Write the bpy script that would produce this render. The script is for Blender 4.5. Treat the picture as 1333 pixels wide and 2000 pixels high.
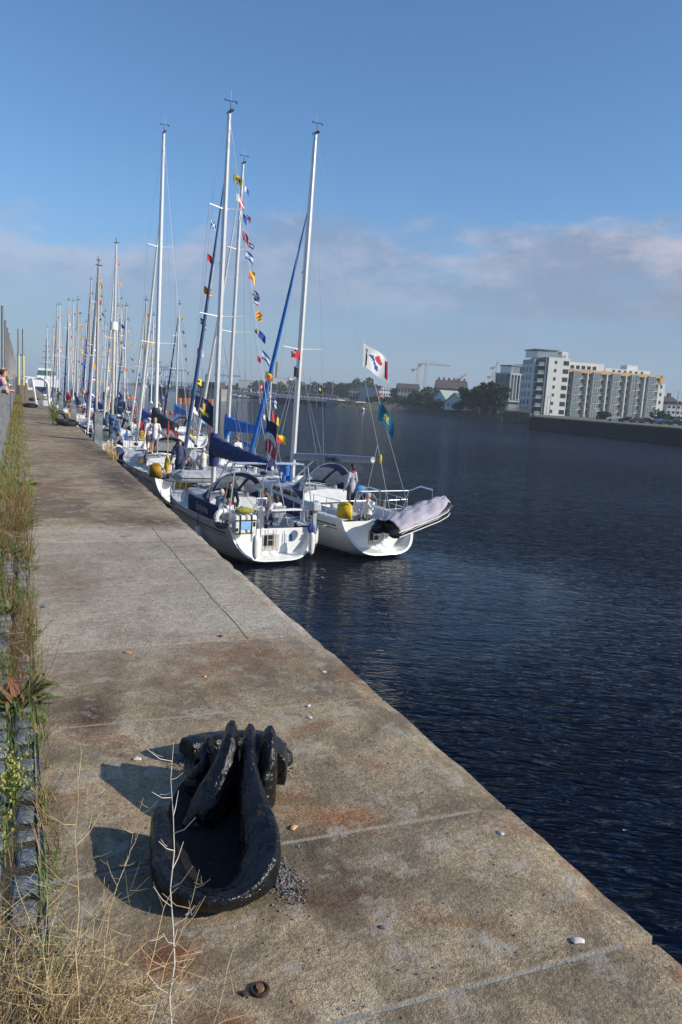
import bpy, bmesh, math, random
from mathutils import Vector, Matrix
R = math.radians
random.seed(7)
scene = bpy.context.scene
for _o in list(bpy.data.objects): bpy.data.objects.remove(_o)
col = scene.collection

# ------------------------------------------------------------------ camera
FPX = 1500.0; CX, CY = 666.5, 1000.0
EYE = Vector((0, 0, 1.7)); WZ = -3.7
ROLL = R(3.5); PITCH = R(8.6478); HEAD = R(22.987)
def unroll(px, py):
    x, y = px-CX, py-CY; c, s = math.cos(-ROLL), math.sin(-ROLL)
    return c*x-s*y, s*x+c*y
def ray(px, py):
    x, y = unroll(px, py); cp, sp = math.cos(PITCH), math.sin(PITCH)
    fw = FPX*cp-y*sp; up = -y*cp-FPX*sp
    return Vector((x*math.cos(HEAD)+fw*math.sin(HEAD), -x*math.sin(HEAD)+fw*math.cos(HEAD), up))
def G(px, py, z=0.0):
    d = ray(px, py); return EYE+d*((z-EYE.z)/d.z)
def AY(px, py, Y):
    d = ray(px, py); return EYE+d*(Y/d.y)
FWD = Vector((math.sin(HEAD), math.cos(HEAD), 0)); RGT = Vector((math.cos(HEAD), -math.sin(HEAD), 0))
def AD(px, py, D):
    d = ray(px, py); return EYE+d*(D/d.dot(FWD))
cam_d = bpy.data.cameras.new('camera'); cam = bpy.data.objects.new('camera', cam_d); col.objects.link(cam)
cam_d.sensor_fit = 'VERTICAL'; cam_d.sensor_height = 36; cam_d.lens = 27
cam_d.clip_start = 0.05; cam_d.clip_end = 6000
zx = -ray(CX, CY).normalized(); xx = (ray(CX+1, CY)-ray(CX, CY)).normalized(); yy = zx.cross(xx)
cam.matrix_world = Matrix(((xx.x, yy.x, zx.x, EYE.x), (xx.y, yy.y, zx.y, EYE.y), (xx.z, yy.z, zx.z, EYE.z), (0, 0, 0, 1)))
scene.camera = cam

# ------------------------------------------------------------------ node helper
class NT:
    def __init__(s, tree):
        s.t = tree; s.n = tree.nodes; s.l = tree.links
    def new(s, typ, **kw):
        n = s.n.new(typ)
        for k, v in kw.items(): setattr(n, k, v)
        return n
    def put(s, sock, v):
        if isinstance(v, bpy.types.NodeSocket): s.l.new(v, sock)
        else:
            if isinstance(v, tuple) and len(v) == 3 and sock.type == 'RGBA': v = v+(1,)
            sock.default_value = v
    def pos(s): return s.new('ShaderNodeNewGeometry').outputs['Position']
    def obj(s): return s.new('ShaderNodeTexCoord').outputs['Object']
    def mapping(s, v, scale=(1, 1, 1), loc=(0, 0, 0), rot=(0, 0, 0)):
        m = s.new('ShaderNodeMapping'); s.l.new(v, m.inputs[0])
        m.inputs['Scale'].default_value = scale; m.inputs['Location'].default_value = loc; m.inputs['Rotation'].default_value = rot
        return m.outputs[0]
    def noise(s, v, scale, detail=3, rough=.55, dist=0):
        n = s.new('ShaderNodeTexNoise'); s.l.new(v, n.inputs['Vector'])
        n.inputs['Scale'].default_value = scale; n.inputs['Detail'].default_value = detail
        n.inputs['Roughness'].default_value = rough; n.inputs['Distortion'].default_value = dist
        return n.outputs['Fac']
    def voro(s, v, scale, feature='F1'):
        n = s.new('ShaderNodeTexVoronoi', feature=feature); s.l.new(v, n.inputs['Vector']); n.inputs['Scale'].default_value = scale
        return n
    def ramp(s, f, pts, interp='LINEAR'):
        n = s.new('ShaderNodeValToRGB'); s.l.new(f, n.inputs[0]); r = n.color_ramp; r.interpolation = interp
        while len(r.elements) < len(pts): r.elements.new(.5)
        for e, (p, c) in zip(r.elements, pts):
            e.position = p; e.color = (c, c, c, 1) if not isinstance(c, tuple) else c+(1,)
        return n.outputs['Color']
    def mix(s, f, a, b, blend='MIX'):
        n = s.new('ShaderNodeMix', data_type='RGBA', blend_type=blend)
        s.put(n.inputs[0], f); s.put(n.inputs[6], a); s.put(n.inputs[7], b); return n.outputs[2]
    def math(s, op, a, b=0.0, c=0.0, clamp=False):
        n = s.new('ShaderNodeMath', operation=op, use_clamp=clamp)
        s.put(n.inputs[0], a); s.put(n.inputs[1], b); s.put(n.inputs[2], c); return n.outputs[0]
    def sep(s, v):
        n = s.new('ShaderNodeSeparateXYZ'); s.l.new(v, n.inputs[0]); return n.outputs
    def bump(s, h, strength=.5, dist=.01, nrm=None):
        n = s.new('ShaderNodeBump'); s.put(n.inputs['Height'], h); n.inputs['Strength'].default_value = strength; n.inputs['Distance'].default_value = dist
        if nrm is not None: s.l.new(nrm, n.inputs['Normal'])
        return n.outputs[0]

# ------------------------------------------------------------------ sky, sun, exposure
SUN_EL = R(27); SUN_DIR = Vector((0.80, -0.60, 0)).normalized()
w = bpy.data.worlds.new('World'); scene.world = w; w.use_nodes = True
t = NT(w.node_tree); t.n.clear()
sky = t.new('ShaderNodeTexSky', sky_type='NISHITA'); sky.sun_disc = False
sky.sun_elevation = SUN_EL; sky.sun_rotation = math.atan2(SUN_DIR.x, SUN_DIR.y)
sky.air_density = 1.0; sky.dust_density = .5; sky.ozone_density = 3.2; sky.altitude = 0
tc = t.new('ShaderNodeTexCoord'); dirv = tc.outputs['Generated']
sx, sy, sz = t.sep(dirv)
# thin cloud bank low over the river, in sky directions
inv = t.math('DIVIDE', 1.0, t.math('ADD', t.math('MAXIMUM', sz, 0.0), .12))
cb = t.new('ShaderNodeCombineXYZ'); t.put(cb.inputs[0], t.math('MULTIPLY', sx, inv)); t.put(cb.inputs[1], t.math('MULTIPLY', sy, inv)); t.put(cb.inputs[2], t.math('MULTIPLY', sz, 4.0))
c1 = t.noise(cb.outputs[0], 1.15, 8, .52, .3)
c2 = t.noise(t.mapping(dirv, (1, 1, 2.6), (3.1, 0.4, 0)), 5.5, 9, .56, .15)
az = t.math('ADD', t.math('MULTIPLY', sx, math.cos(HEAD)), t.math('MULTIPLY', sy, -math.sin(HEAD)))   # rises to the right of the view
top = t.math('ADD', t.math('ADD', .213, t.math('ADD', t.math('MULTIPLY', az, .07), t.math('MULTIPLY', t.math('SUBTRACT', c1, .5), .16))), t.math('MULTIPLY', t.math('SUBTRACT', c2, .5), .19))
edge = t.math('MULTIPLY', t.math('SUBTRACT', top, sz), 24.0, clamp=True)
low = t.math('MULTIPLY', t.math('SUBTRACT', sz, .01), 9.0, clamp=True)
body = t.ramp(c2, [(.30, .45), (.50, .9), (.72, 1.0)])
cf = t.math('MULTIPLY', t.math('MULTIPLY', edge, low), body)
cf = t.math('MULTIPLY', cf, t.math('ADD', .62, t.math('MULTIPLY', t.math('ADD', az, .05), .9, clamp=True), clamp=True))
edge2 = t.math('MULTIPLY', t.math('MULTIPLY', t.math('SUBTRACT', top, sz), 60.0, clamp=True), t.math('SUBTRACT', 1.0, t.math('MULTIPLY', t.math('SUBTRACT', t.math('SUBTRACT', top, sz), .02), 9.0, clamp=True)))
puff = t.math('MULTIPLY', t.math('MULTIPLY', t.ramp(t.noise(t.mapping(dirv, (1, 1, 2.0), (1.7, 5.2, .3)), 8, 8, .62), [(.42, 0.0), (.60, 1.0)]), t.math('ADD', t.math('MULTIPLY', edge, .35), edge2)), t.math('MULTIPLY', t.math('SUBTRACT', sz, .06), 12.0, clamp=True))
ccol = t.mix(puff, (1.95, 2.38, 3.3), (3.9, 3.75, 4.35))
bg = t.new('ShaderNodeBackground'); bg.inputs['Strength'].default_value = 0.115
skyc = t.mix(.92, sky.outputs[0], t.mix(1.0, sky.outputs[0], (.68, .92, 1.10), 'MULTIPLY'))
hz = t.math('SUBTRACT', 1.0, t.math('MULTIPLY', t.math('MAXIMUM', sz, 0.0), 3.4), clamp=True)
skyc = t.mix(t.math('MULTIPLY', t.math('MULTIPLY', hz, hz), .85), skyc, (1.72, 2.28, 3.25))   # river haze low in the sky
t.l.new(t.mix(cf, skyc, ccol), bg.inputs['Color'])
out = t.new('ShaderNodeOutputWorld'); t.l.new(bg.outputs[0], out.inputs[0])
sd = bpy.data.lights.new('sun', 'SUN'); sd.energy = 4.2; sd.angle = R(.53); sd.color = (1, .93, .82)
sun = bpy.data.objects.new('sun', sd); col.objects.link(sun)
sv = Vector((SUN_DIR.x*math.cos(SUN_EL), SUN_DIR.y*math.cos(SUN_EL), math.sin(SUN_EL)))
sun.rotation_euler = sv.to_track_quat('Z', 'Y').to_euler(); sun.location = (30, -20, 30)
scene.view_settings.view_transform = 'Standard'; scene.view_settings.look = 'None'
scene.view_settings.exposure = 0.3; scene.view_settings.gamma = 1.0
scene.cycles.max_bounces = 6; scene.cycles.transparent_max_bounces = 8; scene.cycles.volume_bounces = 0
scene.cycles.sample_clamp_indirect = 3

# ------------------------------------------------------------------ materials
MATS = {}
def mat(name, c, rough=.5, metal=0.0, var=.12, vs=6.0, bump=0.0, bs=30.0, spec=.5, coat=0.0, alpha=1.0, trans=0.0, two=None):
    if name in MATS: return MATS[name]
    m = bpy.data.materials.new(name); m.use_nodes = True; t = NT(m.node_tree); b = t.n['Principled BSDF']
    o = t.obj(); n = t.noise(o, vs, 4, .6)
    dark = tuple(x*(1-var*1.6) for x in c); lite = tuple(min(1, x*(1+var)) for x in c)
    t.l.new(t.ramp(n, [(.3, dark), (.7, lite)]), b.inputs['Base Color'])
    b.inputs['Roughness'].default_value = rough; b.inputs['Metallic'].default_value = metal
    b.inputs['Specular IOR Level'].default_value = spec; b.inputs['Coat Weight'].default_value = coat
    b.inputs['Alpha'].default_value = alpha; b.inputs['Transmission Weight'].default_value = trans
    if bump: t.l.new(t.bump(t.noise(o, bs, 4, .6), 1.0, bump), b.inputs['Normal'])
    MATS[name] = m; return m
def M(n): return MATS[n]
mat('gelcoat', (.80, .80, .77), .22, coat=.3, var=.04, vs=2)
mat('hull_white', (.70, .71, .70), .2, coat=.4, var=.08, vs=1.5)
mat('hull_cream', (.66, .63, .55), .25, coat=.3, var=.06)
mat('hull_navy', (.02, .035, .09), .18, coat=.5, var=.1)
mat('hull_red', (.42, .03, .03), .25, coat=.3)
mat('hull_green', (.02, .10, .07), .25, coat=.3)
mat('stripe_dark', (.03, .035, .06), .3)
mat('deck_white', (.62, .64, .65), .6, var=.07, vs=5, bump=.002, bs=60)
mat('nonskid', (.46, .49, .51), .8, var=.08, vs=9, bump=.002, bs=120)
mat('cockpit_beige', (.50, .46, .40), .6)
mat('teak', (.30, .17, .09), .6, var=.3, vs=20)
mat('alu', (.72, .71, .69), .38, .25, var=.06)
mat('alu_warm', (.58, .50, .40), .4, .1, var=.1)
mat('mast_white', (.80, .80, .78), .3, .1, var=.04)
mat('steel', (.75, .76, .78), .22, .9, var=.05)
mat('wire', (.62, .62, .62), .4, .4, var=.05)
mat('black_plastic', (.015, .015, .017), .4, var=.2)
mat('rubber', (.022, .022, .024), .65, var=.3, bump=.002)
mat('navy_cloth', (.012, .028, .125), .75, var=.25, vs=4, bump=.006, bs=7)
mat('blue_cloth', (.012, .055, .28), .7, var=.25, vs=4, bump=.008, bs=7)
mat('bright_blue_cloth', (.015, .15, .52), .7, var=.2, vs=4, bump=.008, bs=7)
mat('dull_blue_cloth', (.07, .14, .27), .75, var=.3, vs=3, bump=.006, bs=9)
mat('red_cloth', (.50, .025, .03), .7, bump=.006, bs=7)
mat('green_cloth', (.02, .11, .09), .75, bump=.006, bs=7)
mat('black_cloth', (.02, .022, .035), .75, bump=.006, bs=7)
mat('grey_cloth', (.30, .31, .34), .75, bump=.006, bs=7)
mat('lilac_cover', (.40, .37, .43), .7, var=.1, vs=3, bump=.03, bs=5)
mat('sailcloth', (.72, .70, .66), .7, bump=.006, bs=9)
mat('vinyl', (.42, .47, .52), .08, alpha=.55, var=.1)
mat('dark_glass', (.015, .02, .028), .06, var=.2)
mat('yellow_pvc', (.75, .50, .02), .5, var=.1)
mat('ochre_pvc', (.50, .27, .015), .5, var=.25, vs=12)
mat('fender_white', (.72, .71, .66), .35, var=.1)
mat('dinghy_grey', (.38, .40, .42), .5, var=.06)
mat('rope_dark', (.03, .03, .035), .9); mat('rope_pale', (.50, .46, .38), .9)
mat('skin', (.50, .27, .19), .5, var=.08); mat('skin_tan', (.42, .21, .14), .5, var=.08)
mat('hair_dark', (.035, .022, .016), .6, var=.3, vs=40); mat('hair_blond', (.50, .33, .14), .6, var=.25, vs=40)
mat('hair_grey', (.48, .46, .43), .6, var=.2, vs=40); mat('hair_ginger', (.40, .12, .03), .6, var=.2)
FL = dict(W=(.80, .80, .78), R=(.62, .03, .04), B=(.02, .08, .42), Y=(.80, .60, .03), K=(.012, .012, .014), G=(.02, .22, .12), O=(.80, .22, .03),
          T=(.01, .17, .28), N=(.012, .018, .07), L=(.25, .50, .80), P=(.60, .12, .2))
for k, c in FL.items(): mat('flag_'+k, c, .75, var=.12, vs=5)
for k, c in dict(shirt_navy=(.06, .07, .15), jeans=(.02, .03, .07), shirt_cream=(.70, .64, .56), shirt_white=(.76, .74, .74), shorts_grey=(.24, .27, .33),
                 shirt_pink=(.72, .60, .66), shirt_grey=(.26, .30, .38), shirt_black=(.015, .013, .02), jacket_grey=(.42, .43, .48), trousers_grey=(.07, .07, .075),
                 shirt_olive=(.14, .11, .06), red_vest=(.62, .02, .05), shirt_blue=(.03, .14, .45), shirt_orange=(.6, .2, .04), hivis=(.6, .75, .05), pink=(.75, .35, .42)).items():
    mat(k, c, .85, var=.2, vs=9, bump=.01, bs=12)
mat('shoe_black', (.015, .015, .015), .5); mat('shoe_white', (.7, .7, .68), .6)

# ------------------------------------------------------------------ mesh builder
class MB:
    def __init__(s): s.v = []; s.f = []; s.m = []; s.x = Matrix.Identity(4); s.mi = 0
    def add(s, vs, fs, mi=None):
        n = len(s.v); s.v += [s.x @ Vector(p) for p in vs]; s.f += [tuple(i+n for i in f) for f in fs]
        s.m += [s.mi if mi is None else mi]*len(fs); return s
    def box(s, a, b, mi=None, rz=0.0, taper=1.0):
        x0, y0, z0 = a; x1, y1, z1 = b; cx, cy = (x0+x1)/2, (y0+y1)/2; c, d = math.cos(rz), math.sin(rz)
        vs = []
        for z, k in ((z0, 1), (z1, taper)):
            for x, y in ((x0, y0), (x1, y0), (x1, y1), (x0, y1)):
                X, Y = (x-cx)*k, (y-cy)*k; vs.append((cx+c*X-d*Y, cy+d*X+c*Y, z))
        return s.add(vs, [(3, 2, 1, 0), (4, 5, 6, 7), (0, 1, 5, 4), (1, 2, 6, 5), (2, 3, 7, 6), (3, 0, 4, 7)], mi)
    def tube(s, pts, r, n=8, mi=None, cap=True, flat=1.0, round_=False):
        pts = [Vector(p) for p in pts]
        rr = [r]*len(pts) if not isinstance(r, (list, tuple)) else list(r)
        if round_:
            d0 = (pts[0]-pts[1]).normalized(); d1 = (pts[-1]-pts[-2]).normalized()
            a = [(pts[0]+d0*rr[0]*k, rr[0]*q) for k, q in ((.97, .25), (.8, .6), (.45, .89))]
            b = [(pts[-1]+d1*rr[-1]*k, rr[-1]*q) for k, q in ((.45, .89), (.8, .6), (.97, .25))]
            pts = [p for p, _ in a]+pts+[p for p, _ in b]; rr = [q for _, q in a]+rr+[q for _, q in b]
        vs = []; fs = []; up = None
        for i, p in enumerate(pts):
            d = (pts[min(i+1, len(pts)-1)]-pts[max(i-1, 0)])
            d = d.normalized() if d.length > 1e-9 else Vector((0, 0, 1))
            if up is None: up = Vector((0, 0, 1)) if abs(d.z) < .9 else Vector((0, 1, 0))
            u = d.cross(up)
            if u.length < 1e-4: u = d.cross(Vector((1, 0, 0)))
            u.normalize(); up = u.cross(d).normalized()
            for k in range(n):
                a = 2*math.pi*k/n; vs.append(p+u*math.cos(a)*rr[i]*flat+up*math.sin(a)*rr[i])
        for i in range(len(pts)-1):
            for k in range(n):
                k2 = (k+1) % n; fs.append((i*n+k, i*n+k2, (i+1)*n+k2, (i+1)*n+k))
        if cap: fs.append(tuple(reversed(range(n)))); fs.append(tuple(range((len(pts)-1)*n, len(pts)*n)))
        return s.add(vs, fs, mi)
    def ball(s, c, r, n=10, m=7, mi=None):
        rx, ry, rz = (r, r, r) if not isinstance(r, (tuple, list)) else r
        vs = [(c[0], c[1], c[2]-rz)]
        for j in range(1, m):
            a = math.pi*j/m-math.pi/2
            for k in range(n):
                b = 2*math.pi*k/n; vs.append((c[0]+rx*math.cos(a)*math.cos(b), c[1]+ry*math.cos(a)*math.sin(b), c[2]+rz*math.sin(a)))
        vs.append((c[0], c[1], c[2]+rz)); fs = []
        for k in range(n): fs.append((0, 1+(k+1) % n, 1+k)); fs.append((len(vs)-1, 1+(m-2)*n+k, 1+(m-2)*n+(k+1) % n))
        for j in range(m-2):
            for k in range(n): fs.append((1+j*n+k, 1+j*n+(k+1) % n, 1+(j+1)*n+(k+1) % n, 1+(j+1)*n+k))
        return s.add(vs, fs, mi)
    def grid(s, fn, nu, nv, mi=None, mf=None):
        vs = [fn(i/nu, j/nv) for j in range(nv+1) for i in range(nu+1)]; n = len(s.v); s.v += [s.x @ Vector(p) for p in vs]
        for j in range(nv):
            for i in range(nu):
                a = n+j*(nu+1)+i; s.f.append((a, a+1, a+nu+2, a+nu+1))
                s.m.append(mf((i+.5)/nu, (j+.5)/nv) if mf else (s.mi if mi is None else mi))
        return s
    def torus(s, c, R_, r, ax=(0, 0, 1), n=20, k=8, a0=0, a1=2*math.pi, mi=None):
        q = Vector(ax).to_track_quat('Z', 'Y'); full = abs(a1-a0) > 6.28
        pts = [Vector(c)+q @ Vector((R_*math.cos(a0+(a1-a0)*i/n), R_*math.sin(a0+(a1-a0)*i/n), 0)) for i in range(n+1)]
        return s.tube(pts, r, k, mi, cap=not full)
    def quad(s, a, b, c, d, mi=None): return s.add([a, b, c, d], [(0, 1, 2, 3)], mi)
    def build(s, name, mats, parent=None, smooth=True, solid=0.0, bevel=0.0, auto=True):
        me = bpy.data.meshes.new(name); me.from_pydata([tuple(v) for v in s.v], [], s.f); 
        mats = mats if isinstance(mats, (list, tuple)) else [mats]
        for m in mats: me.materials.append(MATS[m] if isinstance(m, str) else m)
        if len(mats) > 1: me.polygons.foreach_set('material_index', s.m)
        if smooth:
            me.polygons.foreach_set('use_smooth', [True]*len(me.polygons))
            if auto: 
                try: me.set_sharp_from_angle(angle=R(38))
                except Exception: pass
        me.update(); o = bpy.data.objects.new(name, me); col.objects.link(o)
        if parent is not None: o.parent = parent
        if solid: md = o.modifiers.new('s', 'SOLIDIFY'); md.thickness = solid; md.offset = 0
        if bevel: md = o.modifiers.new('b', 'BEVEL'); md.width = bevel; md.segments = 2; md.limit_method = 'ANGLE'
        return o
def tag(o, label=None, cat=None, group=None, kind=None):
    if label: o['label'] = label
    if cat: o['category'] = cat
    if group: o['group'] = group
    if kind: o['kind'] = kind
    return o
def empty(name, loc=(0, 0, 0), rz=0.0, label=None, cat=None, group=None):
    o = bpy.data.objects.new(name, None); col.objects.link(o); o.location = loc; o.rotation_euler = (0, 0, rz); o.empty_display_size = .2
    return tag(o, label, cat, group)
def remesh(o, vox, smooth_it=2):
    md = o.modifiers.new('r', 'REMESH'); md.mode = 'VOXEL'; md.voxel_size = vox; md.use_smooth_shade = True
    if smooth_it: m2 = o.modifiers.new('s', 'SMOOTH'); m2.iterations = smooth_it; m2.factor = .5
    dg = bpy.context.evaluated_depsgraph_get(); dg.update(); me = bpy.data.meshes.new_from_object(o.evaluated_get(dg))
    o.modifiers.clear(); old = o.data; mats = [m for m in old.materials]; o.data = me
    if not me.materials:
        for m in mats: me.materials.append(m)
    return o
def text(name, s, size, mt, parent, loc, rot, depth=.002, bold=0.0):
    cu = bpy.data.curves.new(name, 'FONT'); cu.body = s; cu.size = size; cu.extrude = depth; cu.align_x = 'CENTER'; cu.align_y = 'CENTER'; cu.offset = bold
    tmp = bpy.data.objects.new(name, cu); col.objects.link(tmp)
    dg = bpy.context.evaluated_depsgraph_get(); dg.update(); me = bpy.data.meshes.new_from_object(tmp.evaluated_get(dg))
    bpy.data.objects.remove(tmp); o = bpy.data.objects.new(name, me); col.objects.link(o); me.materials.clear(); me.materials.append(MATS[mt])
    if parent is not None: o.parent = parent
    o.location = loc
    o.rotation_euler = rot if isinstance(rot, (tuple, list)) else rot.to_euler()
    return o
# ================================================================== SETTING
def nodemat(name):
    m = bpy.data.materials.new(name); m.use_nodes = True; MATS[name] = m
    return m, NT(m.node_tree), m.node_tree.nodes['Principled BSDF']
# --- water
m, t, b = nodemat('river_water')
p = t.pos()
b.inputs['Base Color'].default_value = (.0010, .0038, .012, 1); b.inputs['Roughness'].default_value = .05; b.inputs['IOR'].default_value = 1.33; b.inputs['Specular IOR Level'].default_value = .22
b.inputs['Specular Tint'].default_value = (.66, .84, 1.0, 1)
pr = t.mapping(p, rot=(0, 0, R(20)))
w1 = t.noise(t.mapping(pr, (.42, 1.45, 1)), .95, 2, .5, .6)
w2 = t.noise(t.mapping(t.mapping(p, rot=(0, 0, R(29))), (1.1, 3.5, 1)), 1.35, 2, .5, .5)
w3 = t.noise(t.mapping(p, (2.2, 4.2, 1), rot=(0, 0, R(8))), 3.6, 2, .55)
big = t.noise(p, .035, 2, .5)
rid = lambda n, k: t.math('POWER', t.math('SUBTRACT', 1.0, t.math('ABSOLUTE', t.math('SUBTRACT', t.math('MULTIPLY', n, 2.0), 1.0))), k)
w1 = t.math('ADD', t.math('MULTIPLY', rid(w1, 1.6), .42), t.math('MULTIPLY', w1, .4)); w2 = t.math('MULTIPLY', rid(w2, 1.5), .75)
h = t.math('ADD', t.math('MULTIPLY', w1, 1.0), t.math('ADD', t.math('MULTIPLY', w2, .42), t.math('MULTIPLY', w3, .05)))
wx_, wy_, wz_ = t.sep(p)
lee = t.math('MULTIPLY', t.math('SUBTRACT', 1.0, t.math('DIVIDE', t.math('ABSOLUTE', t.math('SUBTRACT', wx_, 9.0)), 12.0), clamp=True), t.math('SUBTRACT', 1.0, t.math('DIVIDE', t.math('ABSOLUTE', t.math('SUBTRACT', wy_, 19.5)), 11.0), clamp=True))   # water in the lee of the hulls is calmer
h = t.math('MULTIPLY', h, t.math('SUBTRACT', 1.0, t.math('MULTIPLY', t.math('MULTIPLY', lee, 2.2, clamp=True), .86)))
h = t.math('MULTIPLY', h, t.math('ADD', .35, t.math('MULTIPLY', big, 1.3)))
t.l.new(t.bump(h, 1.0, .34), b.inputs['Normal'])
MB().quad((-800, -60, WZ), (2500, -60, WZ), (2500, 4000, WZ), (-800, 4000, WZ)).build('river_water', 'river_water', smooth=False)['kind'] = 'structure'
# --- concrete
m, t, b = nodemat('quay_concrete')
p = t.pos(); px_, py_, pz_ = t.sep(p)
slab = t.new('ShaderNodeAttribute', attribute_name='slab').outputs['Fac']
rnd = t.new('ShaderNodeTexWhiteNoise', noise_dimensions='1D'); t.l.new(slab, rnd.inputs['W'])
n_big = t.noise(p, 1.1, 5, .6, .4); n_mid = t.noise(p, 6, 6, .65); n_fine = t.noise(p, 60, 3, .7); n_grit = t.noise(p, 220, 2, .7)
far = t.ramp(t.math('DIVIDE', py_, 30.0), [(0, 0), (.14, .1), (.17, 1.0), (.305, 1.0), (.32, .22), (1, .1)])   # slabs from 5 to 9 m are a younger, greyer pour
warm = t.mix(n_mid, (.245, .19, .125), (.40, .335, .245))
grey = t.mix(n_mid, (.31, .28, .245), (.46, .435, .39))
c = t.mix(far, warm, grey)
c = t.mix(t.ramp(n_big, [(.50, 0.0), (.66, .6)]), c, t.mix(n_fine, (.13, .105, .08), (.26, .225, .18)))        # dark grime
rust = t.math('MULTIPLY', t.ramp(t.noise(t.mapping(p, loc=(4.2, 1.3, 0)), 1.9, 5, .62, .5), [(.54, 0.0), (.68, 1.0)]), t.math('SUBTRACT', 1.0, t.math('MULTIPLY', far, .85)))
c = t.mix(t.math('MULTIPLY', rust, .75), c, (.235, .105, .045))
def spot(x, y, r, sx=1.0):
    v = t.new('ShaderNodeCombineXYZ'); t.put(v.inputs[0], t.math('MULTIPLY', t.math('SUBTRACT', px_, x), sx)); t.put(v.inputs[1], t.math('SUBTRACT', py_, y))
    ln = t.new('ShaderNodeVectorMath', operation='LENGTH'); t.l.new(v.outputs[0], ln.inputs[0])
    d = t.math('ADD', ln.outputs['Value'], t.math('MULTIPLY', t.math('SUBTRACT', n_mid, .5), r*1.2))
    d = t.math('ADD', d, t.math('MULTIPLY', t.math('SUBTRACT', n_big, .5), r*1.0))
    return t.math('SUBTRACT', 1.0, t.math('DIVIDE', d, r), clamp=True)
for (x, y, r_, sx_, cc, k) in [(1.22, 2.62, .20, .8, (.27, .10, .035), 1.0), (.42, 2.08, .16, 1, (.16, .05, .02), 1.2), (.50, 1.72, .13, 1, (.22, .075, .025), 2.0), (1.05, 2.25, .35, 1, (.10, .065, .045), 1.4),
                          (.62, 1.58, .12, 1, (.22, .075, .025), 1.8), (1.05, 2.85, .30, 1, (.25, .12, .05), .7), (.33, 3.95, .42, 2.2, (.10, .065, .05), 1.2), (1.0, 2.5, .22, 1.4, (.07, .055, .045), 1.2),
                          (1.32, 4.6, .55, 1, (.25, .13, .07), .8), (1.5, 9.6, .7, .8, (.10, .07, .055), 1.0), (1.65, 14, 3.2, 7, (.09, .068, .055), 1.3), (1.6, 21, 5, 8, (.10, .07, .055), 1.0),
                          (.45, 12.5, 1.6, 3, (.20, .11, .07), .9), (1.1, 18, 2.6, 3, (.22, .13, .085), .8), (.5, 25, 3.2, 3, (.19, .12, .085), .8), (1.2, 34, 5, 3, (.18, .12, .085), .8), (.42, 6.6, .7, 2, (.20, .15, .12), .8)]:
    c = t.mix(t.math('MULTIPLY', spot(x, y, r_, sx_), k, clamp=True), c, cc)
# tar patch with a torn edge on the slab at ten metres
pt = t.math('MULTIPLY', t.math('MULTIPLY', t.math('SUBTRACT', 1.12, t.math('ADD', px_, t.math('MULTIPLY', n_big, .5))), 30, clamp=True),
            t.math('MULTIPLY', t.math('MULTIPLY', t.math('SUBTRACT', py_, t.math('ADD', 9.75, t.math('MULTIPLY', n_mid, .3))), 30, clamp=True), t.math('MULTIPLY', t.math('SUBTRACT', 11.55, py_), 30, clamp=True)))
c = t.mix(t.math('MULTIPLY', pt, .75), c, t.mix(n_fine, (.085, .072, .058), (.15, .125, .10)))
pale = t.ramp(t.noise(t.mapping(p, loc=(9, 2, 0)), 2.6, 6, .68, .3), [(.55, 0.0), (.68, .8)])
c = t.mix(t.math('MULTIPLY', pale, .4), c, (.50, .475, .43))
c = t.mix(t.ramp(t.noise(t.mapping(p, loc=(2, 7, 0)), 3.4, 7, .75), [(.58, 0.0), (.66, .6)]), c, (.11, .092, .075))
c = t.mix(1.0, c, t.ramp(n_grit, [(.28, .36), (.5, .96), (.72, 1.75)]), 'MULTIPLY')
c = t.mix(1.0, c, t.ramp(n_fine, [(.25, .58), (.75, 1.36)]), 'MULTIPLY')
c = t.mix(1.0, c, t.ramp(t.noise(p, 19, 8, .8, .3), [(.34, .62), (.52, 1.0), (.68, 1.22)]), 'MULTIPLY')
c = t.mix(1.0, c, t.ramp(rnd.outputs[0], [(0, .84), (1, 1.06)]), 'MULTIPLY')
vs_ = t.voro(p, 26); c = t.mix(t.ramp(vs_.outputs['Distance'], [(.035, .8), (.06, 0.0)]), c, (.66, .64, .60))
pit = t.voro(t.mapping(p, loc=(.3, .1, 0)), 9); pitm = t.ramp(pit.outputs['Distance'], [(.03, 1.0), (.055, 0.0)])
c = t.mix(t.math('MULTIPLY', pitm, .85), c, (.03, .026, .022))
c = t.mix(1.0, c, (1.20, 1.12, 1.0), 'MULTIPLY')
wx = t.noise(t.mapping(p, (1.0, .8, 1), (11, 3, 0)), 2.3, 8, .72, .6)
c = t.mix(t.math('MULTIPLY', t.ramp(wx, [(.44, 0.0), (.60, .85)]), t.math('SUBTRACT', 1.0, t.math('MULTIPLY', far, .75))), c, t.mix(n_fine, (.085, .065, .042), (.21, .165, .11)))
c = t.mix(t.math('MULTIPLY', t.ramp(t.noise(t.mapping(p, (1, 1, 1), (5, 13, 0)), 5.5, 6, .7), [(.54, 0.0), (.62, .55)]), t.math('SUBTRACT', 1.0, t.math('MULTIPLY', far, .6))), c, (.43, .39, .32))
t.l.new(c, b.inputs['Base Color']); b.inputs['Roughness'].default_value = .88; b.inputs['Specular IOR Level'].default_value = .25
hh = t.math('ADD', t.math('MULTIPLY', n_grit, .35), t.math('ADD', t.math('MULTIPLY', n_fine, .8), t.math('MULTIPLY', n_mid, 1.6)))
hh = t.math('SUBTRACT', hh, t.math('MULTIPLY', pitm, 1.2))
t.l.new(t.bump(hh, 1.0, .007), b.inputs['Normal'])
m, t, b = nodemat('joint_mortar'); p = t.pos()
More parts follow.
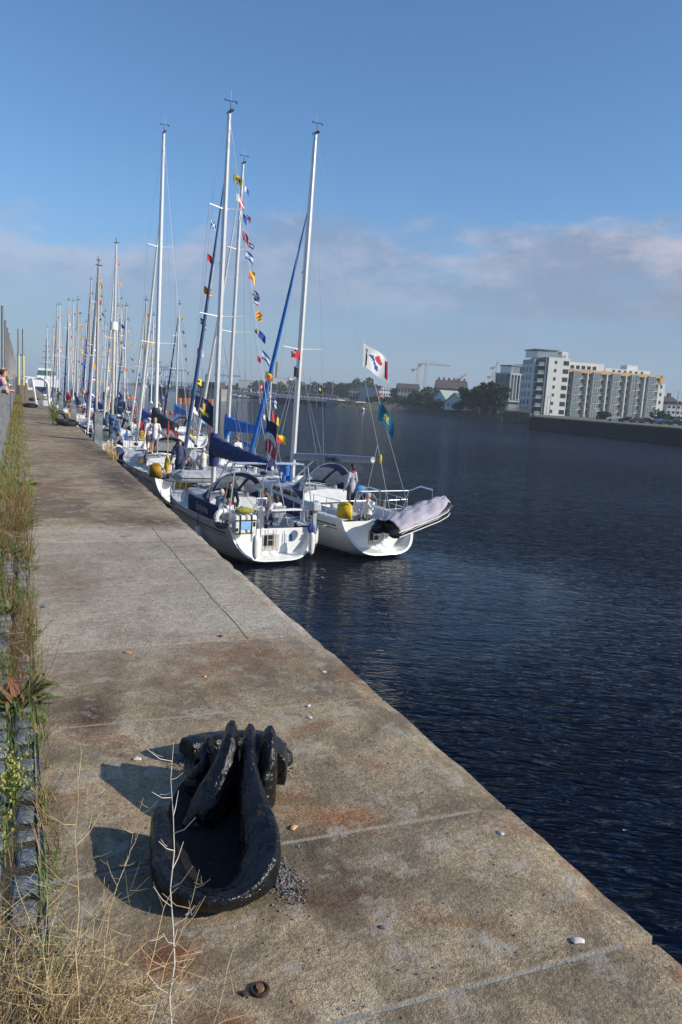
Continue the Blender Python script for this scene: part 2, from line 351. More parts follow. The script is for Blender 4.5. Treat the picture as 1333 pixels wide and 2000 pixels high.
t.l.new(t.mix(t.noise(p, 30, 5, .7), (.16, .14, .11), (.55, .51, .44)), b.inputs['Base Color']); b.inputs['Roughness'].default_value = .95
t.l.new(t.bump(t.noise(p, 90, 4, .7), 1.0, .012), b.inputs['Normal'])
m, t, b = nodemat('quay_wall'); p = t.pos()
t.l.new(t.mix(t.noise(p, 1.4, 6, .7), (.05, .045, .04), (.17, .15, .12)), b.inputs['Base Color']); b.inputs['Roughness'].default_value = .9
t.l.new(t.bump(t.noise(p, 9, 5, .7), 1.0, .05), b.inputs['Normal'])

XE, XL = 1.93, .08
rj = random.Random(3)
def edge_x(y): return XE+.004*math.sin(y*3.1)+.003*math.sin(y*11.3)+.006*math.sin(y*.7)
joints = [0.0, .85, 1.70, 2.55, 3.78, 4.93, 5.72, 6.55, 7.44, 8.40, 9.28]
y = 9.28
while y < 260: y += rj.choice([3.0, 3.4, 3.2, 2.6]); joints.append(y)
vs, fs, sl = [], [], []
def slab_mesh(x0f, x1f, y0, y1, idx, sk0, sk1, nx):
    ny = max(2, int((y1-y0)/.12)) if y1 < 14 else 4
    base = len(vs); g = .014 if y1 < 14 else .016
    for j in range(ny+1):
        v = j/ny
        for i in range(-1, nx+2):
            u = min(max(i/nx, 0), 1); yl = y0+g+sk0*(u-.5); yh = y1-g+sk1*(u-.5); Y = yl+(yh-yl)*v
            a, c_ = x0f(Y), x1f(Y); X = a+(c_-a)*u; z = 0.0
            if j in (0, ny): z -= .002
            if i in (-1, nx+1): z = -.05
            if i == nx and x1f is edge_x: z -= (.012+.01*rj.random()) if y1 < 14 else .003; X += .004
            if i >= nx and x1f is edge_x and y1 < 30 and i == nx: X -= rj.choice([0, 0, 0, .004, .009, .018])*rj.random()
            if y1 < 14: z += rj.uniform(-.0012, .0012)
            vs.append((X, Y, z))
    n = nx+3
    for j in range(ny):
        for i in range(n-1):
            a = base+j*n+i; fs.append((a, a+1, a+n+1, a+n)); sl.append(idx)
    for j in (0, ny):          # skirts into the joint
        o_ = len(vs)
        for i in range(n): x, Y, z = vs[base+j*n+i]; vs.append((x, Y+(.003 if j == 0 else -.003)*-1, -.05))
        for i in range(n-1):
            a = base+j*n+i; q = (a, o_+i, o_+i+1, a+1); fs.append(q if j == 0 else q[::-1]); sl.append(idx)
skews = [rj.uniform(-.05, .02) for _ in joints]
crk = lambda Y: 1.452+.006*math.sin(Y*5)+.004*math.sin(Y*23)
for k in range(len(joints)-1):
    y0, y1 = joints[k], joints[k+1]
    if y0 >= 4.9 and y1 < 9.3:
        slab_mesh(lambda Y: XL, lambda Y: crk(Y)-.0045, y0, y1, k+.2, skews[k], skews[k+1], 14)
        slab_mesh(lambda Y: crk(Y)+.0045, edge_x, y0, y1, k+.7, 0, 0, 6)
    else: slab_mesh(lambda Y: XL, edge_x, y0, y1, k, skews[k], skews[k+1], 16 if y1 < 14 else 6)
me = bpy.data.meshes.new('quay_deck'); me.from_pydata(vs, [], fs); me.materials.append(MATS['quay_concrete'])
at = me.attributes.new('slab', 'FLOAT', 'FACE'); at.data.foreach_set('value', [float(x) for x in sl])
o = bpy.data.objects.new('quay_deck', me); col.objects.link(o); o['kind'] = 'structure'
mb = MB().box((XL-.02, -1, -.3), (XE-.12, 262, -.008)); o = mb.build('quay_joint_mortar', 'joint_mortar', smooth=False); o['kind'] = 'structure'
mb = MB(); mb.grid(lambda u, v: (XE-.06, -2+264*u, -.045-4.6*v), 400, 3); mb.quad((-1, -2, -.3), (XE, -2, -.3), (XE, -2, -5), (-1, -2, -5))
mb.box((XL, 262, -5), (XE, 262.5, -.02)).build('quay_wall', 'quay_wall', smooth=False)['kind'] = 'structure'
# a deck under the viewer, behind the first joint
mb = MB().box((XL, -2, -.3), (XE, -.01, -.004)).build('quay_deck_end', 'quay_concrete', smooth=False)['kind'] = 'structure'
# --- setts (small stone blocks) along the landward side, with soil in the joints
m, t, b = nodemat('sett_stone'); o_ = t.obj(); ge = t.new('ShaderNodeNewGeometry')
cc = t.ramp(ge.outputs['Random Per Island'], [(0, (.13, .15, .17)), (.45, (.20, .22, .24)), (.7, (.17, .165, .16)), (1, (.27, .27, .27))])
cc = t.mix(1.0, cc, t.ramp(t.noise(o_, 26, 5, .7), [(.3, .6), (.7, 1.35)]), 'MULTIPLY')
t.l.new(cc, b.inputs['Base Color']); b.inputs['Roughness'].default_value = .8; t.l.new(t.bump(t.noise(o_, 34, 5, .65), 1.0, .022), b.inputs['Normal'])
m, t, b = nodemat('soil'); p = t.pos()
t.l.new(t.mix(t.noise(p, 14, 6, .7), (.035, .028, .018), (.13, .105, .07)), b.inputs['Base Color']); b.inputs['Roughness'].default_value = 1
t.l.new(t.bump(t.noise(p, 60, 4, .7), 1.0, .02), b.inputs['Normal'])
m, t, b = nodemat('asphalt'); p = t.pos()
t.l.new(t.mix(t.noise(p, 90, 3, .7), (.035, .035, .036), (.085, .083, .08)), b.inputs['Base Color']); b.inputs['Roughness'].default_value = .9
MB().quad((-900, -60, -.05), (XL-.015, -60, -.05), (XL-.015, 900, -.05), (-900, 900, -.05)).build('landward_ground', 'asphalt', smooth=False)['kind'] = 'structure'
MB().quad((-.75, -2, -.014), (XL+.03, -2, -.014), (XL+.03, 262, -.014), (-.75, 262, -.014)).build('joint_soil', 'soil', smooth=False)['kind'] = 'structure'
mb = MB(); rs = random.Random(11)
for r_ in range(6):
    x1 = XL-.012-r_*.112; Y = .6+rs.random()*.1
    while Y < 34:
        L = rs.uniform(.11, .19); z = rs.uniform(-.012, .008); tl = rs.uniform(-.004, .004)
        mb.box((x1-.10+rs.uniform(-.006, .01), Y, -.1), (x1-rs.uniform(0, .012), Y+L-rs.uniform(.018, .034), z), rz=rs.uniform(-.10, .10), taper=.86); Y += L
mb.build('stone_setts', 'sett_stone', smooth=True, auto=False, bevel=.016)['kind'] = 'structure'

# ================================================================== BARRIER, POSTS
mat('galv', (.33, .34, .345), .5, .55, var=.18, vs=7)
mat('galv_dark', (.16, .165, .17), .55, .4, var=.2, vs=7)
FXx = -.36
fence = empty('quayside_barrier', (FXx, 6, 0), 0, 'long grey steel barrier of upright bars along the landward side of the quay', 'barrier')
pan = MB(); rail = MB()
Y = 4.0
for k in range(30):
    y0, y1 = Y-6, Y+2.45-6
    mb = MB()
    for q in range(26):
        yb = y0+.05+q*.094; mb.box((-.006, yb, .08), (.006, yb+.045, 1.36))
    mb.box((-.012, y0, .06), (.012, y1, .1)); mb.build('panel', 'galv', fence, smooth=False)
    MB().box((-.04, y0-.03, -.05), (.04, y0+.05, 1.40)).build('fence_post', 'galv', fence, smooth=False)
    Y += 2.5
rail.tube([(0, -2.5, 1.40), (0, Y-6, 1.40)], .035, 10); rail.build('handrail', 'galv', fence)
# beyond 80 m the barrier is one run of panels
far_p = MB(); yy_ = Y
while yy_ < 230:
    far_p.box((-.01, yy_-6, .08), (.01, yy_-6+2.3, 1.36)); far_p.box((-.04, yy_-6+2.36, -.05), (.04, yy_-6+2.44, 1.4)); yy_ += 2.5
far_p.tube([(0, Y-6, 1.40), (0, 224, 1.40)], .035, 8); o = far_p.build('panel', 'galv_dark', fence, smooth=False)
mat('post_paint', (.20, .19, .18), .5, .3)
def post(Y, h, i):
    pl = ['nearest of the row', 'second of the row', 'third of the row', 'fourth of the row', 'fifth of the row', 'sixth of the row', 'seventh of the row'][i] if i < 7 else None
    r_ = empty('flag_post', (-.66, Y, 0), 0, ('tall slim grey metal pole behind the barrier, '+pl) if pl else 'far slim grey metal pole in the tight cluster behind the distant barrier', 'pole', 'slim metal poles behind the barrier')
    MB().tube([(0, 0, -.05), (0, 0, h*.36), (0, 0, h*.37), (0, 0, h)], [.085, .075, .058, .05], 12).build('shaft', 'post_paint', r_)
    MB().tube([(0, 0, h), (0, 0, h+.05)], [.06, .03], 10).build('cap', 'galv_dark', r_)
    MB().tube([(0, 0, h*.36-.05), (0, 0, h*.36+.05)], .1, 12).build('collar', 'galv', r_)
for i in range(18): post(29.2+7.7*i, 4.5+(.06*math.sin(i*2.1)), i)
pr = empty('gauge_pillar', tuple(AY(37, 745, 150).xy)+(0,), 0, 'pair of tall yellowish steel columns standing far along the quay', 'column')
for dx in (0, .75):
    MB().tube([(dx, 0, 0), (dx, 0, 5.2)], .24, 10).build('column', mat('pale_yellow', (.55, .52, .25), .5), pr); MB().tube([(dx, 0, 5.2), (dx, 0, 9.8)], .19, 10).build('column', 'galv', pr)
MB().box((-.3, -.1, 5.1), (1.05, .1, 5.35)).build('collar', 'galv_dark', pr)

MB().box((-4, 8, -.3), (-.52, 262, .20)).build('raised_pavement', 'asphalt', smooth=False)['kind'] = 'structure'
# steel H piles on the quay face
def hpile(x, Y, h, lab):
    o = MB(); o.box((-.10, -.016, -4.5), (.10, .016, h)); o.box((-.124, -.11, -4.5), (-.102, .11, h)); o.box((.102, -.11, -4.5), (.124, .11, h))
    o = o.build('steel_pile', 'pile_steel', smooth=False); o.location = (x, Y, 0); o.rotation_euler = (0, 0, R(90))
    tag(o, lab, 'pile', 'steel fender piles standing above the quay edge')
mat('pile_steel', (.24, .275, .28), .55, .2, var=.3, vs=5)
for Y, h, lab in [(22.9, .80, 'grey steel H section pile nearest of the piles rising from the quay edge'), (33.9, .80, 'grey steel H section pile just beyond the old tyre at the quay edge'), (44.2, .80, 'steel H section pile with green weed growing in front of it'),
               (52.3, .85, 'grey steel H section pile beside the near white ladder hoop'), (63, .8, 'far steel H section pile seen through the white ladder hoop')]:
    hpile(2.07, Y, h, lab)
# white ladder hoops
mat('white_tube', (.78, .77, .74), .4, var=.08, vs=12)
def hoop(x, y, s, lab):
    r_ = empty('ladder_hoop', (x, y, 0), 0, lab, 'ladder rail', 'white tubular rails over the quay ladders')
    for dy, nm in ((0, 'near'), (1.6, 'far')):
        pts = [(.62, dy, -.2), (.55, dy, .5)]+[(.12+.42*math.cos(a), dy, 1.15+.42*math.sin(a)) for a in [R(q) for q in (0, 25, 50, 70, 90)]]+[(-.45, dy, 1.60), (-.62, dy, 1.53), (-.72, dy, 1.30)]
        MB().tube(pts, .07, 10).build('rail', 'white_tube', r_)
        MB().tube([(-.35, dy, 1.58), (-.18, dy, .5), (-.10, dy, 0)], .055, 8).build('upright', 'white_tube', r_)
    MB().tube([(-.72, 0, 1.3), (-.74, 0, .0)], .03, 6).build('stay', mat('rusty', (.25, .13, .07), .8, var=.4, vs=12), r_)
    MB().box((-.2, -.03, .0), (.58, .03, .32)).build('kick_plate', 'white_tube', r_, bevel=.01)
    MB().tube([(-.2, 0, 1.58), (-.2, 1.6, 1.58)], .04, 8).build('cross_bar', 'white_tube', r_)
hoop(1.05, 49, 1, 'bent white tubular hoop rail over the ladder at the quay edge, the near large one')
hoop(1.15, 103, 1, 'small distant white tubular hoop rail further along the quay edge')
# old tyre with weed
def tyre(x, y, z, r0, rx, lab, tilt=0.0):
    o = MB().torus((0, 0, 0), r0, r0*.33, n=28, k=10); mb = o
    for k in range(28):
        a = 2*math.pi*k/28; mb.box((r0*1.30*math.cos(a)-.02, r0*1.30*math.sin(a)-.02, -.05), (r0*1.30*math.cos(a)+.02, r0*1.30*math.sin(a)+.02, .05), rz=a)
    o = mb.build('old_tyre', 'rubber'); o.location = (x, y, z); o.rotation_euler = (R(rx), R(tilt), .3); return tag(o, lab, 'tyre', 'worn rubber tyres on the quay')
tyre(1.62, 29.6, .12, .27, 8, 'worn black tyre lying flat on the concrete near the quay edge'); tyre(1.42, 30.4, .25, .2, 62, 'small black tyre leaning up behind the flat tyre', 20)
tyre(.55, 45.5, .12, .28, 5, 'black tyre lying among grass at the foot of the near ladder hoop'); tyre(.95, 58, .1, .26, 10, 'black tyre on the deck seen through the near ladder hoop')

# ================================================================== BOLLARD (cast iron claw fairlead)
m, t, b = nodemat('cast_iron'); o_ = t.obj()
n1 = t.noise(o_, 18, 5, .6); n2 = t.noise(o_, 38, 4, .55)
c = t.mix(t.ramp(n1, [(.35, 0.0), (.7, 1.0)]), (.004, .0045, .0055), (.012, .012, .013))
vo = t.voro(o_, 31); c = t.mix(t.ramp(vo.outputs['Distance'], [(.02, .8), (.05, 0.0)]), c, (.30, .28, .26))
c = t.mix(t.ramp(t.noise(t.mapping(o_, loc=(3, 1, 2)), 8, 6, .7), [(.60, 0.0), (.66, .75)]), c, (.075, .045, .032))
t.l.new(c, b.inputs['Base Color']); t.l.new(t.ramp(n2, [(.3, .12), (.7, .32)]), b.inputs['Roughness']); b.inputs['Specular IOR Level'].default_value = .42
t.l.new(t.bump(t.math('ADD', t.math('MULTIPLY', n1, 1.0), t.math('MULTIPLY', n2, .4)), 1.0, .017), b.inputs['Normal'])
BX, BY = .72, 2.9
bol = empty('mooring_bollard', (BX, BY, 0), 0, 'black painted cast iron claw shaped mooring bollard bolted to the concrete quay', 'bollard')
def sweep(mb, pts, prof, closed=False):
    # pts: (x, y, z_base, half width, height, roll) ; section is a domed strap standing on z_base
    P_ = [Vector((q[0], q[1], 0)) for q in pts]; vs, fs = [], []; n = len(prof)
    for i, q in enumerate(pts):
        d = (P_[min(i+1, len(P_)-1)]-P_[max(i-1, 0)]).normalized(); nrm = Vector((d.y, -d.x, 0))
        for a, c_ in prof:
            vs.append((q[0]+nrm.x*a*q[3], q[1]+nrm.y*a*q[3], q[2]+c_*q[4]+q[5]*a*q[3]))
    for i in range(len(pts)-1):
        for k in range(n): fs.append((i*n+k, i*n+(k+1) % n, (i+1)*n+(k+1) % n, (i+1)*n+k))
    fs.append(tuple(range(n))[::-1]); fs.append(tuple(range((len(pts)-1)*n, len(pts)*n))); mb.add(vs, fs)
def smoothpath(pts, k=6):
    out = []
    for i in range(len(pts)-1):
        p0, p1, p2, p3 = pts[max(i-1, 0)], pts[i], pts[i+1], pts[min(i+2, len(pts)-1)]
        for j in range(k):
            u = j/k; out.append(tuple(.5*((2*b_)+(-a+c_)*u+(2*a-5*b_+4*c_-d)*u*u+(-a+3*b_-3*c_+d)*u**3) for a, b_, c_, d in zip(p0, p1, p2, p3)))
    return out+[pts[-1]]
dome = [(-.98, 0), (-1.04, .4), (-.98, .74), (-.80, .94), (-.4, 1.04), (.1, 1.04), (.55, .97), (.88, .80), (1.03, .5), (1.02, .25), (.98, 0)]
mb = MB()
def gp(px, py, z, hw, sl=0.0, zb=0.0): g_ = G(px, py, z); return (g_.x-BX, g_.y-BY, zb, hw, z-zb, sl)
sweep(mb, smoothpath([gp(488, 1416, .285, .030, 0, .02), gp(487, 1450, .27, .034, 0, .0), gp(489, 1500, .225, .042), gp(500, 1560, .185, .056, -.2), gp(512, 1620, .15, .066, -.4), gp(500, 1680, .11, .078, -.55), gp(465, 1724, .070, .086, -.5),
        gp(422, 1740, .056, .088, -.45), gp(372, 1729, .062, .082, -.5), gp(338, 1692, .085, .066, -.5), gp(324, 1645, .115, .050, -.3), gp(317, 1600, .135, .040, 0), gp(314, 1575, .14, .034, 0, .0)]), dome)
sweep(mb, smoothpath([gp(526, 1420, .28, .034, 0, .02), gp(525, 1458, .245, .040), gp(516, 1500, .17, .040), gp(506, 1530, .10, .036)]), dome)
sweep(mb, smoothpath([gp(545, 1475, .14, .035), gp(543, 1448, .12, .045), gp(515, 1432, .10, .055), gp(460, 1430, .10, .064), gp(415, 1434, .105, .066, 0, .01), gp(380, 1440, .11, .062, 0, .02), gp(364, 1445, .11, .054, 0, .03)]), dome)
sweep(mb, smoothpath([gp(452, 1411, .30, .034, 0, .02), gp(447, 1440, .285, .042), gp(434, 1480, .23, .052), gp(412, 1525, .165, .062), gp(390, 1562, .11, .056), gp(378, 1595, .05, .045), gp(376, 1615, .015, .03)]), dome)
sweep(mb, smoothpath([gp(409, 1436, .205, .028, 0, .02), gp(400, 1458, .195, .034), gp(390, 1490, .14, .044), gp(376, 1515, .06, .04)]), dome)
mb.add([(G(px, py, z).x-BX, G(px, py, z).y-BY, z) for z, q in ((0, ((385, 1505), (530, 1505), (520, 1455), (395, 1460))), (.06, ((402, 1492), (515, 1492), (510, 1455), (405, 1455)))) for px, py in q],
       [(3, 2, 1, 0), (4, 5, 6, 7), (0, 1, 5, 4), (1, 2, 6, 5), (2, 3, 7, 6), (3, 0, 4, 7)])
bo = mb.build('casting', 'cast_iron', bol); remesh(bo, .0045, 4)
tx_ = bpy.data.textures.new('casting_lumps', 'CLOUDS'); tx_.noise_scale = .035; tx_.noise_depth = 3
md = bo.modifiers.new('d', 'DISPLACE'); md.texture = tx_; md.strength = .008; md.mid_level = .5; md.texture_coords = 'LOCAL'
for f_ in bo.data.polygons: f_.use_smooth = True
mat('hollow_shade', (.012, .011, .010), .95, var=.5, vs=40, bump=.01)  # shade inside the bollard's hollow, painted as a near-black matte floor patch
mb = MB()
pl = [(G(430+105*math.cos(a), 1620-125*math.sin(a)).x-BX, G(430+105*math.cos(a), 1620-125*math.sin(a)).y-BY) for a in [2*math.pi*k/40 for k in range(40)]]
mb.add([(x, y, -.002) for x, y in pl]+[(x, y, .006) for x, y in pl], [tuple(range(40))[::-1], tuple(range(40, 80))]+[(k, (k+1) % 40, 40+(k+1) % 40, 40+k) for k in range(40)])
mb.build('hollow_shade_patch', 'hollow_shade', bol)
flg = MB()
fb = G(548, 1488)-Vector((BX, BY, 0)); flg.tube([fb, fb+Vector((0, 0, .04)), fb+Vector((0, 0, .06))], [.06, .055, .035], 16); flg.tube([fb+Vector((0, 0, .05)), fb+Vector((0, 0, .09))], .028, 6)
flg.build('anchor_bolt', 'cast_iron', bol, bevel=.004)
fb = G(470, 1470)-Vector((BX, BY, 0)); MB().tube([fb, fb+Vector((0, 0, .05)), fb+Vector((0, 0, .08))], [.07, .06, .04], 16).build('anchor_bolt', 'cast_iron', bol, bevel=.004)
# gravel by the bollard
def gravel(cx_, cy_, rx, ry, n, s0, s1, name, lab, seed):
    r_ = random.Random(seed); mb = MB()
    for _ in range(n):
        a = r_.random()*6.283; d = abs(r_.gauss(0, .52)); s = s0+(s1-s0)*r_.random()**2; x, y = cx_+rx*d*math.cos(a), cy_+ry*d*math.sin(a); z = s*.3+max(0, 1-d)*.012*r_.random()
        q = Matrix.Translation((x, y, z)) @ Matrix.Rotation(r_.random()*6, 4, Vector((r_.random(), r_.random(), r_.random())).normalized())
        mb.x = q; mb.ball((0, 0, 0), (s, s*.8, s*.55), 5, 4)
    mb.x = Matrix.Identity(4); o = mb.build(name, 'gravel_stone', smooth=False); return tag(o, lab, 'gravel', kind='stuff')
m, t, b = nodemat('gravel_stone'); ge = t.new('ShaderNodeNewGeometry')
t.l.new(t.ramp(ge.outputs['Random Per Island'], [(0, (.07, .07, .072)), (.5, (.16, .16, .165)), (.85, (.26, .25, .24)), (1, (.30, .17, .10))]), b.inputs['Base Color']); b.inputs['Roughness'].default_value = .9
g0 = G(555, 1720); gravel(g0.x-.01, g0.y, .085, .15, 950, .0022, .0075, 'grey_gravel', 'small patch of loose grey gravel beside the front of the bollard', 1)
g0 = G(380, 1490); gravel(g0.x+.02, g0.y, .13, .13, 900, .0022, .008, 'grey_gravel', 'loose gravel between the two horns of the bollard', 2)
g0 = G(545, 1500); gravel(g0.x, g0.y, .05, .07, 120, .004, .009, 'grey_gravel', 'few grey stones by the far anchor bolt of the bollard', 4)
# grit scattered over the deck
rs = random.Random(5); mb = MB()
for _ in range(1500):
    Y = 1.2+12*rs.random()**1.8; x = rs.uniform(.1, 1.88); s = rs.uniform(.0012, .004)*(1+.1*Y); mb.x = Matrix.Translation((x, Y, s*.4)) @ Matrix.Rotation(rs.random()*6, 4, 'Z'); mb.ball((0, 0, 0), (s, s*.7, s*.5), 5, 3)
mb.x = Matrix.Identity(4); tag(mb.build('loose_grit', 'gravel_stone', smooth=False), 'fine grit scattered over the concrete deck', 'grit', kind='stuff')
# shells, feathers and litter
def crumb(px, py, s, mt, name, lab, cat, fl=.35, seed=0):
    r_ = random.Random(seed+int(px)); g_ = G(px, py); mb = MB()
    mb.grid(lambda u, v: ((u-.5)*2*s*(1-.5*abs(v-.5)), (v-.5)*s*1.2, s*fl*(math.sin(u*3.1)+.4*r_.random())*math.sin(v*3.1)+.002), 6, 5)
    o = mb.build(name, mt, solid=.0015); o.location = g_; o.rotation_euler = (0, 0, r_.random()*6); tag(o, lab, cat)
mat('shell', (.62, .58, .54), .5, var=.25, vs=40); mat('shell_orange', (.55, .30, .12), .6, var=.4, vs=60); mat('slate', (.13, .16, .18), .6)
for k, (px, py, s, mt, nm, lab, cat) in enumerate([(268, 1483, .022, 'shell', 'mussel_shell', 'pale mussel shell lying left of the bollard in the shadow edge', 'shell'), (573, 1617, .022, 'shell_orange', 'crab_shell', 'orange and white crab shell piece right of the bollard', 'shell'),
        (605, 1402, .018, 'shell', 'shell_fragment', 'white shell fragment just past the joint behind the bollard', 'shell'), (603, 1379, .017, 'shell', 'shell_fragment', 'thin white shell fragment in the joint line behind the bollard', 'shell'),
        (978, 1628, .018, 'shell', 'shell_fragment', 'pale shell fragment near the joint by the quay edge', 'shell'), (1128, 1838, .024, 'shell', 'shell_fragment', 'crumpled white shell piece nearest the lower quay edge', 'shell'),
        (250, 1275, .028, 'shell_orange', 'shell_fragment', 'brown and white broken shell on the slab beyond the bollard', 'shell'), (432, 1243, .022, 'rusty', 'rust_flake', 'small rust flake near the long crack', 'flake'),
        (86, 1186, .028, 'slate', 'slate_chip', 'flat dark slate chip at the left of the deck', 'chip'), (633, 1313, .018, 'shell', 'shell_fragment', 'small flat white shell on the slab right of the crack end', 'shell'),
        (748, 1812, .014, 'slate', 'slate_chip', 'small grey stone chip on the near slab', 'chip'), (400, 1322, .016, 'shell_orange', 'shell_fragment', 'tiny brown shell bit above the bollard', 'shell')]):
    crumb(px, py, s, mt, nm, lab, cat, seed=k)
# sawn-off bolt in a rust hole at the very front
g0 = G(508, 1935); r_ = empty('sawn_off_bolt', g0, 0, 'rusty sawn off iron bolt set in a small hole at the front of the quay', 'bolt')
MB().tube([(0, 0, -.002), (0, 0, .014)], [.014, .012], 7).build('shank', 'rusty', r_); MB().torus((0, 0, .004), .024, .006, n=14, k=6).build('washer', mat('rust_dark', (.05, .028, .02), .9, var=.4, vs=60, bump=.005), r_)
MB().tube([(-.045, .0, .002), (-.045, 0, .008)], [.012, .009], 6).build('nut', 'rust_dark', r_)
sp = MB(); pts = [G(555, 1745)+Vector((k*.0012, -.0002*k, .004+.004*math.sin(k*1.4))) for k in range(70)]
tag(sp.tube([(p_.x, p_.y+.003*math.cos(k*1.4), p_.z) for k, p_ in enumerate(pts)], .0009, 5).build('steel_spring', 'rust_dark'), 'thin rusty coil spring lying by the grey gravel patch', 'spring')
# ================================================================== YACHTS
def flagcloth(name, pat, w_, h, parent, loc, az, droop=.25, seed=0, tear=0, wave=.10):
    """pat: function(u, v) -> colour letter, or a key of SIG; hoist at u=0, flying along azimuth az"""
    r_ = random.Random(seed); ph = r_.random()*6; fn_ = SIG.get(pat, pat) if isinstance(pat, str) else pat; keys = []
    def mf(u, v):
        k = fn_(u, v)
        if k not in keys: keys.append(k)
        return keys.index(k)
    nu, nv = (10, 8) if w_ > .6 else (6, 5); d = Vector((math.cos(az), math.sin(az), 0)); s = Vector((-d.y, d.x, 0)); fold = r_.uniform(.75, 1.0); dr = droop*r_.uniform(.5, 1.7); tw = r_.uniform(-.5, .5)
    def f_(u, v):
        p_ = d*(w_*u*fold)+s*(wave*w_*math.sin(u*6.5+ph+v*1.6)*(.25+u)+tw*w_*.3*u*(v-.5))
        return (p_.x, p_.y, p_.z-dr*w_*u*(.6+.6*u)-h*v*(1-.15*u*math.sin(ph))+.04*h*math.sin(u*7+v*4+ph))
    mb = MB(); mb.grid(f_, nu*2, nv*2, mf=mf); o = mb.build(name, ['flag_'+k for k in keys], parent); o.location = loc; return o
SIG = {
 'swallow': lambda u, v: 'W' if u < .42 else 'B', 'redwhite': lambda u, v: 'R' if u < .5 else 'W', 'whitered': lambda u, v: 'W' if u < .35 or .3 < v < .7 else 'R', 'blue': lambda u, v: 'B', 'bluewhite': lambda u, v: 'W' if .3 < v < .68 else 'B',
 'redyellow': lambda u, v: 'Y' if (u > v) else 'R', 'saltire': lambda u, v: 'W' if abs(u-v) < .14 or abs(u+v-1) < .14 else 'B', 'saltire_w': lambda u, v: 'R' if abs(u-v) < .11 or abs(u+v-1) < .11 else 'W', 'red': lambda u, v: 'R',
 'diag': lambda u, v: 'R' if int((u+v)*5) % 2 else 'Y', 'tri': lambda u, v: 'B' if v < .34 else ('W' if v < .67 else 'R'), 'check': lambda u, v: 'B' if (int(u*4)+int(v*4)) % 2 else 'W', 'yblack': lambda u, v: 'K' if (u-.5)**2+(v-.5)**2 < .05 else 'Y',
 'yellow': lambda u, v: 'Y', 'yb': lambda u, v: 'Y' if int(u*6) % 2 else 'B', 'rywedge': lambda u, v: 'R' if .25 < u < .7 and v > .25 else 'Y', 'rby': lambda u, v: 'R' if u < .35 else ('K' if u < .7 else 'Y'), 'ybtri': lambda u, v: 'Y' if u+v < .95 else 'B',
 'frame': lambda u, v: 'R' if .33 < u < .67 and .3 < v < .7 else ('W' if .16 < u < .84 and .15 < v < .85 else 'B'), 'redw': lambda u, v: 'W' if .3 < u < .7 and .3 < v < .7 else 'R', 'half_yb': lambda u, v: 'Y' if v < .5 else 'B', 'orange': lambda u, v: 'O', 'wr': lambda u, v: 'W' if u < .5 else 'R',
 'norway': lambda u, v: 'N' if abs(u-.36) < .05 or abs(v-.5) < .07 else ('W' if abs(u-.36) < .1 or abs(v-.5) < .14 else 'R'), 'redens': lambda u, v: ('W' if (abs(u-v) < .05 or abs(u-.25) < .05 or abs(v-.25) < .05) else 'N') if u < .5 and v < .5 else 'R',
 'ireland': lambda u, v: 'G' if u < .33 else ('W' if u < .67 else 'O'), 'burgee_b': lambda u, v: 'Y' if (u-.4)**2+(v-.5)**2 < .03 else 'N', 'eu': lambda u, v: 'Y' if abs(((u-.5)*1.4)**2+(v-.5)**2-.06) < .018 and int(math.atan2(v-.5, u-.5)*4) % 2 else 'B', 'greenb': lambda u, v: 'W' if int(v*7) % 2 and u > .3 else 'G', 'white': lambda u, v: 'W', 'light': lambda u, v: 'L', 'pink': lambda u, v: 'P', 'teal': lambda u, v: 'T', 'french': lambda u, v: 'B' if u < .33 else ('W' if u < .67 else 'R')}
SIGK = ['swallow', 'redwhite', 'whitered', 'blue', 'bluewhite', 'redyellow', 'saltire', 'saltire_w', 'red', 'diag', 'tri', 'check', 'yblack', 'yellow', 'yb', 'rywedge', 'rby', 'ybtri', 'frame', 'redw', 'half_yb', 'orange', 'wr']
def bunting(p0, p1, n, lab, seed, sz=.36, keys=None, az=.15, sag=.4, u0=.03, u1=.97, name='signal_flag_string', bag=1):
    r_ = random.Random(seed); p0 = Vector(p0); p1 = Vector(p1); rt = empty(name, p0, 0, lab, 'bunting', 'strings of signal flags'); q = p1-p0
    f_ = lambda u: q*u+Vector((.0, 0, -sag*4*u*(1-u)*.25))
    MB().tube([f_(k/10) for k in range(11)], .006, 4).build('line', 'wire', rt)
    for k in range(n):
        u = u0+(u1-u0)*(k+.5)/n; flagcloth('flag', (keys[k % len(keys)] if keys else r_.choice(SIGK)), sz*r_.uniform(.85, 1.25)*(1.15), sz, rt, f_(u), az+r_.uniform(-.5, .5), .45, seed*31+k)
    return rt
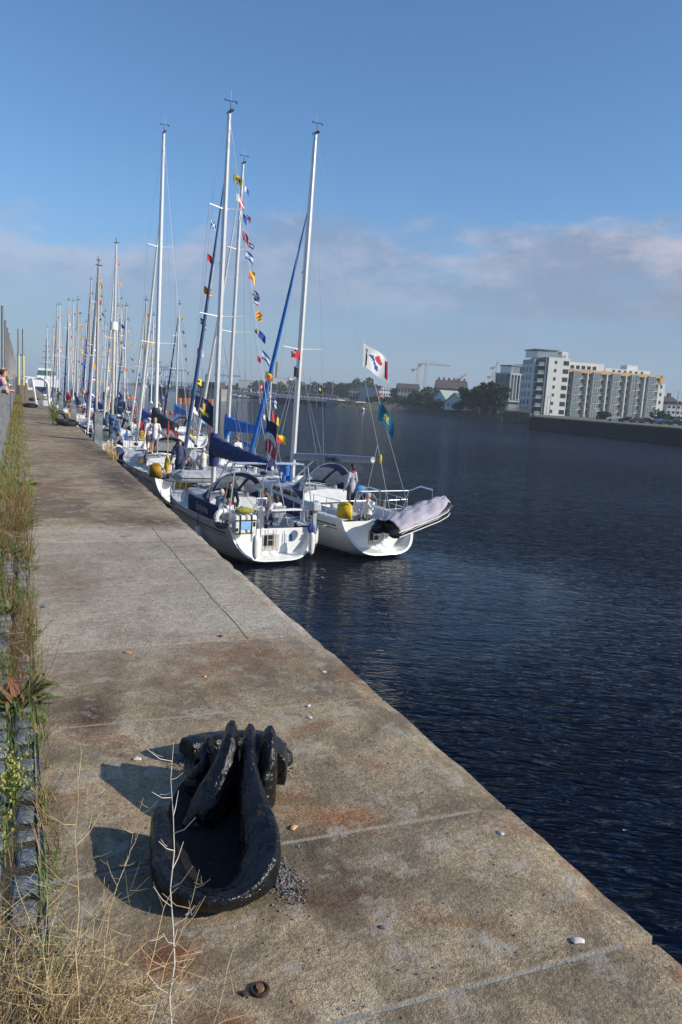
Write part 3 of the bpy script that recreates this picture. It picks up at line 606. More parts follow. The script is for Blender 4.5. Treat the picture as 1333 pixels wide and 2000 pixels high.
def yacht(name, lab, xs, ys, th, L, B_, mh, mf=.6, rake=.02, hull='hull_white', hood='navy_cloth', cover='navy_cloth', genoa='sailcloth', uv=None, near=True, stripe='stripe_dark', coverfull=True, mastm='alu', mizzen=None, boomz=2.75, boomL=None, spread=(.48, .76), seed=0, grp='sailing yachts rafted along the quay', radar=False, sb=1.0, plainboom=False, boomaz=0.0, boomup=.06, bowf=.97, deck='deck_white'):
    r_ = random.Random(seed); rt = empty(name, (xs, ys, WZ), -R(th), lab, 'sailboat', grp)
    s = L/11.0; FB = 1.12*sb*s; NS = 28 if near else 14; NU = 12 if near else 6
    def hb(t_): return B_/2*(.83+.17*math.sin(min(1, t_/.42)*math.pi/2))*(1-max(0, (t_-.42)/.58)**2.15)+.012
    def shz(t_): return FB*(1+.32*t_*t_)+.02
    def aft(t_, z): return .72*s*(max(0, z)/FB)*(1-t_)**6
    def sec(t_, a):     # a 0 at sheer .. 1 at keel
        dr = -.12+.62*math.sin(math.pi*min(1, max(0, t_*1.05)))**.8 if t_ < .96 else .05
        z = shz(t_)-(shz(t_)+dr)*math.sin(a*math.pi/2)**1.05; x = hb(t_)*max(0.0, math.cos(a*math.pi/2))**(.52 if t_ < .6 else .52+.55*(t_-.6))
        y = t_*L+aft(t_, z)-(.45*s*(1-z/FB)*max(0, t_-.75)/.25 if z < FB else 0); return x, y, z
    mb = MB()
    for sg in (-1, 1):
        mb.grid(lambda u, v: (lambda q: (sg*q[0], q[1], q[2]))(sec(u**.9, v if sg > 0 else v)), NS, NU)
        if sg > 0: pass
    mb.f = [f if k < NS*NU else f[::-1] for k, f in enumerate(mb.f)]
    hl = mb.build('hull', hull, rt)
    # stripes lie on the hull skin
    def hullstrip(nm, z0, z1, t0, t1, mt, off=.006, n=24):
        m_ = MB()
        for sg in (-1, 1):
            def f_(u, v):
                t_ = t0+(t1-t0)*u; zt = z0+(z1-z0)*v+ (shz(t_)-FB)*(1 if z0 > .4 else 0)
                lo, hi = 0.0, 1.0
                for _ in range(18):
                    mid = (lo+hi)/2
                    if sec(t_, mid)[2] > zt: lo = mid
                    else: hi = mid
                x, y, z = sec(t_, lo); return (sg*(x+off), y, z)
            m_.grid(f_, n, 2)
        return m_.build(nm, mt, hl)
    if near:
        hullstrip('cove_stripe', FB*.80, FB*.845, .05, .97, stripe); hullstrip('cove_stripe', FB*.72, FB*.74, .05, .95, stripe)
        hullstrip('boot_stripe', .02, .10, .0, .97, stripe)
    else: hullstrip('boot_stripe', .02, .14, .0, .97, stripe, n=8); hullstrip('cove_stripe', FB*.78, FB*.86, .04, .95, stripe, n=10)
    # deck with a sunk cockpit
    cw = lambda t_: hb(t_)*.60
    rows = []; nst = 40 if near else 16
    prof_n = None; m_ = MB(); ts = [0.001+.996*k/nst for k in range(nst+1)]
    for t_ in ts:
        h_, z = hb(t_), shz(t_); y = t_*L+aft(t_, z); c_ = cw(t_)
        if t_ < .36: row = [(h_, z), (h_*.86, z+.02), (c_+.10, z+.03), (c_+.06, z+.16*s), (c_-.04, z+.16*s), (c_-.06, z-.12*s), (.30*s, z-.14*s), (.28*s, z-.50*s), (0, z-.50*s)]
        else: row = [(h_, z), (h_*.86, z+.02), (c_+.10, z+.035), (c_+.06, z+.04), (c_-.04, z+.045), (c_-.06, z+.05), (.30*s*min(1, h_), z+.07), (.28*s*min(1, h_), z+.07), (0, z+.08)]
        rows.append([(-x, y, q) for x, q in row]+[(x, y, q) for x, q in reversed(row[:-1])])
    n = len(rows[0]); m_.add([p for r in rows for p in r], [(j*n+i, j*n+i+1, (j+1)*n+i+1, (j+1)*n+i) for j in range(nst) for i in range(n-1)]); m_.build('deck', deck, rt)
    # stern: rim, sloping platform, inner panel
    outl = [sec(0, a/14) for a in range(15)]; full = [(-x, y, z) for x, y, z in outl]+[(x, y, z) for x, y, z in reversed(outl[:-1])]
    cz = FB*.62; inn = [(x*.93, y+.02, cz+(z-cz)*.93) for x, y, z in full]; yi = .74*s
    rec = [(x*.97, max(y, min(yi, y+.6*s*(1-max(0, (z-.05))/FB*.8))), max(z, .22)) for x, y, z in inn]
    pan = [(x*.90, yi, max(z, .24)) for x, y, z in inn]
    n = len(full); m_ = MB(); m_.add(full+inn+rec+pan, [(i, i+1, n+i+1, n+i) for i in range(n-1)]+[(n+i, n+i+1, 2*n+i+1, 2*n+i) for i in range(n-1)]+[(2*n+i, 2*n+i+1, 3*n+i+1, 3*n+i) for i in range(n-1)]+[tuple(range(3*n, 4*n))])
    tr = m_.build('stern_scoop', 'gelcoat', rt)
    zt = FB+.02
    if near:
        MB().box((-.30*s, yi-.02, .34), (.30*s, yi-.008, .86)).build('locker_opening', 'cockpit_beige', tr, smooth=False)
        MB().box((-.26*s, yi-.03, .50), (.06*s, yi-.022, .84)).build('locker_opening', 'black_plastic', tr, smooth=False)
        MB().box((.42*s, yi-.02, .52), (.60*s, yi-.01, .88)).build('shower_hatch', 'hull_white', tr, bevel=.01); MB().box((.68*s, yi-.02, .62), (.78*s, yi-.008, .84)).build('shower_hatch', 'bright_blue_cloth', tr)
        m_ = MB()
        for x in (-.14, .14): m_.tube([(x, yi-.06, 1.05), (x, yi-.08, .45), (x, yi-.22, .34), (x+.02, yi-.42, .30)], .013, 6)
        for z in (.5, .7, .9): m_.tube([(-.14, yi-.08, z), (.14, yi-.08, z)], .011, 5)
        m_.build('swim_ladder', 'steel', tr)
    # toe rail
    for sg in (-1, 1):
        MB().tube([(sg*hb(t_)*.985, t_*L+aft(t_, shz(t_)), shz(t_)+.03) for t_ in [k/16 for k in range(17)]], .025, 5).build('toe_rail', 'alu', rt)
    # coachroof
    c0, c1 = .36, .80
    def cr(t_): return hb(t_)*.62*(1-.35*max(0, (t_-.55)/.25))
    def ch_(t_): return (.40*s)*(1-max(0, (t_-c0)/(c1-c0))**1.7)+.05
    m_ = MB(); rows = []
    for k in range(15):
        t_ = c0+(c1-c0)*k/14; z = shz(t_)+.03; c_ = cr(t_); h_ = ch_(t_); rows.append([(-c_, t_*L, z), (-c_*.93, t_*L, z+h_*.75), (-c_*.78, t_*L, z+h_*.95), (0, t_*L, z+h_*1.1), (c_*.78, t_*L, z+h_*.95), (c_*.93, t_*L, z+h_*.75), (c_, t_*L, z)])
    m_.add([p for r in rows for p in r], [(j*7+i, j*7+i+1, (j+1)*7+i+1, (j+1)*7+i) for j in range(14) for i in range(6)]+[(6, 5, 4, 3, 2, 1, 0), tuple(14*7+i for i in range(7))])
    cf_ = m_.build('coachroof', deck if near else 'gelcoat', rt)
    for sg in (-1, 1):
        for a0, a1 in (((.40, .50), (.53, .60)) if near else ((.42, .62),)):
            m_ = MB(); m_.grid(lambda u, v: (sg*(cr(a0+(a1-a0)*u)*(1-.06*(.2+.6*v)/.75)+.012), (a0+(a1-a0)*u)*L, shz(a0+(a1-a0)*u)+.03+ch_(a0+(a1-a0)*u)*(.2+.42*v)), 6, 2); m_.build('side_window', 'dark_glass', cf_)
    zr = lambda t_: shz(t_)+.03+ch_(t_)*1.08
    if near:
        for t_ in (.66, .74, .87):
            MB().box((-.26, t_*L-.26, (zr(t_) if t_ < .8 else shz(t_)+.07)), (.26, t_*L+.26, (zr(t_) if t_ < .8 else shz(t_)+.07)+.05)).build('deck_hatch', 'dark_glass', rt, bevel=.02)
        for sg in (-1, 1): MB().tube([(sg*.55*cr(.45), .42*L, zr(.42)), (sg*.55*cr(.45), .43*L, zr(.43)+.07), (sg*.5*cr(.6), .62*L, zr(.62)+.05), (sg*.5*cr(.6), .63*L, zr(.63)-.02)], .018, 5).build('grab_rail', 'steel', rt)
    # mast and spars
    my = mf*L; mz = zr(min(mf, .79))-.03; hd = Vector((0, my-rake*mh, mh)); ft = Vector((0, my, mz)); mr = .115*s if near else .10*s
    mp = lambda u: ft.lerp(hd, u)+Vector((0, .05*math.sin(u*math.pi), 0))
    mo = MB().tube([mp(k/8) for k in range(9)], [mr]*7+[mr*.85, mr*.7], 10, flat=.86).build('mast', mastm, rt)
    if near:
        MB().box((-.05, hd.y-.35, mh), (.05, hd.y+.15, mh+.05)).build('masthead_fitting', 'black_plastic', mo)
        m_ = MB(); m_.tube([hd+Vector((0, -.1, 0)), hd+Vector((0, -.1, .35))], .012, 4); m_.tube([hd+Vector((-.22, -.12, .35)), hd+Vector((.25, -.08, .40))], .012, 4); m_.ball(hd+Vector((.22, -.1, .36)), .035, 6, 5); m_.ball(hd+Vector((-.2, -.1, .38)), .03, 6, 5); m_.build('wind_vane', 'black_plastic', mo)
        MB().tube([hd+Vector((.08, .1, 0)), hd+Vector((.08, .1, .8))], .006, 4).build('aerial', 'gelcoat', mo)
        MB().tube([mp(.62)+Vector((0, mr, 0)), mp(.62)+Vector((0, mr+.1, .05))], .05, 6).build('steaming_light', 'black_plastic', mo)
    else:
        MB().tube([hd, hd+Vector((0, 0, .5))], .02, 4).build('aerial', 'black_plastic', mo); MB().box((-.18, hd.y-.05, mh+.12), (.22, hd.y+.03, mh+.17)).build('wind_vane', 'black_plastic', mo)
    if radar: MB().tube([mp(radar)+Vector((0, mr+.22, -.08)), mp(radar)+Vector((0, mr+.22, .12))], [.26, .2], 12).build('radar_dome', 'gelcoat', mo)
    tips = []
    for k, u in enumerate(spread):
        w_ = (1.05-.25*k)*B_/3.6*.88; c_ = mp(u)
        for sg in (-1, 1):
            e = c_+Vector((sg*w_, -.22, .06)); MB().tube([c_, e], [.035, .022], 5, flat=.5).build('spreader', mastm, mo); tips.append((k, sg, e))
    wr = .0075 if near else .010
    m_ = MB(); cp_ = .46
    for sg in (-1, 1):
        cpt = Vector((sg*hb(mf)*.90, my-.25, shz(mf)+.03)); prev = cpt
        for k, s2, e in tips:
            if s2 == sg: m_.tube([prev, e], wr, 3); prev = e
        m_.tube([prev, mp(.985)], wr, 3)
        if near: m_.tube([cpt+Vector((0, .15, 0)), mp(spread[0]-.01)], wr, 3); m_.tube([cpt+Vector((0, -.5, 0)), mp(spread[0]-.02)], wr, 3)
    m_.build('shrouds', 'wire', rt)
    bow = Vector((0, L*.985, shz(1)+.06)); top = mp(bowf)
    m_ = MB(); sp = [(-.35*B_*.9*.5*2*.9*.5, .5*s), (.35*B_*.9*.5*2*.9*.5, .5*s)]
    join = Vector((0, 1.0*s, FB+2.6)); m_.tube([hd, join], wr, 3); [m_.tube([join, (x*1.3, y_+.3*s, FB+.05)], wr, 3) for x, y_ in sp]; m_.build('backstay', 'wire', rt)
    m_ = MB(); d_ = (top-bow); pts = [bow+d_*u+Vector((0, -.10*math.sin(u*3.14), -.0)) for u in [k/14 for k in range(15)]]
    rr_ = [.03, .085, .095, .095, .09, .085, .08, .075, .07, .062, .055, .045, .035, .022, .012]; rr_ = [q*s*1.0 for q in rr_]
    if uv:
        m_.tube(pts, rr_, 12); gen = m_.build('furled_genoa', [uv, genoa], rt); me_ = gen.data; vals = []
        for k, p_ in enumerate(me_.polygons): seg = k//12; a = k % 12; vals.append(1 if ((seg*2+a) % 12) < 2 and seg % 3 == 0 else 0)
        me_.polygons.foreach_set('material_index', vals)
    else: m_.tube(pts, rr_, 8); m_.build('furled_genoa', genoa, rt)
    MB().tube([bow+Vector((0, -.02, .12)), bow+Vector((0, -.03, .26))], .11*s, 10).build('furling_drum', 'black_plastic', rt)
    # boom and stowed main
    bl = boomL or .36*L; bz = boomz*s+.1; b0 = Vector((0, my-.18, bz)); b1 = Vector((math.sin(boomaz)*bl, my-.18-bl*math.cos(boomaz), bz+boomup)); MB().tube([b0, b1], .075*s, 8, flat=.7).build('boom', mastm, rt)
    if cover:
        m_ = MB(); n = 10; vs = []; cm = cover
        for i in range(15):
            u = i/14; c_ = b0.lerp(b1, u*.985)+Vector((0, .10 if i == 0 else 0, .0)); hh = s*(.42*(1-u)**1.3+.36)*(1 if coverfull else .8)*(1+.06*math.sin(i*2.3)); ww = s*(.23*(1-.35*u)); 
            for k in range(n): a = 2*math.pi*k/n; vs.append((c_.x+ww*math.cos(a)*(1+.1*math.sin(3*a+i)), c_.y, c_.z-.10+hh*(.5+.5*math.sin(a))))
        m_.add(vs, [(i*n+k, i*n+(k+1) % n, (i+1)*n+(k+1) % n, (i+1)*n+k) for i in range(14) for k in range(n)]+[tuple(range(n)), tuple(range(14*n, 15*n))])
        if coverfull: m_.tube([(0, my+.02, bz-.5*s), (0, my+.03, bz), (0, my+.0, bz+.75*s), (0, my-.02, bz+.85*s)], [.17*s, .22*s, .19*s, .11*s], 10)
        m_.build('sail_cover', cm, rt)
        MB().tube([b1+Vector((0, .1, 0)), mp(.97)], wr*.8, 3).build('topping_lift', 'wire', rt)
    MB().tube([b0.lerp(b1, .3), (0, my-.15, mz+.15)], .03*s, 5).build('vang', 'alu', rt)
    # sprayhood
    if hood:
        hy0, hy1 = .36*L, .36*L+1.25*s; hw = cw(.36)*1.02; z0 = FB+.14*s; hh = 1.36*s
        def f_(u, v):     # v 0 aft hoop .. 1 front
            a = math.pi*u; k = (1-.62*v**1.4); return (-hw*math.cos(a)*(1-.08*v)*(1.0 if abs(math.cos(a)) < .98 else 1), hy0+(hy1-hy0)*v-.30*s*math.sin(a)*(1-v)*.6, z0+hh*k*abs(math.sin(a))**.62+.02)
        wn = lambda u, v: 1 if ((.36 < v < .93 and (.12 < u < .30 or .34 < u < .66 or .70 < u < .88)) or (v < .3 and v > .06 and (.04 < u < .2 or .8 < u < .96))) else 0
        m_ = MB(); m_.grid(f_, 26 if near else 14, 12 if near else 6, mf=wn); m_.build('sprayhood', [hood, 'vinyl'], rt, solid=.012)
        MB().tube([f_(k/20, 0) for k in range(21)], .018, 6).build('sprayhood_hoop', 'steel', rt)
    # cockpit
    if near:
        yb = 1.55*s; MB().tube([(-.0, yb, FB-.35), (0, yb, FB+.55)], [.10, .07], 8).build('steering_pedestal', 'gelcoat', rt)
        wl = empty('steering_wheel', (0, yb-.14, FB+.42)); wl.parent = rt; MB().torus((0, 0, 0), .42*s, .014, (0, 1, 0), 24, 6).build('rim', 'steel', wl); m_ = MB(); [m_.tube([(0, 0, 0), (.42*s*math.cos(a), 0, .42*s*math.sin(a))], .008, 4) for a in [k*math.pi/3 for k in range(6)]]; m_.build('spokes', 'steel', wl)
        MB().box((-.19, yb+.06, FB+.55), (.19, yb+.12, FB+.86)).build('chart_plotter', 'gelcoat', rt, bevel=.02); MB().box((-.15, yb+.05, FB+.59), (.15, yb+.058, FB+.82)).build('plotter_screen', mat('screen', (.04, .05, .14), .1), rt, smooth=False)
        for sg in (-1, 1):
            MB().tube([(sg*cw(.25)*1.07, .27*L, FB+.19*s), (sg*cw(.25)*1.07, .27*L, FB+.33*s)], [.09, .075], 10).build('winch', 'steel', rt); MB().tube([(sg*.42, .37*L, zr(.37)), (sg*.42, .37*L, zr(.37)+.13)], [.08, .065], 10).build('winch', 'steel', rt)
    # guardrails
    gh = .60*s
    ed = lambda t_, sg, z: (sg*hb(t_)*.95, t_*L+aft(t_, shz(t_)), shz(t_)+z)
    tl_ = [.20, .34, .48, .62, .76]
    for sg in (-1, 1):
        m_ = MB(); [m_.tube([ed(t_, sg, 0), ed(t_, sg, gh)], .014, 5) for t_ in tl_]; m_.build('stanchions', 'steel', rt)
        m_ = MB(); [m_.tube([ed(t_, sg, z) for t_ in [.10]+tl_+[.90]], .006 if near else .008, 3) for z in (gh*.5, gh)]; m_.build('guard_wires', 'wire', rt)
        m_ = MB(); q = [ed(.03, sg, gh), ed(.12, sg, gh)]; m_.tube([(sg*.36*s, .03*L+aft(.03, FB), FB+gh)]+q+[ed(.12, sg, 0)], .015, 6); m_.tube([ed(.03, sg, 0), ed(.03, sg, gh)], .015, 6); m_.tube([(sg*.36*s, .03*L+aft(.03, FB), FB+gh), (sg*.36*s, .03*L+aft(.03, FB), FB+.05)], .015, 6); m_.tube([(sg*.36*s, .03*L+aft(.03, FB), FB+gh*.5), ed(.03, sg, gh*.5), ed(.12, sg, gh*.5)], .012, 5); m_.build('pushpit', 'steel', rt)
    m_ = MB(); m_.tube([ed(.90, -1, 0), ed(.90, -1, gh), (-.10, L*1.0, shz(1)+gh), (.10, L*1.0, shz(1)+gh), ed(.90, 1, gh), ed(.90, 1, 0)], .015, 6); m_.tube([(-.08, L*.99, shz(1)), (-.1, L*1.0, shz(1)+gh)], .013, 5); m_.tube([(.08, L*.99, shz(1)), (.1, L*1.0, shz(1)+gh)], .013, 5); m_.build('pulpit', 'steel', rt)
    if mizzen:
        my2, mh2 = mizzen; z2 = FB+.1; MB().tube([(0, my2, z2), (0, my2-.1, mh2)], .07, 8).build('mizzen_mast', mastm, rt); m_ = MB(); m_.tube([(0, my2-.1, z2+1.3), (0, my2-2.2, z2+1.35)], .05, 6)
        m_.build('mizzen_boom', mastm, rt); MB().tube([(0, my2+.05, z2+.9), (0, my2-.1, z2+2.2), (0, my2-.9, z2+1.6), (0, my2-2.0, z2+1.45)], [.18, .2, .22, .1], 8).build('mizzen_cover', cover or 'navy_cloth', rt)
        m_ = MB(); [m_.tube([(sg*hb(.1)*.9, my2, FB), (sg*.5, my2, (mh2+z2)*.62), (0, my2-.1, mh2)], .009, 3) for sg in (-1, 1)]; m_.tube([(-.5, my2, (mh2+z2)*.62), (.5, my2, (mh2+z2)*.62)], .02, 4); m_.build('mizzen_shrouds', 'wire', rt)
    mw = Matrix.Translation((xs, ys, WZ)) @ Matrix.Rotation(-R(th), 4, 'Z')
    info = dict(rt=rt, mw=mw, L=L, B=B_, FB=FB, s=s, hd=mw @ hd, bow=mw @ bow, join=mw @ join, mp=lambda u: mw @ mp(u), tips=[mw @ e for _, _, e in tips], ed=lambda t_, sg, z: mw @ Vector(ed(t_, sg, z)), pt=lambda x, y, z: mw @ Vector((x, y, z)), b0=mw @ b0, b1=mw @ b1, zr=zr, hb=hb, shz=shz, th=-R(th), yi=yi, cw=cw)
    return info
def fender(p_, h, r_, lab, mt='fender_white', tilt=0):
    rt = empty('fender', p_, 0, lab, 'fender', 'fenders hanging from the yachts'); MB().tube([(0, 0, -h), (0, 0, -h*.75), (0, 0, -h*.25), (0, 0, 0)], [r_*.8, r_, r_, r_*.8], 12, round_=True).build('bladder', mt, rt)
    MB().tube([(0, 0, 0), (0, 0, .12), (0, 0, .5)], [.03, .012, .012], 6).build('lanyard', 'rope_dark', rt); MB().tube([(0, 0, -h-.14*r_*8), (0, 0, -h)], .03, 6).build('end_eye', mat('blue_plastic', (.02, .08, .3), .5).name, rt)
def horseshoe(p_, az, lab, mt='ochre_pvc', h=.62, fat=.11):
    rt = empty('horseshoe_buoy', p_, az, lab, 'lifebuoy', 'life buoys on the stern rails'); pts = [(.2*math.cos(a), 0, .28*h+.30*h*math.sin(a)) for a in [R(q) for q in range(-10, 191, 20)]]
    pts = [(.2, 0, -.42*h)]+pts+[(-.2, 0, -.42*h), (.2, 0, -.40*h)]; MB().tube(pts, fat, 10, round_=True).build('buoy', mt, rt); m_ = MB(); m_.quad((-.27, -.02, -.42*h), (.27, -.02, -.42*h), (.25, -.02, .5*h), (-.25, -.02, .5*h)); m_.build('cover_panel', mt, rt, solid=fat*1.8)
    MB().box((-.10, -fat*.9-.012, .0), (.10, -fat*.9-.003, .07)).build('label_patch', 'black_plastic' if 'white' in mt else 'rusty', rt)
def rope(name, pts, r_, mt, lab, cat='rope'):
    o = MB().tube(pts, r_, 6).build(name, mt); return tag(o, lab, cat)
def sagline(a, b_, sag=.3, n=10): a = Vector(a); b_ = Vector(b_); return [a.lerp(b_, k/n)-Vector((0, 0, sag*4*(k/n)*(1-k/n))) for k in range(n+1)]

# ---- boat A : nearest, white, navy covers
A = yacht('sailing_yacht', 'nearest white yacht, with steel stern arch and navy sail cover, at the quay', 7.50, 22.4, -6.4, 10.5, 3.36, 14.94, .60, .022, uv='dull_blue_cloth', hood='navy_cloth', cover='navy_cloth', seed=1, boomL=5.3, boomz=2.95, bowf=.88)
f = A['ed']; rtA = A['rt']
# cockpit dodger cloths with the name
def dodger(Bt, sg, t0, t1, txt, size, mt='navy_cloth'):
    FBd = Bt['FB']; mwi = Bt['mw'].inverted(); P_ = lambda t_, z: mwi @ Bt['ed'](t_, sg, z)
    m_ = MB(); m_.grid(lambda u, v: P_(t0+(t1-t0)*u, .03+.56*Bt['s']*v)+Vector((sg*.012, 0, 0)), 8, 3); d = m_.build('dodger_cloth', mt, Bt['rt'], solid=.008)
    if txt:
        a, b_ = P_(t0+.12*(t1-t0), .29), P_(t1-.12*(t1-t0), .29); c_ = (a+b_)/2; ux = ((a-b_) if sg > 0 else (b_-a)); 
        ux = (a-b_).normalized() if sg < 0 else (b_-a).normalized(); uz = Vector((0, 0, 1)); un = ux.cross(uz)
        mrot = Matrix((ux, uz-ux*uz.dot(ux), un)).transposed().to_3x3(); tx = text('name_lettering', txt, size, 'flag_W' if mt != 'sailcloth' else 'stripe_dark', Bt['rt'], c_+Vector((sg*.035, 0, 0)), mrot, bold=.006); tx.data.materials[0] = MATS['grey_lettering']
mat('grey_lettering', (.42, .43, .47), .6)
dodger(A, -1, .125, .40, 'Enigma', .36); dodger(A, 1, .125, .40, None, .3)
# stern arch
m_ = MB(); ya = 1.25; zt = A['FB']+2.02; wa = 1.26
for yq, tq in ((.75, 0), (1.35, 0)):
    m_.tube([(-1.45, yq-.1, A['FB']), (-1.42, yq, A['FB']+.6), (-wa, ya+.1 if tq else yq*.4+.55, zt-.08), (-wa+.12, ya, zt)], .024, 6); m_.tube([(1.45, yq-.1, A['FB']), (1.42, yq, A['FB']+.6), (wa, yq*.4+.55, zt-.08), (wa-.12, ya, zt)], .024, 6)
for yq in (ya-.28, ya+.05): m_.tube([(-wa+.1, yq, zt), (wa-.1, yq, zt)], .028, 6)
m_.tube([(-wa+.1, ya-.28, zt), (-wa+.1, ya+.05, zt)], .024, 6); m_.tube([(wa-.1, ya-.28, zt), (wa-.1, ya+.05, zt)], .024, 6); m_.build('stern_arch', 'steel', rtA)
MB().tube([(-.05, ya-.1, zt), (-.05, ya-.1, zt+2.6)], .018, 5).build('aerial_pole', 'mast_white', rtA)
MB().box((-.1, .52, A['FB']+.58), (.98, .60, A['FB']+.63)).build('stern_seat_bar', 'gelcoat', rtA)
MB().tube([(-.45, .5, A['FB']-.25), (-.45, .5, A['FB']+1.75), ], .022, 6).build('davit_post', 'steel', rtA); MB().ball((-.45, .5, A['FB']+1.78), (.12, .12, .07)).build('gps_puck', 'black_plastic', rtA)
# liferaft canister
p_ = A['pt'](-1.10, .30, A['FB']+.26); lr = empty('liferaft_canister', p_, A['th'], 'white strapped liferaft canister on the port stern rail of the nearest yacht', 'liferaft')
MB().box((-.36, -.15, -.30), (-.012, .15, .26)).build('shell_half', 'gelcoat', lr, bevel=.05); MB().box((.012, -.15, -.30), (.36, .15, .26)).build('shell_half', 'gelcoat', lr, bevel=.05)
MB().box((-.17, -.165, -.17), (.17, -.152, .10)).build('label_panel', 'flag_L', lr, smooth=False); m_ = MB(); [m_.box((x, -.175, -.31), (x+.03, .16, .27)) for x in (-.2, .17)]; m_.box((-.37, -.178, .10), (.37, -.166, .13)); m_.build('strap', 'black_plastic', lr, smooth=False)
MB().tube([(-.3, 0, -.33), (.3, 0, -.33)], .02, 6).build('cradle', 'steel', lr); MB().box((-.33, -.165, -.22), (-.25, -.152, -.12)).build('vent', 'black_plastic', lr, smooth=False); MB().box((.24, -.165, -.08), (.31, -.152, .06)).build('vent', 'black_plastic', lr, smooth=False)
# white horseshoe with cover, name side
rt_ = empty('horseshoe_buoy', A['pt'](-1.56, .98, A['FB']+.30), A['th']+.25, 'white ring shaped lifebuoy beside the navy name cloth', 'lifebuoy', 'life buoys on the stern rails')
MB().torus((0, 0, 0), .24, .09, (0, 1, 0), 22, 8).build('ring', 'fender_white', rt_); MB().torus((0, 0, 0), .24, .095, (0, 1, 0), 6, 8, R(200), R(340)).build('mesh_band', 'galv_dark', rt_)
tag(MB().ball(A['pt'](-.98, .62, A['FB']+.60), (.30, .16, .11), 12, 7).build('rope_bag', mat('olive_yellow', (.35, .33, .04), .8, var=.4, vs=25, bump=.01)), 'yellow green coiled rope bundle on top of the liferaft canister', 'rope')
fender(A['pt'](-.80, .05, A['FB']-.16), .56, .105, 'white fender hanging on the left of the stern of the nearest yacht'); fender(A['pt'](1.14, .06, A['FB']-.14), .56, .105, 'white fender hanging on the right corner of the stern of the nearest yacht')
fender(A['pt'](-1.80, 2.6, .75), .55, .13, 'white fender between the hull of the nearest yacht and the quay'); fender(A['pt'](-1.80, 7.0, .95), .5, .12, 'white fender near the bow of the nearest yacht against the quay')
fender(A['pt'](1.86, 1.3, .95), .62, .14, 'white fender between the two nearest yachts')
tag(MB().ball(A['pt'](1.22, .30, A['FB']+.02), (.13, .11, .17), 8, 7).build('blue_bundle', 'blue_cloth'), 'small crumpled blue cloth bundle on the right stern corner of the nearest yacht', 'cloth')
# outboard on the stern rail
ob = empty('outboard_motor', A['pt'](1.42, .55, A['FB']+.52), A['th'], 'grey outboard motor clamped to the stern rail of the nearest yacht', 'outboard motor')
MB().box((-.17, -.24, .04), (.17, .20, .34), taper=.85).build('cowling', mat('cowl_grey', (.42, .44, .44), .35).name, ob, bevel=.06); MB().box((-.07, -.08, -.55), (.07, .06, .05)).build('shaft_leg', 'cowl_grey', ob, bevel=.02); MB().box((-.12, -.02, -.12), (.12, .12, .1)).build('clamp_bracket', 'black_plastic', ob, bevel=.01); m_ = MB(); [m_.box((-.015+.1*0, -.16, -.62), (.015, .16, -.56)) for _ in (0,)]; m_.ball((0, -.1, -.66), (.05, .14, .05)); m_.build('propeller_housing', 'cowl_grey', ob)
MB().box((1.36, .5, A['FB']+.30), (1.48, .62, A['FB']+.56)).build('outboard_bracket', 'teak', rtA)
tag(MB().tube([A['pt'](1.5+.09*math.cos(k*.9), .7, A['FB']+.1+.22*math.sin(k*.9)) for k in range(42)], .016, 5).build('rope_coil', 'rope_pale'), 'pale coiled ropes hanging under the outboard motor', 'rope')
# whip and danbuoy
bunting(A['hd']+Vector((0, 0, -.9)), A['pt'](.3, .9, A['FB']+2.1), 14, 'signal flags from the mast top to the stern of the nearest yacht', 101, .27, ['yblack', 'whitered', 'swallow', 'redw', 'bluewhite', 'redyellow', 'saltire', 'diag', 'blue', 'bluewhite', 'rywedge', 'check', 'rby', 'redyellow', 'saltire_w'], az=-.25, sag=.2, u0=.08, u1=.95)
bunting(A['mp'](.80)+Vector((-.35, .3, 0)), A['bow']+Vector((.15, -.3, 1.1)), 8, 'string of signal flags from upper mast to bow of the nearest yacht', 102, .26, ['saltire', 'red', 'diag', 'tri', 'redwhite', 'yblack', 'white', 'half_yb'], az=.1, sag=-.2)
fl = empty('club_flag', A['bow']+Vector((.30, -.9, 3.6)), 0, 'dark navy flag with a yellow emblem flying near the bow of the nearest yacht', 'flag'); flagcloth('cloth', lambda u, v: 'Y' if ((abs(u-.45) < .07 and .25 < v < .75) or (abs(v-.62) < .06 and .25 < u < .65)) else 'N', .95, .85, fl, (0, 0, 0), -.25, .35, 5); MB().tube([(0, 0, -1.2), (0, 0, .1)], .012, 5).build('halyard', 'wire', fl)
fl = empty('ensign', A['pt'](-.1, ya, A['FB']+3.5), 0, 'black, white and red ensign hanging above the blue covered boom', 'flag'); flagcloth('cloth', lambda u, v: 'N' if v < .45 else ('W' if v < .6 else 'R'), .5, 1.1, fl, (0, 0, 0), -.9, .9, 9)
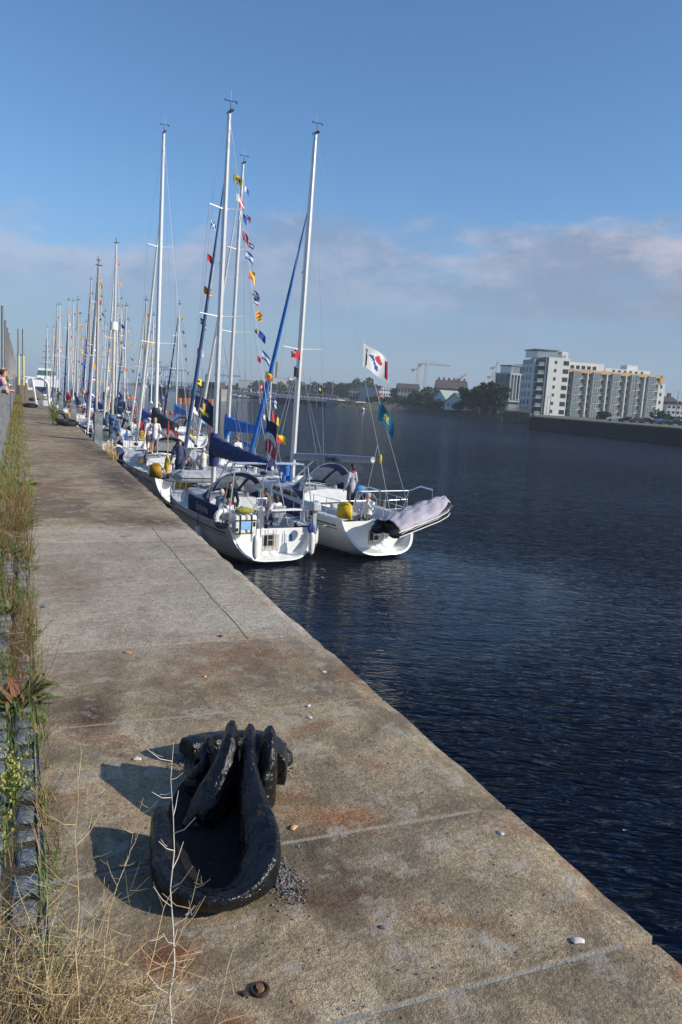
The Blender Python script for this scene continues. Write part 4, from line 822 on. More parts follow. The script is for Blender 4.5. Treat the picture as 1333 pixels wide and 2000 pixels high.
# inflatable dinghy on the foredeck of A
def dinghy(p_, rz, L, W, mt, lab, cover=None, tiltx=0, tilty=0, cone='black_plastic', tr_=.2):
    rt = empty('inflatable_dinghy', p_, 0, lab, 'dinghy', None); rt.rotation_euler = (tiltx, tilty, rz); r_ = tr_
    pts = [(-W/2+r_, -L/2, 0), (-W/2+r_, L*.15, 0), (-W/2+r_+.06, L*.32, .03), (-W*.22, L*.45, .10), (0, L*.5, .13), (W*.22, L*.45, .10), (W/2-r_-.06, L*.32, .03), (W/2-r_, L*.15, 0), (W/2-r_, -L/2, 0)]
    MB().tube(pts, r_, 14).build('tube', mt, rt)
    for sg in (-1, 1): MB().tube([(sg*(W/2-r_), -L/2+.02, 0), (sg*(W/2-r_), -L/2-.18, 0), (sg*(W/2-r_), -L/2-.30, 0)], [r_*1.005, r_*.72, r_*.25], 14).build('stern_cone', cone, rt)
    MB().box((-W/2+r_*1.6, -L/2+.1, -.16), (W/2-r_*1.6, -L/2+.15, .2)).build('transom_board', 'gelcoat' if not cover else 'black_plastic', rt); MB().box((-W/2+r_, -L/2+.1, -.16), (W/2-r_, L*.36, -.10)).build('floor', mt, rt)
    for z in ((-.05, .03) if cover else (0,)):
        pp = [(x+(.0), y, zz+z) for x, y, zz in pts]
        for sg in (-1, 1): MB().tube([(sg*(W/2+.005), -L/2-.1, z*2), (sg*(W/2+.006), L*.15, z*2), (sg*(W/2-.05), L*.33, z*2+.03), (sg*W*.30, L*.47, .10+z*2)], .016, 5).build('rubbing_strake', 'gelcoat' if cover else 'stripe_dark', rt)
    if cover:
        rr = random.Random(4); ph = [rr.random()*6 for _ in range(6)]
        def f_(u, v):
            x = (u-.5)*W*1.02*(1 if v < .6 else 1-.55*((v-.6)/.4)**1.6); y = -L/2-.02+L*1.02*v; e = abs(u-.5)*2
            z = r_*.65+(.20*(1-e**2.6)+.12*math.sin(v*3.1)*(1-e*e))*.9-(.16 if e > .93 else 0)+.13*max(0, v-.6)
            z += .030*abs(math.sin(u*16+v*9+ph[0]))*(1-e)+.034*abs(math.sin(v*13+u*6+ph[1]))+.03*math.sin(v*23-u*11+ph[2])*(1-e*.6); return (x, y, z)
        MB().grid(f_, 34, 44).build('cover', cover, rt, solid=.01)
    return rt
dinghy(A['pt'](.35, 7.9, A['FB']+.78), A['th']+R(-98), 2.3, 1.35, 'dinghy_grey', 'grey inflatable dinghy lashed upside down across the foredeck of the nearest yacht', cone='dinghy_grey', tr_=.21)
tag(MB().box((-.3, -.22, -.2), (.3, .22, .25), taper=.9).build('deck_bag', 'yellow_pvc', bevel=.05), 'yellow plastic bag on the foredeck beside the grey dinghy', 'bag').location = A['pt'](-.45, 8.5, A['FB']+.45)

# ---- boat B : outer near yacht, with the dinghy in davits
B = yacht('sailing_yacht', 'outer near white yacht with grey boom and a covered dinghy slung over its stern', 11.55, 22.9, -9.2, 11.8, 3.45, 15.2, .606, .032, uv='bright_blue_cloth', genoa='bright_blue_cloth', hood='navy_cloth', cover=None, seed=2, boomL=4.6, boomz=2.5, bowf=.83, boomaz=.17, boomup=.34, spread=(.40,))
# furled in-boom grey cover and lettering
mwi = B['mw'].inverted(); q0, q1_ = mwi @ B['b0'], mwi @ B['b1']; MB().tube([q0+Vector((0, -.1, .02)), q0.lerp(q1_, .5)+Vector((0, 0, .02)), q1_], [.15, .14, .12], 12).build('boom_cover', 'grey_cloth', B['rt'])
bx = (q0-q1_).normalized(); tx = text('name_lettering', 'Santé', .26, 'stripe_dark', B['rt'], q0.lerp(q1_, .52)+Vector((-.16, -.03, -.02)), Matrix((-bx, Vector((0, 0, 1)), (-bx).cross(Vector((0, 0, 1))))).transposed(), bold=.006)
horseshoe(B['pt'](-1.50, .55, B['FB']+.38), B['th']+R(-62), 'bright yellow horseshoe life buoy on the port rail of the outer near yacht', 'yellow_pvc', .46, .07)
# port hull arrow decal and name
def hullpt(Bt, t_, z): return None
DG = dinghy(B['pt'](.62, -.62, B['FB']+.26), B['th']-R(80), 2.8, 1.25, 'black_plastic', 'black inflatable dinghy under a crumpled lilac grey cover behind the outer yacht', cover='lilac_cover', tiltx=R(12), tr_=.20)
txo = text('side_lettering', 'tender', .13, 'grey_lettering', DG, (.757, -.55, .03), (R(90), 0, R(90))); bpy.data.objects.remove(txo)
m_ = MB(); [m_.tube([(x, 1.1, B['FB']+.05), (x, .75, B['FB']+1.0), (x, .1, B['FB']+1.25), (x, -.55, B['FB']+1.22)], .03, 7) for x in (-.9, 1.25)]; m_.tube([(-.9, .7, B['FB']+1.02), (1.25, .7, B['FB']+1.02)], .022, 6); m_.build('davits', 'steel', B['rt'])
m_ = MB(); [m_.tube([(x, -.55, B['FB']+1.2), (x, -.6, B['FB']+.5)], .01, 4) for x in (-.9, 1.25)]; m_.build('davit_falls', 'rope_pale', B['rt'])
# split backstay with club flags
fl = empty('club_flag', tuple(AY(711, 671, 23.6)), 0, 'white flag with red and blue border, red disc and blue sail emblem on the backstay', 'flag')
def club(u, v):
    e = min(u, 1-u, v, 1-v)
    if .035 < e < .075: return 'R'
    if .10 < e < .135: return 'N'
    if (u-.60)**2+(v-.36)**2*.8 < .020: return 'R'
    if .22 < u < .62 and .30 < v < .82 and abs((u-.25)-(v-.32)*.75) < .11+.05*math.sin(v*9): return 'B'
    return 'W'
flagcloth('cloth', club, 1.05, .78, fl, (0, 0, 0), -.12, .26, 11, wave=.06); m2_ = fl.children[0]
fl = empty('rally_flag', tuple(AY(741, 783, 23.2)), 0, 'teal flag with yellow emblem hanging from the backstay below the white club flag', 'flag')
flagcloth('cloth', lambda u, v: 'Y' if ((u-.52)**2+(v-.42)**2 < .025 and math.sin(u*40+v*22) > -.4) or (abs(v-.62) < .05 and .3 < u < .75 and math.sin(u*50) > -.3) else 'T', .60, .62, fl, (0, 0, 0), -.35, .75, 13)
rope('flag_halyard', [tuple(AY(708, 655, 23.7)), tuple(AY(741, 783, 23.2)), tuple(AY(757, 845, 23.2)), B['pt'](1.2, .75, B['FB']+.6)], .008, 'wire', 'thin pale halyard carrying the teal flag down to the stern rail')
tag(MB().ball(B['join']+Vector((.12, -.05, -.5)), (.05, .05, .16)).build('fender_hook', 'yellow_pvc'), 'small yellow tag on the backstay bridle', 'tag')
fl = empty('courtesy_flag', B['tips'][0]+Vector((.35, 0, -.05)), 0, 'faded red ensign under the left spreader of the outer near yacht', 'flag'); flagcloth('cloth', 'redens', .42, .36, fl, (0, 0, 0), -.2, .3, 3); MB().tube([(0, 0, .05), (0, 0, -1.1)], .006, 4).build('halyard', 'wire', fl)
fl = empty('black_pennant', B['tips'][0]+Vector((.5, 0, -.75)), 0, 'small black pennant below the red ensign by the mast', 'flag'); flagcloth('cloth', lambda u, v: 'K', .25, .42, fl, (0, 0, 0), -.1, .3, 4)
fl = empty('blue_pennant', tuple(AY(621, 752, 30)), 0, 'small dark blue burgee right of the bare boom yacht mast', 'flag'); flagcloth('cloth', 'burgee_b', .30, .26, fl, (0, 0, 0), -.1, .3, 6); MB().tube([(0, 0, -.9), (0, 0, .2)], .006, 4).build('halyard', 'wire', fl)
rt_ = empty('white_drum_fender', B['pt'](1.0, 7.9, B['FB']+.52), 0, 'white drum shaped fender lying on the foredeck of the outer near yacht', 'fender'); MB().tube([(-.3, 0, 0), (.25, .1, 0)], .17, 12, round_=True).build('drum', 'gelcoat', rt_); MB().torus((.25, .1, 0), .12, .02, (1, .3, 0), 14, 5).build('handle', 'steel', rt_)
fender(B['pt'](-1.76, 2.9, 1.0), .62, .14, 'white fender against the port side of the outer near yacht'); fender(B['pt'](-1.70, 6.4, 1.1), .6, .13, 'white fender further forward on the port side of the outer near yacht')
rope('mooring_rope', sagline(A['ed'](.05, 1, .05), B['pt'](-1.45, 1.2, 1.1), .12), .012, 'rope_pale', 'pale rope running taut between the two nearest yachts')
# ---- boat C : inside, one length ahead
C = yacht('sailing_yacht', 'second white yacht along the quay, with a black boom cover, ahead of the nearest one', 7.1, 33.9, -4.2, 12.0, 3.5, 17.6, .60, .016, genoa='sailcloth', hood='black_cloth', cover='black_cloth', seed=3, boomL=4.0, boomz=2.9, spread=(.36, .66), bowf=.80, mastm='mast_white')
horseshoe(C['pt'](-1.50, .55, C['FB']+.35), C['th']+R(-25), 'ochre yellow horseshoe life buoy on the stern of the second quay side yacht', 'ochre_pvc', .52, .08)
rt_ = empty('danbuoy', C['pt'](-1.05, .35, C['FB']+.3), 0, 'yellow danbuoy with red flag tip on the stern of the second quay side yacht', 'danbuoy'); MB().tube([(0, 0, 0), (0, 0, .25), (0, 0, .6), (0, 0, .8)], [.05, .13, .11, .03], 10).build('float', 'yellow_pvc', rt_); MB().tube([(0, 0, .7), (0, 0, 2.1)], .018, 5).build('pole', 'yellow_pvc', rt_); MB().tube([(0, 0, 1.7), (0, 0, 2.3)], [.06, .03], 6).build('tip', 'red_cloth', rt_)
fender(C['pt'](-1.78, 3.0, .9), .5, .12, 'white fender between the second quay side yacht and the wall'); fender(C['pt'](1.0, -.05, .95), .45, .10, 'white fender by the stern of the second quay side yacht')
D_ = yacht('sailing_yacht', 'outer yacht behind the nearest two with bright blue mainsail cover', 11.4, 36.5, -7, 11.1, 3.5, 17.0, .511, .045, hood='bright_blue_cloth', cover='bright_blue_cloth', seed=4, boomL=3.4, boomz=3.0, boomaz=.35, spread=(.44, .72))
bunting(D_['hd'], D_['pt'](0, .8, 3.2), 9, 'string of signal flags on the backstay of the bright blue covered yacht', 104, .25, az=-.2)
# extra stowed sail roll beyond A's boom
# ---- the line of yachts further along
rowB = []
def bg(lab, X, Y, L, hhd, seed, **kw):
    return yacht('sailing_yacht', lab, X, Y, kw.pop('th', -5+random.Random(seed).uniform(-2, 2)), L, kw.pop('B_', 3.3), hhd, kw.pop('mf', .57), .015, near=False, seed=seed, **kw)
Ebt = bg('green hulled ketch with blue covers ahead of the second quay side yacht', 5.2, 44.6, 10.6, 12.3, 11, hull='hull_green', hood='navy_cloth', cover='dull_blue_cloth', mizzen=(2.2, 8.6), mf=.68, mastm='alu_warm', spread=(.5,), radar=.0)
MB().tube([(0, 2.2, 8.3), (0, 2.2, 8.75)], [.25, .2], 12).build('radar_dome', 'gelcoat', Ebt['rt'])
horseshoe(Ebt['pt'](-1.35, .5, Ebt['FB']+.4), -.3, 'yellow horseshoe life buoy on the port stern rail of the green ketch', 'yellow_pvc', .7, .13)
tag(MB().tube([Ebt['pt'](-.1, -.1, 1.5), Ebt['pt'](-.05, -.15, .9), Ebt['pt'](0, -.1, .1)], [.3, .5, .28], 12, round_=True).build('covered_outboard', 'navy_cloth'), 'large navy canvas cover bundle hanging over the stern of the green ketch', 'cover')
hoods = ['navy_cloth', 'blue_cloth', 'red_cloth', 'black_cloth', 'green_cloth', 'grey_cloth', 'sailcloth']; hn = dict(navy_cloth='navy', blue_cloth='blue', red_cloth='red', black_cloth='black', green_cloth='green', grey_cloth='grey', sailcloth='white', dull_blue_cloth='dusty blue', bright_blue_cloth='bright blue')
spec = [  # px head, py head, row X, stern Y, length, hull, hood, cover, where
 (222, 478, 5.6, 57.2, 11.5, 'hull_white', 'navy_cloth', 'navy_cloth', 'inner berth behind the nearest steel pile', 16.1),
 (194, 512, 5.4, 70.5, 11, 'hull_navy', 'black_cloth', 'blue_cloth', 'inner berth beside the second steel pile', 16.3),
 (148, 588, 5.2, 83.5, 10.5, 'hull_white', 'red_cloth', 'navy_cloth', 'inner berth next past the second pile', 14.0),
 (131, 588, 5.2, 97, 11, 'hull_white', 'green_cloth', 'red_cloth', 'inner berth abreast of the third pile', 15.0),
 (115, 596, 5.0, 111, 10.5, 'hull_cream', 'black_cloth', 'green_cloth', 'inner berth near the white hoop', 15.2),
 (112, 598, 5.4, 125, 11, 'hull_white', 'blue_cloth', 'black_cloth', 'far inner berth beyond the hoop', 16.3),
 (103, 640, 5.3, 142, 11, 'hull_white', 'grey_cloth', 'blue_cloth', 'very far inner berth', 14.2),
 (92, 640, 5.4, 172, 12, 'hull_white', 'navy_cloth', 'navy_cloth', 'farthest inner berth by the motor vessel', 15.8),
 (287, 590, 8.9, 58.5, 10, 'hull_white', 'blue_cloth', 'blue_cloth', 'second row just past the bright blue cover', 12.0),
 (245, 600, 8.9, 72, 10.5, 'hull_white', 'grey_cloth', 'navy_cloth', 'second row, second past the blue cover', 12.7),
 (229, 600, 9.0, 85, 10.5, 'hull_navy', 'navy_cloth', 'black_cloth', 'second row, third past the blue cover', 13.4),
 (181, 548, 8.6, 98, 11.5, 'hull_white', 'black_cloth', 'sailcloth', 'second row, fourth past the blue cover', 17.6),
 (146, 590, 8.4, 113, 11.5, 'hull_white', 'sailcloth', 'navy_cloth', 'second row, fifth past the blue cover', 17.2),
 (168, 630, 9.2, 128, 11, 'hull_red', 'navy_cloth', 'red_cloth', 'second row, sixth past the blue cover', 14.3),
 (160, 640, 9.2, 143, 11, 'hull_white', 'green_cloth', 'green_cloth', 'far end of the second row', 14.6),
 (349, 597, 12.6, 66, 11, 'hull_white', 'navy_cloth', 'bright_blue_cloth', 'third row, nearest of that row', 12.6),
 (300, 618, 12.4, 79, 10.5, 'hull_cream', 'red_cloth', 'sailcloth', 'third row, second of that row', 12.4),
 (236, 585, 12.2, 101, 12, 'hull_white', 'blue_cloth', 'navy_cloth', 'third row, third of that row', 16.2),
 (205, 610, 11.9, 116, 11, 'hull_white', 'grey_cloth', 'black_cloth', 'third row, farthest of that row', 15.0)]
for k, (hx, hy, X, Ys, L, hu, ho, co, where, hh) in enumerate(spec):
    d = ray(hx, hy); Ym = Ys+.57*L; Xm = d.x*Ym/d.y; z = 1.7+d.z*Ym/d.y-WZ
    if abs(Xm-X) < 2.2: X = Xm+.55
    bt = bg(f"{hu.split('_')[1]} yacht with {hn[ho]} sprayhood, {where}", X, Ys, L, min(max(z, 10), 18.5) if abs(Xm-X) < 2.3 else hh, 20+k, hull=hu, hood=ho, cover=co, mastm=['alu', 'mast_white', 'alu_warm'][k % 3], genoa=['sailcloth', 'dull_blue_cloth', 'sailcloth', 'navy_cloth'][k % 4], spread=(.48, .75) if k % 2 else (.5,), radar=(.55 if k in (1, 4) else False))
    rowB.append(bt); sid = f"{hu.split('_')[1]} yacht, {where}"
    side = 1 if k % 2 else 0
    nfl = 8 if Ys < 100 else 6
    bunting(bt['hd'], bt['pt'](0, .6, 2.2), nfl, 'flags aft of the mast, '+sid, 300+k, .27 if Ys > 80 else .24, az=-.2)
    if k % 5 != 2: bunting(bt['hd'], bt['bow']+Vector((0, -.2, .6)), nfl, 'flags forward of the mast, '+sid, 400+k, .27 if Ys > 80 else .24, az=.3)
    fl = empty('ensign', bt['pt'](.4, .2, bt['FB']+1.9), 0, 'stern ensign of the '+sid, 'flag', 'ensigns on the stern staffs'); flagcloth('cloth', ['redens', 'ireland', 'norway', 'french', 'eu', 'redens', 'blue', 'light'][k % 8], .85, .6, fl, (0, 0, 0), -.3+.3*math.sin(k), .8, 60+k); MB().tube([(0, 0, -1.9), (0, 0, .05)], .018, 5).build('staff', 'teak', fl)
    fender(bt['pt'](-1.72, 3.0, .95), .5, .13, 'wall side fender of the '+sid, ['fender_white', 'navy_cloth'][k % 2])
    if k % 2 == 0: horseshoe(bt['pt'](-1.35, .5, bt['FB']+.4), -.3, 'stern life buoy of the '+sid, ['yellow_pvc', 'fender_white', 'orange_buoy'][k % 3] if 'orange_buoy' in MATS else 'yellow_pvc', .65, .12)
mat('orange_buoy', (.70, .22, .03), .5)
bunting(Ebt['hd'], Ebt['bow']+Vector((0, 0, .5)), 10, 'signal flag string running forward from the mast of the green ketch', 500, .3)
fl = empty('ensign', C['pt'](.9, .3, C['FB']+1.8), 0, 'red ensign on a staff at the stern of the second quay side yacht', 'flag', 'ensigns on the stern staffs'); flagcloth('cloth', 'norway', .8, .55, fl, (0, 0, 0), -.4, .8, 71); MB().tube([(0, 0, -1.8), (0, 0, .05)], .018, 5).build('staff', 'teak', fl)
# mooring lines to the quay
for k, (a, b_, mt, lab) in enumerate([(A['ed'](.03, -1, .1), (1.95, 21.5, -.25), 'rope_dark', 'black mooring rope from the stern of the nearest yacht to the quay'), (A['ed'](.88, -1, .1), (1.95, 34.5, -.2), 'rope_dark', 'dark mooring rope from the bow of the nearest yacht to the quay'),
        (C['ed'](.05, -1, .1), (1.95, 31, -.25), 'rope_dark', 'dark mooring rope from the stern of the second quay side yacht'), (C['ed'](.5, -1, .1), (1.95, 37.5, -.25), 'rope_pale', 'pale mooring rope amidships of the second quay side yacht'), (Ebt['ed'](.05, -1, .1), (1.95, 43, -.25), 'rope_pale', 'pale mooring rope from the green ketch to the quay'), (rowB[0]['ed'](.05, -1, .1), (1.95, 54, -.2), 'rope_pale', 'pale mooring rope near the nearest steel pile'), (C['ed'](.1, 1, .2), A['ed'](.85, -1, .2), 'rope_dark', 'dark rope from the second quay side yacht to the bow of the nearest')]):
    rope('mooring_rope', sagline(a, b_, .35), .017, mt, lab)
# ================================================================== PEOPLE
def person(loc, rz, pose, H, skin, hair, top, bottom, shoes, lab, long_hair=False, shorts=False, sleeves='long', fem=False, vest=None, arms=None, lean=0.0, head_turn=0.0, head_down=0.0, bald=False, cap=None):
    k = H/1.75; rt = empty('person', loc, rz, lab, 'person'); W = .175 if fem else .20
    if pose == 'stand': hip = Vector((0, 0, .93)); kn = [Vector((-.10, .03, .50)), Vector((.11, .0, .50))]; an = [Vector((-.11, -.03, .09)), Vector((.13, .04, .09))]
    elif pose == 'walk': hip = Vector((0, 0, .92)); kn = [Vector((-.09, .10, .50)), Vector((.09, -.04, .50))]; an = [Vector((-.09, .06, .09)), Vector((.10, -.24, .12))]
    else: hip = Vector((0, 0, .10)); kn = [Vector((-.13, .43, .12)), Vector((.14, .43, .12))]; an = [Vector((-.14, .44, -.32)), Vector((.15, .46, -.32))]
    th = Vector((0, math.sin(lean), math.cos(lean))); sh = hip+th*.52; nk = hip+th*.58; hd = nk+Vector((0, .03+.05*head_down, .145-.03*head_down))
    hL, hR = hip+Vector((-.09, 0, -.02)), hip+Vector((.09, 0, -.02)); S = [sh+Vector((-W, 0, -.02)), sh+Vector((W, 0, -.02))]
    ar = arms or [((-.27, -.02, -.28), (-.26, .10, -.52)), ((.27, -.02, -.28), (.26, .10, -.52))]
    E_ = [S[i]+Vector((ar[i][0][0]-(-W if i == 0 else W), ar[i][0][1], ar[i][0][2])) for i in (0, 1)]; Hn = [S[i]+Vector((ar[i][1][0]-(-W if i == 0 else W), ar[i][1][1], ar[i][1][2])) for i in (0, 1)]
    sc = Matrix.Scale(k, 4)
    m_ = MB(); m_.x = sc
    T = lambda a, b_, r0, r1, mid=None: m_.tube([a, a.lerp(b_, .5), b_], [r0, (mid or (r0+r1)/2), r1], 10, round_=True)
    m_.tube([hip+Vector((0, 0, -.05)), hip+th*.16, hip+th*.36, sh-th*.03], [.13, .115, .135, .11], 12, round_=True, flat=1.0)
    m_.tube([S[0], S[1]], .062, 10, round_=True); T(nk-th*.05, hd-Vector((0, .01, .05)), .055, .05)
    m_.ball(hd, (.078, .095, .115), 14, 10); m_.ball(hd+Vector((0, .055, -.06)), (.05, .045, .045), 10, 7); ht = Matrix.Rotation(head_turn, 3, 'Z')
    m_.ball(hd+ht @ Vector((0, .10, -.01)), (.014, .02, .025), 6, 5)
    for sg in (-1, 1): m_.ball(hd+ht @ Vector((sg*.08, 0, 0)), (.012, .02, .03), 6, 5)
    for i in (0, 1):
        T(S[i], E_[i], .052, .04); T(E_[i], Hn[i], .04, .026); T((hL, hR)[i], kn[i], .083, .056, .075); T(kn[i], an[i], .056, .036, .055); m_.tube([an[i]+Vector((0, -.04, -.04)), an[i]+Vector((0, .14, -.055))], [.04, .032], 8, round_=True)
        d = (Hn[i]-E_[i]).normalized(); sd = d.cross(Vector((0, 1, 0.2))).normalized(); pn = d.cross(sd)
        m_.tube([Hn[i]+d*.01, Hn[i]+d*.05, Hn[i]+d*.085], [.026, .036, .034], 8, round_=True)
        for q, l in zip((-1.5, -.5, .5, 1.5), (.062, .075, .08, .066)):
            b_ = Hn[i]+d*.085+sd*q*.019; m_.tube([b_, b_+d*l*.5+pn*.006, b_+d*l*.85+pn*.022], [.0105, .0095, .008], 6, round_=True)
        b_ = Hn[i]+d*.03-sd*.032; m_.tube([b_, b_-sd*.022+d*.03, b_-sd*.022+d*.06+pn*.01], [.012, .011, .009], 6, round_=True)
    remesh(m_.build('body', skin, rt), .0115*k, 2)
    e = MB(); e.x = sc
    for sg in (-1, 1): e.ball(hd+ht @ Vector((sg*.032, .083, .01)), .012, 6, 5)
    e.build('eyes', 'black_plastic', rt); e = MB(); e.x = sc; e.ball(hd+ht @ Vector((0, .094, -.055)), (.026, .012, .007), 8, 5); e.build('mouth', mat('lips', (.35, .10, .09), .5), rt)
    # clothes
    m_ = MB(); m_.x = sc; m_.tube([hip+Vector((0, 0, -.10)), hip+th*.06, hip+th*.20, hip+th*.38, sh-th*.0], [.158 if pose != 'sit' else .15, .15, .132, .153, .115], 14, round_=True); m_.tube([S[0], S[1]], .075, 10, round_=True)
    for i in (0, 1):
        T(S[i], E_[i], .068, .054)
        if sleeves == 'long': m_.tube([E_[i], Hn[i].lerp(E_[i], .06)], [.054, .038], 10)
    remesh(m_.build('shirt' if sleeves else 'vest_top', top, rt), .016*k, 2)
    m_ = MB(); m_.x = sc; m_.tube([hip+Vector((0, 0, -.07)), hip+th*.08], [.155, .142], 12, round_=True)
    for i in (0, 1):
        if shorts: T((hL, hR)[i], (hL, hR)[i].lerp(kn[i], .55), .102, .10)
        else: T((hL, hR)[i], kn[i], .10, .075); m_.tube([kn[i], an[i]+Vector((0, 0, .02))], [.075, .062], 10)
    remesh(m_.build('shorts' if shorts else 'trousers', bottom, rt), .016*k, 2)
    m_ = MB(); m_.x = sc
    for i in (0, 1): m_.tube([an[i]+Vector((0, -.05, -.045)), an[i]+Vector((0, .06, -.04)), an[i]+Vector((0, .17, -.058))], [.05, .05, .038], 8, round_=True)
    m_.build('shoes', shoes, rt)
    if not bald or hair:
        m_ = MB(); m_.x = sc; m_.ball(hd+ht @ Vector((0, -.015, .03)), (.088, .10, .105), 14, 9)
        if long_hair: m_.tube([hd+Vector((0, -.06, .05)), hd+Vector((0, -.10, -.06)), hd+Vector((0, -.09, -.20))], [.08, .075, .045], 10, round_=True)
        o = m_.build('hair', hair, rt)
        bm = bmesh.new(); bm.from_mesh(o.data); fr = [v for v in bm.verts if ((v.co/k-hd) @ ht).y > .045 and (v.co/k-hd).z < .065 or ((v.co/k-hd).z < -.03 and ((v.co/k-hd) @ ht).y > -.02)]; bmesh.ops.delete(bm, geom=fr, context='VERTS'); bm.to_mesh(o.data); bm.free()
    if cap: MB().ball((hd+Vector((0, 0, .07)))*k, (.095, .11, .06), 12, 6).build('cap', cap, rt)
    if vest:
        m_ = MB(); m_.x = sc; m_.torus(nk+Vector((0, 0, -.03)), .12, .036, (0, .25, 1), 18, 8); m_.build('life_vest_collar', vest, rt)
        m_ = MB(); m_.x = sc; m_.tube([hip+th*.28+Vector((-.15, 0, 0)), hip+th*.28+Vector((0, -.165, 0)), hip+th*.28+Vector((.15, 0, 0))], .014, 6); m_.tube([sh+Vector((0, -.13, 0)), hip+th*.28+Vector((0, -.165, 0))], .014, 6); m_.build('harness_strap', 'black_cloth', rt)
    return rt
q = A['pt']; F = A['FB']; face = lambda deg: R(deg)
g_ = AY(352, 945, 31.3)
person((g_.x-.05, 31.3, WZ+A['shz'](.82)+.10), R(165), 'walk', 1.80, 'skin_tan', 'hair_dark', 'shirt_navy', 'jeans', 'shoe_black', 'dark haired man in navy shirt and jeans stepping along the bow of the nearest yacht', head_down=1.2, arms=[((-.26, .06, -.28), (-.26, .20, -.48)), ((.28, .0, -.28), (.30, .10, -.52))])
g_ = AY(397, 915, 33.6)
person((g_.x, 33.6, g_.z-.02), R(-15), 'sit', 1.75, 'skin', 'hair_grey', 'shirt_cream', 'shorts_grey', 'shoe_white', 'white haired man in cream shirt seen from behind beyond the grey dinghy', lean=.1, arms=[((-.30, .05, -.26), (-.26, .25, -.40)), ((.30, .05, -.26), (.26, .25, -.40))])
sitz = F+.02
person(q(-.95, 3.1, sitz), A['th']+R(-70), 'sit', 1.72, 'skin', 'hair_grey', 'shirt_grey', 'shorts_grey', 'shoe_white', 'grey haired person in grey shirt seated at the port side of the near cockpit', lean=.25, arms=[((-.25, .20, -.22), (-.12, .40, -.30)), ((.25, .20, -.22), (.1, .42, -.28))])
person(q(-.25, 3.75, sitz+.12), A['th']+R(150), 'sit', 1.74, 'skin_tan', 'hair_dark', 'shirt_black', 'jeans', 'shoe_black', 'dark haired man in black top facing aft under the near sprayhood', head_turn=.3, lean=.05)
person(q(-.75, 2.35, sitz-.05), A['th']+R(40), 'sit', 1.40, 'skin', 'hair_blond', 'shirt_white', 'shorts_grey', 'shoe_white', 'blond child in white and red top in the near cockpit', lean=.15, vest='red_vest')
person(q(.92, 2.9, sitz+.02), A['th']+R(75), 'sit', 1.76, 'skin_tan', 'hair_dark', 'shirt_olive', 'shorts_grey', 'shoe_black', 'man in olive shirt seated on the starboard side of the near cockpit', lean=.25)
person(q(.45, 1.35, sitz+.05), A['th']+R(10), 'sit', 1.68, 'skin', 'hair_dark', 'shirt_white', 'jeans', 'shoe_white', 'dark haired woman in white top with her back to the camera at the near stern', long_hair=True, lean=.15, fem=True)
tag(MB().box((-.21, -.03, -.25), (.21, .03, .30)).build('folding_seat', 'grey_cloth', bevel=.04), 'grey padded seat back behind the woman at the near stern', 'seat').location = q(.45, 1.1, sitz+.33)
q = B['pt']; F2 = B['FB']
person(q(-.40, 1.95, F2+.10), B['th']+R(20), 'stand', 1.70, 'skin', 'hair_dark', 'jacket_grey', 'trousers_grey', 'shoe_white', 'woman in grey jacket with red life vest collar standing in the outer yacht cockpit', long_hair=True, fem=True, vest='red_vest', head_turn=.6)
tag(MB().ball(q(-.12, 1.75, F2+.92), (.21, .13, .16), 12, 8).build('drawstring_bag', mat('sky_blue_bag', (.06, .26, .52), .7, var=.2, bump=.02, bs=8)), 'bright blue bag hanging at the waist of the woman in the red collar', 'bag')
person(q(.15, 1.6, F2-.10), B['th']+R(120), 'sit', 1.76, 'skin_tan', 'hair_grey', 'shirt_white', 'trousers_grey', 'shoe_white', 'grey haired man in white top seated behind the wheel of the outer yacht', lean=.1, arms=[((-.25, .2, -.2), (-.1, .28, .05)), ((.27, .05, -.26), (.2, .3, -.3))])
person(q(-.25, 7.2, F2+.62), B['th']+R(160), 'sit', 1.72, 'skin_tan', 'hair_dark', 'shirt_blue', 'shirt_blue', 'shoe_black', 'man in blue sitting by the mast foot of the outer yacht')
g_ = AY(467, 888, 38); person((g_.x, 38, g_.z-.05), R(30), 'sit', 1.75, 'skin', 'hair_ginger', 'shirt_white', 'shorts_grey', 'shoe_white', 'person in white shirt with orange cap behind the blue boom cover', lean=.2, cap=mat('orange_cap', (.55, .15, .03), .8).name)
g_ = AY(302, 888, 37.2); zc = WZ+C['zr'](.40)+.02
person((g_.x, 37.2, g_.z+.03), R(-10), 'stand', 1.70, 'skin', 'hair_blond', 'shirt_white', 'shorts_grey', 'shoe_white', 'blond woman in white top and grey shorts standing on the second yacht', long_hair=True, shorts=True, fem=True, arms=[((-.26, .12, -.26), (-.2, .32, -.30)), ((.26, .12, -.26), (.2, .32, -.3))])
g_ = AY(291, 884, 37.9); person((g_.x, 37.9, g_.z+.03), R(30), 'stand', 1.62, 'skin', 'hair_grey', 'shirt_pink', 'shorts_grey', 'shoe_white', 'second woman in pale pink top and grey shorts beside the blond woman on the cabin', shorts=True, fem=True, cap='shirt_pink')
g_ = C['pt']; person(g_(-.55, 2.0, C['FB']-.05), C['th']+R(200), 'sit', 1.68, 'skin', 'hair_ginger', 'shirt_pink', 'shorts_grey', 'shoe_white', 'person in pink sitting behind the yellow danbuoy', fem=True); person(g_(.45, 2.3, C['FB']-.05), C['th']+R(150), 'sit', 1.72, 'skin_tan', 'hair_dark', 'shirt_black', 'jeans', 'shoe_black', 'person in dark clothes sitting in the cockpit of the second quay side yacht')
